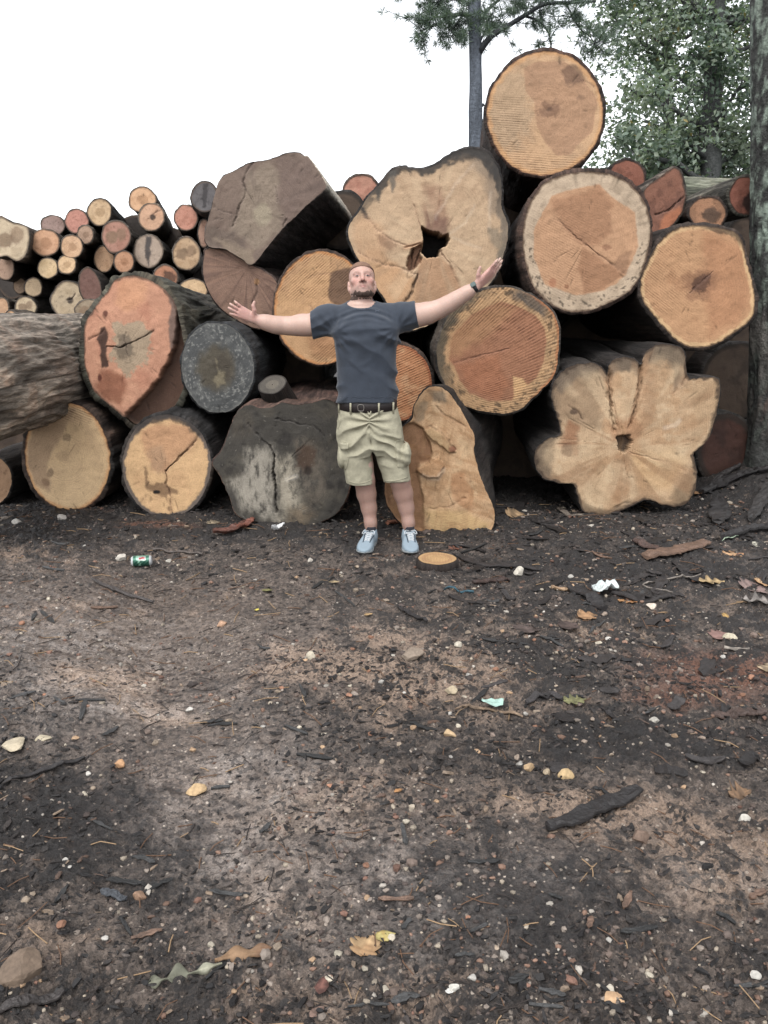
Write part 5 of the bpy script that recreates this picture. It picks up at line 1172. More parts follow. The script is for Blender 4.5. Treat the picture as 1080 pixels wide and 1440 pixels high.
        V_ = G-np.stack([0*o_, o_, 0*o_], -1); part(nm, V_.reshape(-1, 3), [grid_faces(nv, nu, False)], M_KH, shorts)
    slab('cargo_pocket', 479, 490, 630, 662, .010, 2); slab('pocket_flap', 478, 491, 622, 632, .016, 0, 1)
    slab('cargo_pocket', 556, 571, 630, 659, .010, 2); slab('pocket_flap', 554.5, 571.5, 619.5, 630, .016, 0, 1)
    # ---- belt, loops, buckle
    def oval(n, z0, z1, a, bq, c, t0=.006):
        th = np.arange(n)*2*math.pi/n; e = np.stack([np.sign(np.cos(th))*np.abs(np.cos(th))**.87*a, np.sign(np.sin(th))*np.abs(np.sin(th))**.87*bq, 0*th], -1)
        R = [e*.97+[0, 0, z0], e+[0, 0, z0+.003], e+[0, 0, z1-.003], e*.97+[0, 0, z1]]
        sag = np.stack([0*th, 0*th, -.012*np.maximum(0, -np.sin(th))**2], -1)
        return np.vstack([r+sag for r in R])+c, [grid_faces(4, n)]
    mbelt = make_flat('dark_leather', srgb(46, 38, 38), .5, .3, 90, .3, .003); bc = np.array([xof(517, 566), YM+.005, 0])
    V2, F2 = oval(64, zof(575)-.0, zof(561)+.01, .188, .131, bc); belt = part('belt', V2, F2, mbelt)
    mst = make_flat('buckle_metal', srgb(120, 112, 104), .35, .15, 60, 0, spec=.6)
    yb = YM+.005-.131*.985
    def rect_tube(x, z, w, h, r, y): 
        c = np.array([x, y, z]); pts = [c+np.array([sx_*w, 0, sz_*h]) for sx_, sz_ in ((-1, -1), (1, -1), (1, 1), (-1, 1), (-1, -1))]; return tube(catmull(np.array(pts), 24, False), r, 6)
    V2, F2 = rect_tube(xof(508, 568), zof(568)-.012, .016, .017, .0028, yb-.003); part('buckle', V2, F2, mst, belt)
    for px in (494, 533, 477, 553):
        xx = xof(px, 567)-bc[0]; yy = YM+.005-.131*(max(0, 1-abs(xx/.188)**2.3))**(1/2.3)
        pp = [np.array([bc[0]+xx, yy-.006, zof(576)-.014]), np.array([bc[0]+xx, yy-.007, zof(567)-.01]), np.array([bc[0]+xx, yy-.005, zof(563)-.004])]
        LV, LF = tube(pp, .0062, 8); part('belt_loop', LV, LF, M_KH, shorts)
    # ---- watch
    mw = make_flat('black_rubber', srgb(40, 42, 46), .5, .2, 60, .1); wa = WRI_L-Q(650, 414, -.035); wa /= np.linalg.norm(wa)
    e1 = np.cross(wa, [0, 1, 0]); e1 /= np.linalg.norm(e1); e2 = np.cross(wa, e1); cW = WRI_L-wa*.006; th = np.arange(28)*2*math.pi/28
    ring = np.cos(th)[:, None]*e1+np.sin(th)[:, None]*e2
    rows = [cW-wa*.013+ring*.028, cW-wa*.012+ring*.0325, cW+wa*.012+ring*.0325, cW+wa*.013+ring*.028]
    wt = part('wrist_watch', np.vstack(rows), [grid_faces(4, 28)], mw)
    fd = -e2 if (-e2)[1] < 0 else e2; fd = fd*.8+e1*(.6 if e1[2] > 0 else -.6); fd /= np.linalg.norm(fd); sd = np.cross(fd, wa)
    c0 = cW+fd*.031; bx = []
    for k, sc in ((0, 1.0), (.006, 1.0), (.008, .86)):
        bx.append(np.array([c0+fd*k+wa*a*.017*sc+sd*b_*.016*sc for a, b_ in ((-1, -.6), (-.6, -1), (.6, -1), (1, -.6), (1, .6), (.6, 1), (-.6, 1), (-1, .6))]))
    Vw = np.vstack(bx+[(c0+fd*.008)[None]]); j = np.arange(8); part('watch_case', Vw, [grid_faces(3, 8), np.stack([16+j, 16+(j+1) % 8, np.full(8, 24)], -1)], make_flat('watch_glass', srgb(84, 104, 100), .12, .1, 40, 0, spec=.6), wt, smooth=False)
    # ---- running shoes
    mu = make_flat('blue_mesh_upper', srgb(150, 170, 184), .8, .14, 300, .3, .003); ms = make_flat('pale_sole', srgb(176, 184, 186), .6, .12, 80, .1); ml_ = make_flat('grey_lace', srgb(216, 222, 226), .8, .1, 80, .1); mk = make_flat('black_sock', srgb(40, 42, 52), .9, .2, 120, .2); md = make_flat('dark_trim', srgb(66, 82, 96), .7, .2, 120, .2)
    def shoe(heel, ang):
        R = np.array([[math.cos(ang), -math.sin(ang), 0], [math.sin(ang), math.cos(ang), 0], [0, 0, 1]])
        SS = 1.1
        def L(p): return (p-heel)@R/SS            # local: -y points to the toe
        def Wd(v): return np.asarray(v)*SS@R.T+heel
        def width(y): return np.interp(-y, [-.01, .02, .08, .14, .20, .25, .285, .297], [.018, .034, .038, .041, .049, .044, .026, .006])
        def f_sole(p):
            q = L(p); w = width(q[:, 1]); zb = np.interp(-q[:, 1], [0, .03, .20, .29], [.004, 0, 0, .018]); zt = np.interp(-q[:, 1], [0, .1, .29], [.034, .030, .030])
            d = np.abs(q[:, 0]+.008*np.sin(-q[:, 1]*9))-w*1.03; d = np.maximum(d, np.maximum(-q[:, 1]-.297, q[:, 1]-.004))
            return smax(smax(d, zb-q[:, 2], .008), q[:, 2]-zt, .006)
        def f_up(p):
            q = L(p); q = q.copy(); q[:, 0] += .008*np.sin(-q[:, 1]*9)
            d = elli(q, (0, -.215, .030), (.048, .082, .040)); d = smin(d, elli(q, (0, -.13, .040), (.041, .10, .052)), .03)
            d = smin(d, elli(q, (0, -.045, .045), (.037, .052, .062)), .03); d = smin(d, cone(q, (0, -.05, .06), (0, -.052, .098), .036, .034), .025)
            d = smax(d, -cone(q, (0, -.055, .088), (0, -.057, .14), .025, .030), .006)
            return smax(smax(d, q[:, 2]-.100-.25*(q[:, 1]+.05), .008), .022-q[:, 2], .004)
        lo, hi = heel-np.array([.16, .34, .03]), heel+np.array([.16, .12, .16])
        v, f = mesh_sdf(f_up, lo, hi, .0055); up = part('shoe', v, f, mu)
        v, f = mesh_sdf(f_sole, lo, hi, .006); part('sole', v, f, ms, up)
        def top(y, x):
            z = .14
            for _ in range(16): z -= .9*float(f_up(Wd((x, y, z))[None])[0])/SS
            return Wd((x, y, z))
        for i in range(5):
            y0 = -.105-.020*i; hw = .021-.0012*i
            for s in (1, -1):
                pp = [top(y0+s*.008*u, hw*u)+np.array([0, 0, .002]) for u in np.linspace(-1, 1, 8)]; LV, LF = tube(pp, .0028, 6); part('lace', LV, LF, ml_, up)
        for s in (1, -1):
            pp = [top(-.10-.11*u, s*(.026-.006*u))+np.array([0, 0, .001]) for u in np.linspace(0, 1, 9)]; LV, LF = tube(pp, .0035, 6); part('lace_stay', LV, LF, md, up)
            pp = catmull(np.array([Wd((s*.004, -.098, .098)), Wd((s*.028, -.118, .108)), Wd((s*.036, -.150, .094)), Wd((s*.014, -.118, .098))]), 14, False); LV, LF = tube(pp, .0024, 6); part('lace_bow', LV, LF, ml_, up)
        LV, LF = tube([Wd((0, -.054, .07)), Wd((0, -.054, .095)), Wd((0, -.053, .116))], [.033, .0335, .0335], 20); part('sock', LV, LF, mk)
    gz = lambda x, y: float(ground_low(x, y))+.004
    for an, toe, ang in ((ANK_R, (511, 785), None), (ANK_L, (581, 785.5), None)):
        g = gpix(*toe); v = np.array([an[0], an[1], 0])-np.array([g[0], g[1], 0]); a = math.atan2(v[0], v[1]); hl = np.array([an[0], an[1], 0])+np.array([math.sin(a), math.cos(a), 0])*.052
        hl[2] = gz(hl[0], hl[1])+.004; shoe(hl, -a)
    return root
MAN = build_man()
# ------------------------------------------------------------------ trees
def scatter_quads(C, D, W, L, n_seed, fold=0.25):
    """leaf-sized folded blades: centres C (n,3), directions D, widths, lengths -> V, F (two quads each)"""
    r = np.random.default_rng(n_seed); n = len(C)
    D = D/np.linalg.norm(D, axis=1)[:, None]; U = r.normal(size=(n, 3)); S = np.cross(D, U); S /= np.linalg.norm(S, axis=1)[:, None]+1e-9; Nn = np.cross(S, D)
    W = W[:, None]; L = L[:, None]
    a = C; b = C + D*L*.45 + S*W*.5 + Nn*W*fold; c = C + D*L; d = C + D*L*.45 - S*W*.5 + Nn*W*fold; m = C + D*L*.5
    V = np.stack([a, b, c, d], 1).reshape(-1, 3); i = np.arange(n)*4
    return V, np.concatenate([np.stack([i, i+1, i+2], -1), np.stack([i, i+2, i+3], -1)])
def make_leaf_mat(name, c1, c2, c3):
    m, t, b = newmat(name); cc = attr_(t, 'Col', 'Color'); t.links.new(cc, b.inputs['Base Color']); b.inputs['Roughness'].default_value = .55
    tr = N(t, 'ShaderNodeBsdfTranslucent'); t.links.new(mix_(t, 1.0, cc, (1.3, 1.5, .8), 'MULTIPLY'), tr.inputs[0])
    mx = N(t, 'ShaderNodeMixShader'); mx.inputs[0].default_value = .3; out = t.nodes['Material Output']
    t.links.new(b.outputs[0], mx.inputs[1]); t.links.new(tr.outputs[0], mx.inputs[2]); t.links.new(mx.outputs[0], out.inputs[0]); return m
M_LEAF = make_leaf_mat('tree_leaves', 0, 0, 0); M_TRUNK = make_col('tree_bark', .9, .55, 26, .9, .03)
def limb(a, b, r0, r1, seed, wig=.25, n=9):
    r = np.random.default_rng(seed); a = np.asarray(a, float); b = np.asarray(b, float); t = np.linspace(0, 1, n)[:, None]
    L = np.linalg.norm(b-a); off = np.cumsum(r.normal(size=(n, 3)), 0)*L*wig/n; off = off - t*off[-1]; 
    return a+(b-a)*t + off, r0+(r1-r0)*t[:, 0]
def broadleaf(label, base, trunk_top, r0, clumps, nleaf, seed, lsize=.085, cols=((44, 66, 44), (78, 102, 74), (120, 138, 104)), yellow=.03, trunk_col=(52, 50, 48), group=None):
    r = np.random.default_rng(seed); base = np.asarray(base, float); root = empty('tree', base)
    tp, tr = limb(base, trunk_top, r0, r0*.45, seed, .10, 14); parts = [tube(tp, tr, 14, True, .25, seed)]
    V, F = join(parts); c = np.tile(srgb(*trunk_col), (len(V), 1))*(1+.4*fbm(V[:, 0]*9, V[:, 1]*9, V[:, 2]*2, 3, 3)[:, None])
    to = obj('trunk', mesh_np('trunk', V-base, F, M_TRUNK, True, col=c), root)
    allC, allD = [], []
    for k, (c0, rad, w) in enumerate(clumps):
        c0 = np.asarray(c0, float); j = np.argmin(np.abs(tp[:, 2]-(c0[2]-.35*np.linalg.norm((c0-tp[-1])[:2])))); 
        lp, lr = limb(tp[j], c0, max(.02, tr[j]*.42), .012, seed+k+5, .28, 10); V, F = tube(lp, lr, 7)
        lo = obj('limb', mesh_np('limb', V-base, F, M_TRUNK, True, col=np.tile(srgb(*trunk_col), (len(V), 1))), root)
        tw = []; nt_ = int(7+6*w); rad = rad*.85
        for q in range(nt_):
            e = c0 + r.normal(size=3)*rad*np.array([.62, .62, .50]); s = lp[r.integers(5, 10)]
            p_, r_ = limb(s, e, .010, .004, seed*77+k*31+q, .35, 6); tw.append(tube(p_, r_, 4, False))
            m = int(nleaf*w/nt_); tt = r.random(m)**.7; idx = np.clip((tt*5).astype(int), 0, 4); fr = tt*5-idx
            pc = p_[idx]*(1-fr)[:, None]+p_[idx+1]*fr[:, None]; allC.append(pc + r.normal(size=(m, 3))*rad*.11); allD.append(r.normal(size=(m, 3))*np.array([1, 1, .6])+np.array([0, 0, -.35]))
        if tw:
            V, F = join(tw); obj('twigs', mesh_np('twigs', V-base, F, M_TRUNK, True, col=np.tile(srgb(*trunk_col), (len(V), 1))), lo)
    C = np.vstack(allC); D = np.vstack(allD); n = len(C); W = lsize*r.uniform(.45, .8, n); L = lsize*r.uniform(.8, 1.4, n)
    V, F = scatter_quads(C, D, W, L, seed+9)
    q = fbm(C[:, 0]*1.1, C[:, 1]*1.1, C[:, 2]*1.1, seed, 3); mixv = np.clip(.5+q*.9+r.normal(size=n)*.28, 0, 1)[:, None]
    c = np.where(mixv < .5, srgb(*cols[0])*(1-mixv*2)+srgb(*cols[1])*mixv*2, srgb(*cols[1])*(2-mixv*2)+srgb(*cols[2])*(mixv*2-1))
    ye = r.random(n) < yellow; c[ye] = srgb(178, 160, 92)
    cr = obj('crown', mesh_np('crown', V-base, F, M_LEAF, True, col=np.repeat(c, 4, 0)), root); cr['kind'] = 'stuff'
    tag(root, label, 'tree', group); return root
# broad oak-like tree behind the right end of the pile
YT = 15.5
def T(px, py, dy=0): return P(px, py, YT+dy)
cl = []
for (px, py, dy, rad, w) in [(880, 120, -1, 1.0, 1.0), (862, 190, -1.5, .8, .8), (905, 170, 0, 1.0, 1.0), (900, 60, .5, .9, .7), (870, 20, 1, .9, .7), (960, 30, 0, 1.1, 1.1), (1010, 60, -.6, 1.2, 1.3), (1050, 30, .4, 1.2, 1.2), (1000, 125, .8, 1.1, 1.2),
                             (1045, 110, -.8, 1.1, 1.1), (950, 190, -.5, .9, 1.0), (985, 205, .5, 1.0, 1.2), (1035, 190, 0, 1.0, 1.2), (910, 215, -1, .8, .9), (960, 235, .4, .8, 1.0), (1010, 245, .5, .9, 1.0), (1060, 230, 0, .9, 1.0), (880, 235, .3, .8, .8), (930, 95, 1.2, .7, .5),
                             (940, -30, 0, 1.2, 1.0), (1020, -40, 0, 1.3, 1.2), (1100, 60, 0, 1.3, 1.0), (1110, 180, 0, 1.3, 1.0), (860, -60, 0, 1.1, .7), (1090, -80, 0, 1.4, 1.0), (970, -110, 0, 1.4, 1.0), (1150, -20, 0, 1.4, 1), (920, 270, .8, .9, .8), (980, 280, .8, .9, .9), (1040, 285, .8, .9, .9)]:
    cl.append((T(px, py, dy), rad, w))
b0 = T(1000, 300); b0 = np.array([b0[0], YT, -.05])
broadleaf('leafy oak-like tree rising behind the right end of the pile', b0, T(1008, 40) + np.array([0, 0, 1.5]), .24, cl, 620, 101, .095, ((96, 118, 104), (138, 158, 140), (182, 196, 174)), .01, (92, 95, 94))  # leaf colours lightened to carry the haze of the bright sky
# a second, greyer tree further back on the right
cl2 = [(P(px, py, 24+dy), 1.7, 1.0) for (px, py, dy) in [(870, 60, 0), (930, 40, 1), (900, 130, 0), (960, 110, 1), (1010, 150, 0), (1060, 90, 1), (880, 210, 1), (940, 220, 0), (1000, 230, 1), (1060, 210, 0), (840, 10, 0), (1100, 140, 0), (1000, 20, 0), (1080, 0, 0)]]
b1 = P(930, 300, 24); b1 = np.array([b1[0], 24, -.05])
broadleaf('pale grey-green tree far behind the leafy oak-like one', b1, P(940, 60, 24), .26, cl2, 460, 202, .12, ((100, 120, 104), (140, 156, 138), (176, 188, 168)), .01)

# pine
def build_pine():
    YP = 14.0
    def S(px, py, dy=0): return P(px, py, YP+dy)
    base = S(668, 300); base = np.array([base[0]+.05, YP, -.05]); root = empty('pine_tree', base)
    tp = np.array([base, S(669, 380), S(668.5, 210), S(669, 120), S(668, 60), S(667, 0), S(669, -120), S(672, -260)]); tp = catmull(tp, 40, False)
    rr = np.interp(tp[:, 2], [0, 4, 6, 9], [.17, .108, .10, .07]); V, F = tube(tp, rr, 18, True, .14, 4)
    n = fbm(V[:, 0]*14, V[:, 1]*14, V[:, 2]*4, 2, 4)[:, None]; c = srgb(104, 112, 124)*(1+.6*n)
    obj('trunk', mesh_np('trunk', V-base, F, M_TRUNK, True, col=c), root)
    # dead knots on the trunk
    for px, py in ((678, 150), (678, 172), (660, 40)):
        V, F = tube([S(669, py), S(px, py-2), S(px+(3 if px > 669 else -3), py-3)], [.05, .03, .02], 8); obj('branch_knot', mesh_np('branch_knot', V-base, F, M_TRUNK, True, col=np.tile(srgb(80, 84, 92), (len(V), 1))), root)
    r = np.random.default_rng(5); NC, ND = [], []
    br = [([(661, 22), (645, 20), (628, 26), (610, 36), (590, 44)], .035, 0), ([(661, 8), (640, -5), (615, 5), (598, 18)], .03, .4), ([(673, 74), (690, 52), (715, 36), (738, 22), (765, 6), (800, 4), (838, 2)], .05, -.2),
          ([(738, 22), (757, 30), (770, 44), (775, 60), (775, 67)], .022, -.25), ([(795, 4), (806, 24), (815, 40), (830, 52), (838, 66)], .018, -.1), ([(674, 60), (688, 36), (705, 31)], .02, .3), ([(760, 8), (770, -15), (800, -30)], .03, 0), ([(669, 40), (690, 10), (720, -10), (760, -15)], .03, .5), ([(669, -40), (700, -60), (760, -50), (830, -30)], .05, .3), ([(669, -60), (640, -70), (590, -40), (560, -30)], .045, 0), ([(650, 22), (640, 38), (630, 48)], .015, 0)]
    for i, (pp, r0, dy) in enumerate(br):
        w = catmull(np.array([S(x, y, dy*(.2+j/len(pp))) for j, (x, y) in enumerate(pp)]), 22, False); V, F = tube(w, np.linspace(r0, r0*.3, 22), 7, True, .2, i)
        bo = obj('branch', mesh_np('branch', V-base, F, M_TRUNK, True, col=np.tile(srgb(70, 74, 78), (len(V), 1))), root)
        tw = []; bare = i in (3,)
        for k in range(3 if bare else 20):
            s = w[r.integers(6 if not bare else 16, 22)] if i != 2 else w[r.integers(4, 22)]; e = s + r.normal(size=3)*np.array([.28, .28, .18])+np.array([0, 0, .03])
            p_, r_ = limb(s, e, .008, .004, i*100+k, .3, 5); tw.append(tube(p_, r_, 4, False))
            for q in range(3):
                c0 = p_[-1-q] + r.normal(size=3)*.03; m = 46; d = r.normal(size=(m, 3)); d /= np.linalg.norm(d, axis=1)[:, None]; d = d*.9 + (e-s)/(np.linalg.norm(e-s)+1e-6)*.5
                NC.append(np.tile(c0, (m, 1))); ND.append(d)
        V, F = join(tw); obj('twigs', mesh_np('twigs', V-base, F, M_TRUNK, True, col=np.tile(srgb(70, 74, 78), (len(V), 1))), bo)
    C = np.vstack(NC); D = np.vstack(ND); n = len(C); V, F = scatter_quads(C, D, r.uniform(.006, .011, n), r.uniform(.08, .16, n), 8, .1)
    mixv = np.clip(.5+r.normal(size=n)*.3, 0, 1)[:, None]; c = srgb(84, 104, 96)*(1-mixv)+srgb(140, 160, 144)*mixv
    o = obj('needles', mesh_np('needles', V-base, F, M_LEAF, True, col=np.repeat(c, 4, 0)), root); o['kind'] = 'stuff'
    tag(root, 'tall pine with a slim grey trunk, behind the topmost log', 'tree')
build_pine()

# lichen-covered trunk at the right edge, close by
def build_edge_trunk():
    Yt = 6.95; top = P(1100, -60, Yt); b = P(1104, 655, Yt); gz = float(ground_low(b[0], Yt)); base = np.array([b[0], Yt, gz]); root = empty('tree', base)
    nr, na = 150, 90; lean = (P(1108, 0, Yt)[0]-b[0])/(P(1108, 0, Yt)[2]-gz); zz = np.linspace(-.15, top[2]+.6-gz, nr); th = np.arange(na)*2*math.pi/na; rows = []
    for z in zz:
        cx = lean*z; R = np.interp(z, [-.15, 0, .25, .8, 2.0, 4], [.36, .335, .30, .275, .26, .24])
        f = fbm(th*0+np.cos(th)*5.5+.4*vnoise(np.cos(th)*2, z*3, 0, 2), np.sin(th)*5.5, z*1.6, 71, 4, .6); g = fbm(np.cos(th)*14, np.sin(th)*14, z*6, 72, 3, .6)
        rr = R + .028*(1-2*np.abs(f)) + .008*g + .05*np.maximum(0, np.cos(th*5+1))*np.exp(-np.maximum(z, 0)/.22)
        rows.append(np.stack([cx+rr*np.cos(th), rr*np.sin(th), np.full(na, z)], -1))
    V = np.vstack(rows); z = V[:, 2]; x = V[:, 0]; y = V[:, 1]
    n = fbm(x*20, y*20, z*7, 73, 4, .65); c = np.tile(srgb(70, 70, 68), (len(V), 1))*(1+.8*n[:, None])
    li = sstep(-.08, .22, fbm(x*15, y*15, z*11, 74, 4, .65))*np.interp(z, [.5, 1.3, 1.8, 4], [.15, .4, .95, .9]); c = c*(1-li[:, None])+srgb(158, 174, 158)*li[:, None]
    gr = sstep(0, .4, fbm(x*9, y*9, z*3, 75, 3))*np.interp(z, [.0, .3, 1.0, 1.5], [0, .8, .8, 0]); c = c*(1-gr[:, None])+srgb(124, 118, 112)*gr[:, None]
    pk = np.exp(-((x+.25)/.08)**2-((z-.42)/.16)**2)*(y < .05)*sstep(-.2, .3, fbm(x*30, y*30, z*7, 76, 3)); c = c*(1-pk[:, None])+srgb(150, 118, 106)*pk[:, None]
    obj('trunk', mesh_np('trunk', V, [grid_faces(nr, na)], M_TRUNK, True, col=c), root)
    tag(root, 'thick lichen-spotted tree trunk at the right edge of the frame', 'tree')
build_edge_trunk()
# ------------------------------------------------------------------ litter on the ground
M_STONE = make_col('field_stone', .8, .3, 90, .5, .004); M_CHIP = make_col('wet_bark', .62, .5, 120, .8, .005, .4); M_DRYLEAF = make_col('fallen_leaf', .7, .3, 70, .4, .003); M_TWIG = make_col('dead_twig', .8, .3, 120, .3, .003)
ICO_V = None
def ico(sub=1):
    import bmesh
    bm = bmesh.new(); bmesh.ops.create_icosphere(bm, subdivisions=sub, radius=1.0); V = np.array([v.co[:] for v in bm.verts]); F = np.array([[v.index for v in f.verts] for f in bm.faces]); bm.free(); return V, F
I1V, I1F = ico(1); I2V, I2F = ico(3)
def rotz(a):
    c, s = np.cos(a), np.sin(a); return np.array([[c, -s, 0], [s, c, 0], [0, 0, 1]])
def in_view(n, r, y0, y1, pw):
    """random places on the yard, denser towards the camera"""
    y = y0 + (y1-y0)*r.random(n)**pw; x = (r.random(n)*2-1)*(y*.68+.35); return x, y
def free(x, y):
    """keep scatter out from under the man's shoes"""
    k = np.ones(len(x), bool)
    for a in (ANK_R, ANK_L): k &= np.hypot(x-a[0], y-(a[1]-.09)) > .17
    return k
# --- grit: nobody could count it
def stuff_grit():
    r = np.random.default_rng(31); X, Y = [], []
    for n, y0, y1, pw in ((12000, 1.0, 3.6, 1.3), (8000, 3.2, 6.4, 1.0)):
        x, y = in_view(n, r, y0, y1, pw); X.append(x); Y.append(y)
    x = np.concatenate(X); y = np.concatenate(Y); cl_ = fbm(x*1.5, y*1.5, 0, 5, 3)+.35*fbm(x*6, y*6, 0, 6, 2); k = (r.random(len(x)) < sstep(-.5, .45, cl_)) & free(x, y); x, y = x[k], y[k]; n = len(x)
    s = .0022+.0052*r.random(n)**3*(1+.3*y); s *= np.where(r.random(n) < .04, 1.7, 1.0)
    z = ground_h(x, y); a = r.random(n)*6.28
    sc = np.stack([s*r.uniform(.8, 1.4, n), s*r.uniform(.7, 1.2, n), s*r.uniform(.5, .9, n)], -1)
    jit = 1+.28*r.normal(size=(n, len(I1V), 1)).clip(-1.5, 1.5)*.6
    Vl = I1V[None]*jit*sc[:, None, :]; c_, s_ = np.cos(a)[:, None], np.sin(a)[:, None]
    V = np.stack([Vl[..., 0]*c_-Vl[..., 1]*s_+x[:, None], Vl[..., 0]*s_+Vl[..., 1]*c_+y[:, None], Vl[..., 2]+(z+s*.25)[:, None]], -1).reshape(-1, 3)
    F = (I1F[None]+np.arange(n)[:, None, None]*len(I1V)).reshape(-1, 3)
    pal = np.array([srgb(*c) for c in ((176, 160, 146), (140, 120, 108), (196, 180, 158), (104, 90, 84), (168, 130, 108), (120, 104, 96), (212, 202, 188), (84, 74, 70), (150, 110, 92))]); c = pal[r.choice(9, n, p=[.16, .18, .12, .16, .1, .13, .04, .06, .05])]*r.uniform(.45, .95, (n, 1))
    o = obj('grit', mesh_np('grit', V, F, M_STONE, False, col=np.repeat(c, len(I1V), 0))); tag(o, 'fine grit and tiny pebbles strewn over the muddy yard', 'grit', kind='stuff')
def chips(n, r, x, y, L, W, H, c, lift=.3):
    z = ground_h(x, y); a = r.normal(size=n)*.9+.25; tl = r.normal(size=n)*.22; rl = r.normal(size=n)*.35
    base = np.array([(-1, -.7, 0), (-.3, -1, 0), (.6, -.8, 0), (1, -.1, 0), (.7, .8, 0), (-.2, 1, 0), (-.9, .5, 0)])
    b = base[None]*(1+.35*r.normal(size=(n, 7, 1)).clip(-1, 1)); top = b.copy(); top[..., 2] = 1; top[..., :2] *= .86; lo = b.copy(); lo[..., 2] = -1
    Vl = np.concatenate([lo, top], 1)*np.stack([L, W, H], -1)[:, None, :]/2
    Vl[..., 2] += .12*L[:, None]*(Vl[..., 0]/L[:, None])**2*r.normal(size=(n, 1))
    ct, st = np.cos(tl)[:, None], np.sin(tl)[:, None]; X = Vl[..., 0]*ct-Vl[..., 2]*st; Z = Vl[..., 0]*st+Vl[..., 2]*ct
    cr, sr = np.cos(rl)[:, None], np.sin(rl)[:, None]; Yv = Vl[..., 1]*cr-Z*sr; Z = Vl[..., 1]*sr+Z*cr
    ca, sa = np.cos(a)[:, None], np.sin(a)[:, None]
    V = np.stack([X*ca-Yv*sa+x[:, None], X*sa+Yv*ca+y[:, None], Z+(z+H*lift+.002)[:, None]], -1).reshape(-1, 3)
    j = np.arange(7); side = np.stack([j, (j+1) % 7, 7+(j+1) % 7, 7+j], -1); tf = np.array([[7, 8, 9, 10], [7, 10, 11, 13], [11, 12, 13, 13]])[:2]; tri = np.array([[11, 12, 13]])
    o = np.arange(n)[:, None, None]*14
    return V, [np.concatenate([(side[None]+o).reshape(-1, 4), (tf[None]+o).reshape(-1, 4)]), (tri[None]+o).reshape(-1, 3)], np.repeat(c, 14, 0)
def stuff_chips():
    r = np.random.default_rng(32); X, Y = [], []
    for n, y0, y1, pw in ((25000, 1.0, 3.4, 1.25), (18000, 3.0, 6.6, 1.0)):
        x, y = in_view(n, r, y0, y1, pw); X.append(x); Y.append(y)
    x = np.concatenate(X); y = np.concatenate(Y); cl_ = fbm(x*1.3+9, y*1.3, 0, 8, 3)+.5*fbm(x*5, y*5, 0, 18, 3)+.3*sstep(4.2, 5.2, y); k = (r.random(len(x)) < sstep(-.40, .35, cl_)*(1-.88*trod(x, y))) & free(x, y); x, y = x[k], y[k]; n = len(x)
    L = (.006+.024*r.random(n)**2.8)*(1+.16*y)*(1-.4*trod(x, y)); W = L*r.uniform(.2, .6, n); H = W*r.uniform(.15, .45, n)
    pal = np.array([srgb(*c) for c in ((34, 30, 29), (47, 41, 38), (66, 57, 53), (92, 82, 76), (28, 25, 26), (104, 78, 62), (146, 124, 102))]); c = pal[r.choice(7, n, p=[.30, .25, .13, .07, .18, .04, .03])]*r.uniform(.75, 1.2, (n, 1))
    V, F, C = chips(n, r, x, y, L, W, H, c)
    o = obj('bark_mulch', mesh_np('bark_mulch', V, F, M_CHIP, False, col=C)); tag(o, 'trodden bark mulch and splinters covering the yard', 'mulch', kind='stuff')
    n = 1500; x, y = in_view(n, r, 1.0, 6.2, 1.3); k = free(x, y); x, y = x[k], y[k]; n = len(x); tw = []
    for i in range(n):
        a = r.random()*6.28; l = r.uniform(.02, .10)*(.6+.2*y[i]); d = np.array([math.cos(a), math.sin(a), r.normal()*.12]); z = float(ground_h(x[i], y[i])); p0 = np.array([x[i], y[i], z+.004])
        q = np.array([p0-d*l*.5, p0+np.array([0, 0, l*.04])+r.normal(size=3)*l*.05, p0+d*l*.5]); q[:, 2] = np.maximum(q[:, 2], z+.001); tw.append(tube(q, .0009+.0006*r.random()+.00025*y[i], 4, False))
    V, F = join(tw); c = np.repeat(np.array([srgb(*cc) for cc in ((120, 88, 64), (60, 52, 48), (170, 138, 100))])[r.choice(3, n, p=[.4, .4, .2])], 12, 0)
    o = obj('pine_straw', mesh_np('pine_straw', V, F, M_TWIG, True, col=c)); tag(o, 'scattered pine needles and thin splinters on the mud', 'needles', kind='stuff')
stuff_grit(); stuff_chips()
# --- single stones
def stone(px, py, w, c, label, group=None, hr=.6, asp=1.3, sub=2, rot=None):
    g = gpix(px, py); zc = g[1]*CP+(CAM_H-g[2])*SP; s = w*zc/FPX/2; r = np.random.default_rng(int(px*7+py*13)); sd = int(px+py)
    V = I2V.copy(); V = V*(1+.22*fbm(V[:, 0]*1.5+sd, V[:, 1]*1.5, V[:, 2]*1.5, sd, 3))[:, None]
    for _k in range(11):
        nn_ = r.normal(size=3); nn_ /= np.linalg.norm(nn_); e_ = V@nn_-r.uniform(.55, .82); V = V-np.maximum(e_, 0)[:, None]*nn_*.96
    V = V*(1+.05*fbm(V[:, 0]*5+sd, V[:, 1]*5, V[:, 2]*5, sd+1, 3))[:, None]*1.18
    V = V*np.array([s, s/asp, s*hr]); a = rot if rot is not None else r.normal()*.5; V = V@rotz(a).T
    n = fbm(V[:, 0]/s*2, V[:, 1]/s*2, V[:, 2]/s*2, sd, 3)[:, None]; col = srgb(*c)*(1+.3*n); low = sstep(-.1, -.45, V[:, 2]/s)[:, None]; col = col*(1-.0*low)
    o = obj('stone', mesh_np('stone', V, I2F, M_STONE, False, col=col), None, (g[0], g[1], g[2]+s*hr*.45)); tag(o, label, 'stone', group)
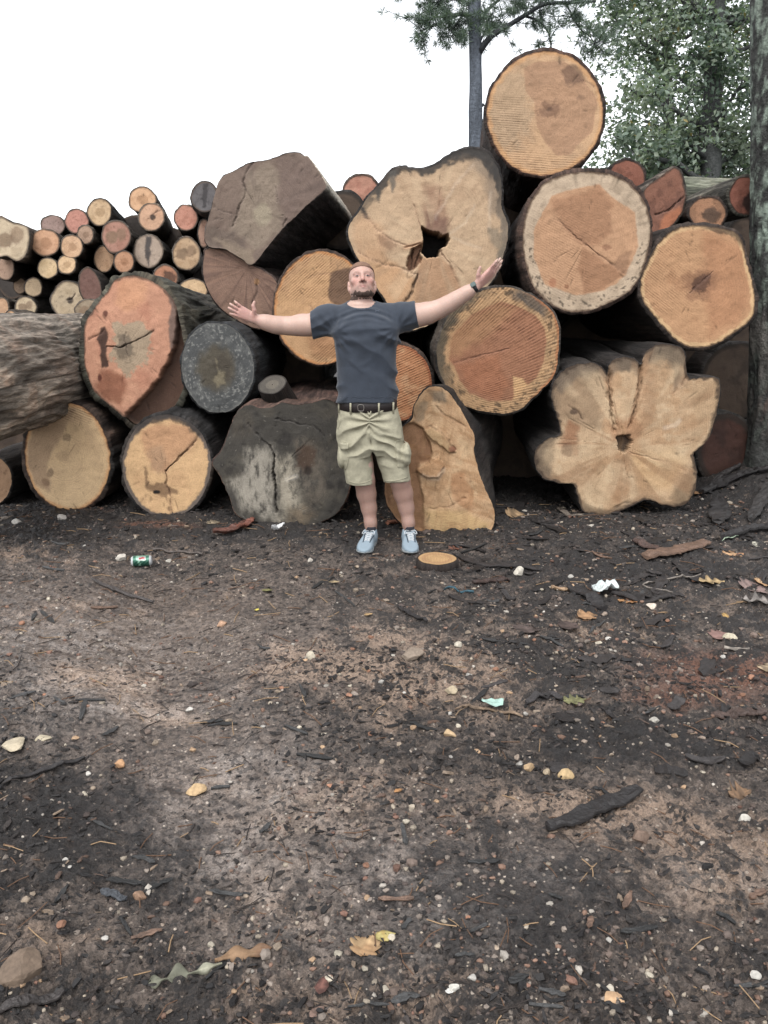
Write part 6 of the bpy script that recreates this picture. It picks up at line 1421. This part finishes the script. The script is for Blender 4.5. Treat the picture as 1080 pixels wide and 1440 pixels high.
ST = [(20, 1056, 34, (206, 190, 160), 'flat cream stone at the left edge of the mud', .35), (60, 1042, 22, (200, 186, 156), 'small flat cream stone beside the larger one at left edge', .35), (167, 1079, 15, (218, 166, 116), 'bright orange-white pebble standing in dark mulch, left', 1.0), (276, 1116, 26, (204, 170, 122), 'tan rounded stone at mid left, beside the wet sheen', .6),
      (382, 812, 0, (0, 0, 0), '', 0), (796, 1095, 22, (208, 176, 124), 'squarish yellow stone, rightmost of three above the sandy patch', .8), (744, 1083, 16, (202, 168, 124), 'orange-tan stone, leftmost of three above the sandy patch', .9), (769, 1088, 12, (184, 164, 134), 'small grey-tan stone, middle of three above the sandy patch', .9),
      (635, 981, 20, (190, 172, 140), 'cream oval stone in the middle, left of the green scrap', .6), (632, 1035, 20, (204, 172, 128), 'tan stone in the middle, below the cream oval one', .6), (1045, 1159, 18, (206, 200, 188), 'whitish upright stone near the right edge', 1.0), (730, 813, 17, (214, 206, 190), 'white stone beside the wood disc and curved bark strip', .7),
      (900, 1186, 24, (132, 108, 92), 'brown stone at right, below the black bark strip', .8), (638, 1408, 14, (222, 218, 206), 'white pebble at the very bottom, right of a twin', .9), (862, 1412, 32, (206, 166, 122), 'flat pinkish-tan stone near the bottom right', .3), (856, 1399, 14, (210, 200, 180), 'small cream stone just above the flat pinkish one', .6), (1060, 1384, 16, (204, 200, 190), 'grey-white stone near the bottom right corner', .7),
      (35, 1382, 60, (126, 106, 88), 'large muddy tan rock at the bottom left', .85), (197, 1266, 18, (158, 124, 98), 'rounded brown pebble next to the dark wood chip, left', .8), (920, 1015, 14, (190, 184, 172), 'grey pebble on the black mulch, right', .7), (1025, 905, 17, (210, 198, 170), 'cream stone near the right edge, by the mauve leaf', .7), (917, 856, 15, (222, 206, 188), 'pale stone left of the yellow leaf', .7), (918, 854, 0, (0, 0, 0), '', 0), (193, 795, 0, (0, 0, 0), '', 0), (640, 1360, 0, (0, 0, 0), '', 0),
      (172, 792, 16, (214, 206, 192), 'white pebble just left of the green can', .6), (238, 791, 9, (210, 204, 190), 'small white pebble just right of the green can', .8), (580, 927, 34, (158, 140, 122), 'half-buried grey-brown stone in the sandy middle', .3), (437, 932, 16, (206, 194, 170), 'cream stone, left of an orange chip, mid ground', .8), (312, 880, 14, (204, 160, 126), 'peach stone lying mid-left of the yard', .7), (918, 742, 0, (0, 0, 0), '', 0), (87, 736, 14, (196, 188, 178), 'pale stone on the ground below the pale tan log', .6), (24, 738, 13, (200, 194, 184), 'pale round stone near the left edge, before the logs', .8),
      (645, 915, 12, (210, 200, 180), 'whitish stone under the dark bark by the disc', .7)]
for px, py, w, c, lab, hr in ST:
    if w: stone(px, py, w, c, lab, None, hr)
r = np.random.default_rng(77); PCOL = [(206, 194, 172), (176, 156, 134), (196, 160, 122), (156, 138, 122), (214, 208, 198), (180, 128, 98), (140, 122, 110)]
for i in range(180):
    px = r.uniform(10, 1070) if i < 120 else np.clip(r.normal(690, 170), 10, 1070); py = 770 + 650*r.random()**.9 if i < 120 else np.clip(r.normal(960, 90), 800, 1300)
    if px < 480 and py < 900 and r.random() < .5: continue
    stone(px, py, r.uniform(5, 11)*(.8+.4*(py-770)/650), tuple(np.array(PCOL[r.integers(7)])*r.uniform(.8, 1.08)), 'small pale pebble pressed into the dark mud', 'small pebbles scattered over the yard', r.uniform(.5, .8), r.uniform(1.0, 1.6))
# --- bark strips, boards and sticks
def strip(pts, w, th, c, label, name='bark_strip', cat='bark', group=None, taper=.5, up=.01, n=30, curl=.25, c2=None):
    g = np.array([gpix(*p) for p in pts]); p = catmull(g, n, False); T_ = np.gradient(p, axis=0); T_ /= np.linalg.norm(T_, axis=1)[:, None]; S_ = np.cross(T_, [0, 0, 1.0]); S_ /= np.linalg.norm(S_, axis=1)[:, None]
    t = np.linspace(-1, 1, n); sd = int(pts[0][0]*3+pts[0][1]); wv = w*(1-taper*np.abs(t)**3.5)*(1+(.2 if n == 30 else .45)*vnoise(t*5, sd, 0, 3)+.10*vnoise(t*17, sd, 0, 4)); p[:, 2] = ground_h(p[:, 0], p[:, 1]); k5 = np.ones(5)/5; p[:, 2] = np.maximum(np.convolve(np.pad(p[:, 2], 2, 'edge'), k5, 'valid'), p[:, 2]-.004)+up
    rows = []
    for i in range(n):
        prof = [(-1, -.2), (-.95, .5), (-.45, .9+.5*vnoise(i*.9, 1, 0, sd)), (.1, 1.0+.5*vnoise(i*.9, 5, 0, sd)), (.6, .8+.5*vnoise(i*.9, 9, 0, sd)), (.97, .4), (1, -.2), (.3, -.9), (-.3, -.9)]
        rows.append(np.array([p[i]+S_[i]*a*wv[i]/2+np.array([0, 0, b*th/2-curl*th*(1-a*a)*0+curl*th*a*a]) for a, b in prof]))
    V = np.vstack(rows); m = 9; F = grid_faces(n, m); j = np.arange(1, m-1); cap = np.concatenate([np.stack([0*j, j+1, j], -1), np.stack([0*j, j, j+1], -1)+(n-1)*m])
    V = V+(.06*w*np.stack([fbm(V[:, 0]*45, V[:, 1]*45, 0, sd+k, 2) for k in range(3)], -1))*np.array([1, 1, .5]); nn = fbm(V[:, 0]*40, V[:, 1]*40, V[:, 2]*40, sd, 3)[:, None]; C = srgb(*c)*(1+.6*nn)
    if c2 is not None: mm = sstep(0, .3, fbm(V[:, 0]*14, V[:, 1]*14, 0, sd, 3))[:, None]; C = C*(1-mm)+srgb(*c2)*mm
    ctr = p.mean(0); o = obj(name, mesh_np(name, V-ctr, [F, cap], M_CHIP, False, col=C), None, ctr); tag(o, label, cat, group)
strip([(640, 783), (675, 797), (710, 803), (760, 805)], .055, .022, (52, 47, 46), 'long curved dark bark strip beside the wood disc')
strip([(770, 1172), (815, 1160), (860, 1138), (898, 1120)], .060, .026, (40, 36, 36), 'black bark strip lying slantwise at right, above the brown stone', up=.016)
strip([(908, 790), (945, 782), (992, 770)], .11, .03, (120, 92, 74), 'brown flat bark slab at right, beside the mound', up=.02, taper=.3)
strip([(890, 768), (920, 777), (960, 776)], .07, .03, (88, 66, 58), 'dark reddish bark slab touching the brown flat slab')
strip([(740, 995), (770, 988), (790, 994)], .035, .014, (62, 58, 58), 'thin grey bark sliver above the green scrap')
strip([(665, 826), (690, 822), (715, 818)], .05, .02, (70, 52, 46), 'dull brown bark strip between wood disc and white stone', name='bark_strip')
strip([(776, 838), (795, 834), (806, 832)], .035, .02, (196, 160, 122), 'short tan wood piece left of the white paper scrap', name='wood_piece', cat='wood')
strip([(800, 830), (830, 848), (848, 862)], .08, .03, (46, 42, 42), 'black bark lump just below the white paper scrap')
strip([(860, 842), (900, 848), (948, 846)], .05, .02, (50, 45, 44), 'dark bark strip right of the orange leaf below the paper')
strip([(143, 1258), (155, 1265), (179, 1274)], .024, .010, (72, 76, 82), 'dark slate-grey wood chip beside the rounded brown pebble', name='wood_chip', cat='wood')
strip([(0, 1432), (40, 1420), (92, 1402)], .026, .016, (66, 60, 58), 'dark stick in the bottom left corner', name='stick', cat='stick')
strip([(5, 1112), (60, 1090), (120, 1072)], .02, .012, (50, 46, 46), 'thin black stick in the mulch at left', name='stick', cat='stick')
strip([(130, 820), (170, 836), (215, 850)], .028, .012, (78, 72, 70), 'grey splinter strip on the mud below the green can', name='stick', cat='stick')
strip([(215, 778), (250, 776), (285, 783)], .022, .012, (110, 100, 94), 'pale curved stick just above and right of the can', name='stick', cat='stick')
strip([(300, 756), (330, 752), (352, 740)], .08, .02, (104, 62, 48), 'flat reddish-brown bark flake before the black stump', up=.02, curl=.8)
strip([(335, 752), (350, 745), (356, 736)], .05, .02, (128, 70, 50), 'upright red bark shard before the black stump', up=.03)
strip([(640, 1000), (690, 1006), (735, 1014)], .018, .008, (140, 116, 92), 'thin tan splinter right of the green scrap', name='stick', cat='stick')
strip([(945, 842), (905, 826), (985, 815)], .012, .01, (140, 130, 120), 'thin pale twig curving on the black mulch at right', name='twig', cat='twig')
strip([(1015, 765), (1050, 752), (1085, 745)], .07, .05, (44, 40, 40), 'thick black stick at the right edge, beside pale-green blade', name='stick', cat='stick', up=.02)
strip([(1055, 740), (1068, 715), (1080, 690)], .09, .03, (56, 52, 50), 'upright grey bark plank leaning on the dark mound at right', up=.03)
strip([(1008, 745), (1012, 725), (1008, 708)], .13, .03, (48, 44, 43), 'broad black bark plate on the mound at right', up=.03)
strip([(985, 700), (1030, 680), (1085, 665)], .10, .05, (42, 38, 38), 'long black root-like bark strip below the tree trunk', up=.03)
strip([(1000, 690), (1020, 672), (1040, 662)], .06, .04, (50, 45, 44), 'short black bark strip against the tree trunk foot', up=.03)
strip([(785, 718), (800, 727), (820, 730)], .05, .02, (120, 108, 96), 'pale grey splinter lying left of the lobed log', name='wood_piece', cat='wood')
strip([(545, 742), (556, 738), (568, 734)], .06, .02, (150, 92, 62), 'small orange bark flake between the man\'s shoes')
strip([(1000, 1012), (1030, 1014), (1075, 1012)], .05, .02, (84, 66, 58), 'dull brown bark strip at right edge of the red clay')
strip([(560, 860), (580, 872), (600, 880)], .03, .015, (50, 46, 46), 'short black bark bit in the middle distance')
r = np.random.default_rng(91)
for i in range(70):
    px = r.uniform(0, 1080); py = 745 + 690*r.random(); a = r.normal()*.5+(-.35 if r.random() < .6 else .6); l = r.uniform(9, 24)*(1+.4*(py-745)/690)
    if 470 < px < 640 and py < 800: continue
    g0 = (px-l*math.cos(a), py-l*math.sin(a)*.5); g1 = (px+l*math.cos(a), py+l*math.sin(a)*.5); ym = gpix(px, py)[1]
    strip([g0, (px, py+r.normal()), g1], r.uniform(.010, .022)*(.5+.22*ym), r.uniform(.006, .012)*(.6+.15*ym), (r.integers(36, 84),)*3 if r.random() < .8 else (120, 92, 74), 'dark bark splinter lying in the mud', 'bark_splinter', 'bark', 'bark splinters scattered over the yard', .6, .004, 7)
r = np.random.default_rng(191)
for i in range(60):
    px = r.uniform(640, 1085); py = 705 + 150*r.random() if i < 45 else 860+250*r.random(); a = r.normal()*.6+(-.4 if r.random() < .6 else .5); l = r.uniform(10, 30)
    if 745 < px < 1000 and py < 728: continue
    g0 = (px-l*math.cos(a), py-l*math.sin(a)*.45); g1 = (px+l*math.cos(a), py+l*math.sin(a)*.45)
    if min(g0[1], g1[1]) < 690: continue
    v = int(r.integers(30, 62)); strip([g0, (px, py+r.normal()*2), g1], r.uniform(.022, .07), r.uniform(.006, .016), (v+3, v-2, v-3), 'black bark chunk on the litter at the right of the yard', 'bark_chunk', 'bark', 'bark chunks heaped at the right', .6, .005, 9, r.uniform(.1, .8))
# --- fallen leaves
def leaf(pts_center, size, rot, c, label, kind='oak', c2=None, group=None, curl=.25, tiltx=0.0):
    g = gpix(*pts_center); zc = g[1]*CP+(CAM_H-g[2])*SP; L = .84*size*zc/FPX; curl = curl*1.5; sd = int(pts_center[0]*5+pts_center[1]); c = tuple(np.array(c)*.9); c2 = tuple(np.array(c)*.72) if c2 is None else c2
    t = np.linspace(0, 1, 25)
    if kind == 'oak': w = .34*np.sin(np.pi*t**.8)**.8*(1+.55*np.sin(t*2*math.pi*3.2+sd)) ; w = np.maximum(w, .02)
    elif kind == 'maple': w = .52*np.sin(np.pi*t**.75)**.7*(1+.45*np.abs(np.sin(t*math.pi*3.5))-.2); w = np.maximum(w, .015)
    elif kind == 'long': w = .12*np.sin(np.pi*t**.9)*(1+.4*np.sin(t*2*math.pi*2.3+sd)); w = np.maximum(w, .012)
    elif kind == 'thin': w = np.maximum(.015, .085*np.sin(np.pi*t**.6)*(1+.95*np.sin(t*2*math.pi*2.6+1.2)))
    else: w = .30*np.sin(np.pi*t**.85)**.9+.01
    w[0] = w[-1] = .012; rows = []
    for i, tt in enumerate(t):
        for u in np.linspace(-1, 1, 7):
            z = curl*(.25*(u*w[i])**2*3 + .18*(tt-.5)**2 + .07*vnoise(tt*5, u*2, 0, sd)) + .03
            rows.append((tt-.5, u*w[i]*(1+.15*vnoise(tt*9, u, 0, sd)), z))
    V = np.array(rows)*L; th = .0012; n7 = 7; F = grid_faces(25, 7, False); Vb = V-np.array([0, 0, th]); F2 = F[:, ::-1]+len(V)
    bd = np.concatenate([np.arange(25)*7, 24*7+np.arange(1, 7), (np.arange(24)[::-1])*7+6, np.arange(1, 6)[::-1]]); k = len(bd); nx = np.roll(bd, -1); F3 = np.stack([bd, nx, nx+len(V), bd+len(V)], -1)
    V = np.vstack([V, Vb]); nn = fbm(V[:, 0]/L*5, V[:, 1]/L*5, 0, sd, 3)[:, None]; C = srgb(*c)*(1+.35*nn)
    if c2 is not None: m = sstep(-.1, .3, fbm(V[:, 0]/L*3, V[:, 1]/L*3, 0, sd+3, 3))[:, None]; C = C*(1-m)+srgb(*c2)*m
    vein = np.exp(-(V[:, 1]/L/.012)**2)[:, None]*.3; C = C*(1+vein)
    V = V@np.array(Matrix.Rotation(tiltx, 3, 'X')).T@rotz(math.radians(rot)).T
    o = obj('fallen_leaf', mesh_np('fallen_leaf', V, [np.vstack([F, F2, F3])], M_DRYLEAF, True, col=C), None, (g[0], g[1], g[2]+.006)); tag(o, label, 'leaf', group)
leaf((345, 1350), 100, 18, (160, 124, 88), 'long curled brown leaf at the bottom left, tip pointing right', 'long', (134, 100, 72), curl=.5, tiltx=.3)
leaf((262, 1380), 120, 20, (128, 128, 108), 'grey-green lobed leaf at the bottom, touching the long brown one', 'thin', (156, 154, 132), curl=.6, tiltx=.5)
leaf((516, 1338), 48, 70, (196, 160, 112), 'pale tan torn leaf at the bottom centre', 'maple', (176, 136, 92), curl=.5)
leaf((541, 1322), 38, 15, (206, 190, 110), 'yellow leaf at the bottom centre, overlapping the pale tan one', 'oval', (186, 160, 84))
leaf((453, 1400), 36, 80, (132, 86, 74), 'small reddish-brown oval leaf near the bottom centre', 'oval')
leaf((446, 1432), 30, 40, (160, 128, 112), 'mauve-brown leaf cut off near the bottom centre', 'oval')
leaf((1040, 1116), 44, 20, (150, 116, 84), 'curled brown leaf near the right edge, above the whitish stone', 'oak', curl=.9, tiltx=.3)
leaf((1000, 824), 42, -8, (222, 188, 130), 'cream-yellow lobed leaf on black mulch, right of the paper scrap', 'oak')
leaf((1030, 783), 40, 12, (214, 168, 120), 'peach lobed leaf below the pale-green blade', 'oak', (190, 140, 96))
leaf((1020, 871), 24, 65, (222, 176, 92), 'small golden oval leaf at right', 'oval', tiltx=.4)
leaf((1013, 900), 36, 20, (160, 122, 112), 'mauve star-shaped leaf at right, below the golden one', 'maple')
leaf((882, 848), 32, -20, (206, 150, 92), 'orange pointed leaf just right of the paper scrap', 'oak', (186, 128, 76))
leaf((826, 873), 34, 10, (190, 144, 98), 'tan-orange leaf below the black bark lump', 'maple')
leaf((740, 888), 38, 60, (110, 94, 88), 'dull grey-brown star leaf below the paper scrap, left one', 'maple')
leaf((800, 888), 34, 30, (104, 86, 80), 'dark brown star leaf below the paper scrap, right one', 'maple')
leaf((1068, 825), 36, 80, (216, 178, 128), 'cream leaf with orange edge at the right frame edge', 'oval', (206, 150, 96), tiltx=.4)
leaf((1058, 830), 44, 30, (170, 142, 134), 'mauve-grey leaf at the right edge, left of the cream one', 'maple', tiltx=.2)
leaf((1062, 852), 46, -20, (186, 176, 168), 'pale silvery curled leaf at the right edge', 'oak', curl=.8)
leaf((1062, 770), 22, 50, (214, 208, 186), 'whitish upright leaf bit at the right edge', 'oval', tiltx=.5)
leaf((725, 728), 34, 30, (190, 154, 110), 'tan star leaf before the dark gap left of the lobed log', 'maple', tiltx=.3)
leaf((973, 700), 30, 20, (214, 164, 110), 'orange-tan leaf under the lower right of the lobed log', 'maple', (176, 110, 70))
leaf((640, 774), 26, 20, (146, 92, 70), 'brown leaf behind the wood disc', 'oak')
leaf((745, 998), 0.1, 0, (0, 0, 0), 'x') if False else None
leaf((808, 992), 40, 8, (150, 148, 96), 'olive-green torn leaf right of the green scrap', 'oak')
leaf((376, 835), 18, 0, (150, 146, 84), 'small olive leaf in the middle distance', 'oval')
leaf((560, 1120), 16, 30, (204, 146, 84), 'tiny orange leaf bit in the centre of the yard', 'oval')
leaf((470, 826), 18, 10, (206, 180, 134), 'small cream leaf in the middle distance, left of a twin', 'oval')
leaf((518, 868), 16, 30, (206, 168, 112), 'small tan leaf in the middle distance, right of a twin', 'oval')
leaf((1078, 945), 34, 60, (206, 178, 140), 'cream leaf cut by the right frame edge beside the red clay', 'oak')
leaf((300, 738), 22, 20, (190, 170, 138), 'pale leaf on the ground before the cracked log', 'maple')
leaf((1035, 920), 40, -10, (186, 174, 160), 'pale curled leaf strip near the right edge', 'long', curl=.7)
# --- grass blade, paper, wrappers, can, wood disc
def paper(px, py, w, rot, c, label, name, kind='paper', seed=0, h=.35):
    g = gpix(px, py); zc = g[1]*CP+(CAM_H-g[2])*SP; L = w*zc/FPX; n = 13; u, v = np.meshgrid(np.linspace(-.5, .5, n), np.linspace(-.5, .5, n), indexing='ij')
    z = h*(.35*np.abs(u+.3*v)+.22*np.abs(v-.2)) + .16*fbm(u*3+seed, v*3, 0, seed+4, 3)*h*2; wv = v*(.75+.25*np.cos(u*5)) + .08*fbm(u*5, v*5, 0, seed, 2)
    V = np.stack([u, wv*.8, z-z.min()+.02], -1).reshape(-1, 3)*L; V2 = V-np.array([0, 0, .0012]); F = grid_faces(n, n, False); bd = np.concatenate([np.arange(n)*n, (n-1)*n+np.arange(1, n), np.arange(n-1)[::-1]*n+n-1, np.arange(1, n-1)[::-1]]); nx = np.roll(bd, -1)
    F = np.vstack([F[:, ::-1], F+len(V), np.stack([bd, bd+len(V), nx+len(V), nx], -1)]); V = np.vstack([V, V2])@rotz(math.radians(rot)).T
    mt = make_flat(name+'_stock', srgb(*c), .6, .12, 60, .1); o = obj(name, mesh_np(name, V, F, mt, False), None, (g[0], g[1], g[2]+.004)); tag(o, label, kind)
paper(850, 836, 44, 65, (222, 232, 230), 'folded white paper scrap on black mulch at right', 'paper_scrap', 'paper', 3, .8)
paper(692, 1002, 30, -12, (176, 214, 200), 'crumpled pale-green wrapper scrap in the middle right', 'wrapper', 'wrapper', 8, .5)
paper(391, 751, 18, 25, (232, 232, 232), 'crumpled white paper bit before the black stump', 'paper_scrap', 'paper', 5, 1.0)
paper(632, 1411, 12, 20, (228, 226, 220), 'thin white flake at the very bottom, left of the white pebble', 'paper_flake', 'paper', 6, .5)
paper(361, 862, 7, 10, (226, 206, 60), 'tiny yellow plastic bit in the middle distance', 'plastic_bit', 'plastic', 2, .5)
strip([(624, 834), (640, 836), (666, 838)], .018, .012, (52, 96, 112), 'thin teal plastic strip below the wood disc', name='plastic_strip', cat='plastic', taper=.2)
strip([(1015, 768), (1032, 762), (1050, 750)], .012, .006, (176, 196, 168), 'pale green grass blade on the mound at right', name='grass_blade', cat='grass', taper=.9, up=.02)
strip([(738, 890), (745, 892), (752, 893)], .0001, .0001, (0, 0, 0), 'x') if False else None
def can():
    g = gpix(200, 799); L, R = .120, .0325; d = np.array([math.cos(.18), math.sin(.18), 0]); base = np.array([g[0], g[1], g[2]+.004]); root = empty('drink_can', base)
    s = np.cross([0, 0, 1.0], d); up = np.array([0, 0, 1.0]); n = 48; th = np.arange(n)*2*math.pi/n
    prof = [(-.060, .0), (-.060, .020), (-.0592, .0245), (-.0605, .0262), (-.058, .0270), (-.048, .0325), (-.03, .0325), (-.01, .0325), (.01, .0325), (.03, .0325), (.047, .0325), (.055, .029), (.0595, .0245), (.0605, .0225), (.057, .020), (.0545, .0)]
    def ringat(xx, rr, dn=True):
        a = th; dent = 1 - (.16*np.exp(-((xx-.012)/.022)**2)*np.exp(-((np.angle(np.exp(1j*(a-2.2))))/.7)**2)); return d*xx + (np.cos(a)*dent*rr)[:, None]*s + (np.sin(a)*dent*rr)[:, None]*up + np.array([0, 0, R])
    body = np.vstack([ringat(x, r) for x, r in prof[5:11]]); xs = np.repeat([p[0] for p in prof[5:11]], n); tt = np.tile(th, 6)
    m, t, b = newmat('green_can_print'); b.inputs['Roughness'].default_value = .3; b.inputs['Metallic'].default_value = .35; cc = attr_(t, 'Col', 'Color'); t.links.new(cc, b.inputs['Base Color'])
    xs2 = np.linspace(-.048, .047, 40); body = np.vstack([ringat(x, .0325) for x in xs2]); X = np.repeat(xs2, n); A = np.tile(th, 40)
    c = np.tile(srgb(60, 116, 96), (len(body), 1)); da = np.angle(np.exp(1j*(A-2.25)))
    wave = .012*np.sin(A*2+.6); li = sstep(.004, .0, np.abs(X+.016-wave*.6)-.006); c = c*(1-li[:, None])+srgb(150, 206, 176)*li[:, None]
    pl = ((np.abs(X-.004) < .022) & (np.abs(da) < .50)); c[pl] = srgb(196, 206, 196)
    rd = ((np.abs(X-.004) < .017) & (np.abs(da+.10*np.sin(X*180)) < .22)); c[rd] = srgb(196, 66, 72)
    dk = (da > .55) & (da < 1.5) & (np.sin(X*260+A*9) > .2); c[dk] = srgb(30, 84, 66); tp = (da < -.6) & (da > -1.0); c[tp] = srgb(132, 204, 172)
    obj('can_body', mesh_np('can_body', body-0*base, [grid_faces(40, n)[:, ::-1]], m, True, col=c), root)
    mal = make_flat('can_aluminium', srgb(206, 208, 208), .3, .08, 60, 0, spec=.6)
    for nm, pr in (('can_base', prof[:6]), ('can_lid', prof[10:])):
        V = np.vstack([ringat(x, max(r, .0005)) for x, r in pr]); obj(nm, mesh_np(nm, V, [grid_faces(len(pr), n)[:, ::-1]], mal, True), root)
    tag(root, 'green drink can lying on its side on the mud at left', 'can')
can()
def disc():
    g = gpix(614, 798); base = np.array([g[0], g[1], g[2]-.015]); root = empty('wood_disc', base); n = 60; th = np.arange(n)*2*math.pi/n; rr = .118*(1+.05*np.array(vnoise(np.cos(th)*2+3, np.sin(th)*2, 0, 6)))
    ring = np.stack([np.cos(th)*rr, np.sin(th)*rr*.95, 0*th], -1); tl = np.array([0, 0, 1.0])
    rows = [ring*1.07+[0, 0, 0], ring*1.09+[0, 0, .03], ring*1.08+[0, 0, .062], ring*1.02+[0, 0, .066], ring*.985+[0, 0, .064]]
    V = np.vstack(rows); V[:, 2] += V[:, 1]*.04; obj('bark', mesh_np('bark', V, [grid_faces(5, n)], M_BARK, True, col=np.tile(srgb(52, 44, 40), (len(V), 1)), uv=np.stack([np.tile(th*.12, 5), np.repeat([0, .03, .06, .07, .075], n)], -1)), root)
    ss = np.linspace(.02, 1, 24); V = np.vstack([ring*.99*s+[0, 0, .066] for s in ss]); V[:, 2] += V[:, 1]*.04; q = np.repeat(ss, n); nz_ = fbm(V[:, 0]*25, V[:, 1]*25, 0, 3, 3)[:, None]
    c = srgb(200, 158, 104)*(1+.25*nz_); c = np.where((q > .86)[:, None], srgb(204, 162, 108), c); c = np.where((q > .96)[:, None], srgb(92, 64, 46), c); c = np.where((np.abs(q-.7) < .1)[:, None], srgb(190, 146, 98), c)
    obj('cut_face', mesh_np('cut_face', V, [grid_faces(24, n)], M_WOOD, True, col=c, uv=V[:, :2], attrs={'ringd': q*.12, 'saw': q*0+.2, 'sawp': V[:, 0]}), root)
    tag(root, 'small sawn wood disc with bark edge on the ground by the man\'s shoe', 'wood disc')
disc()
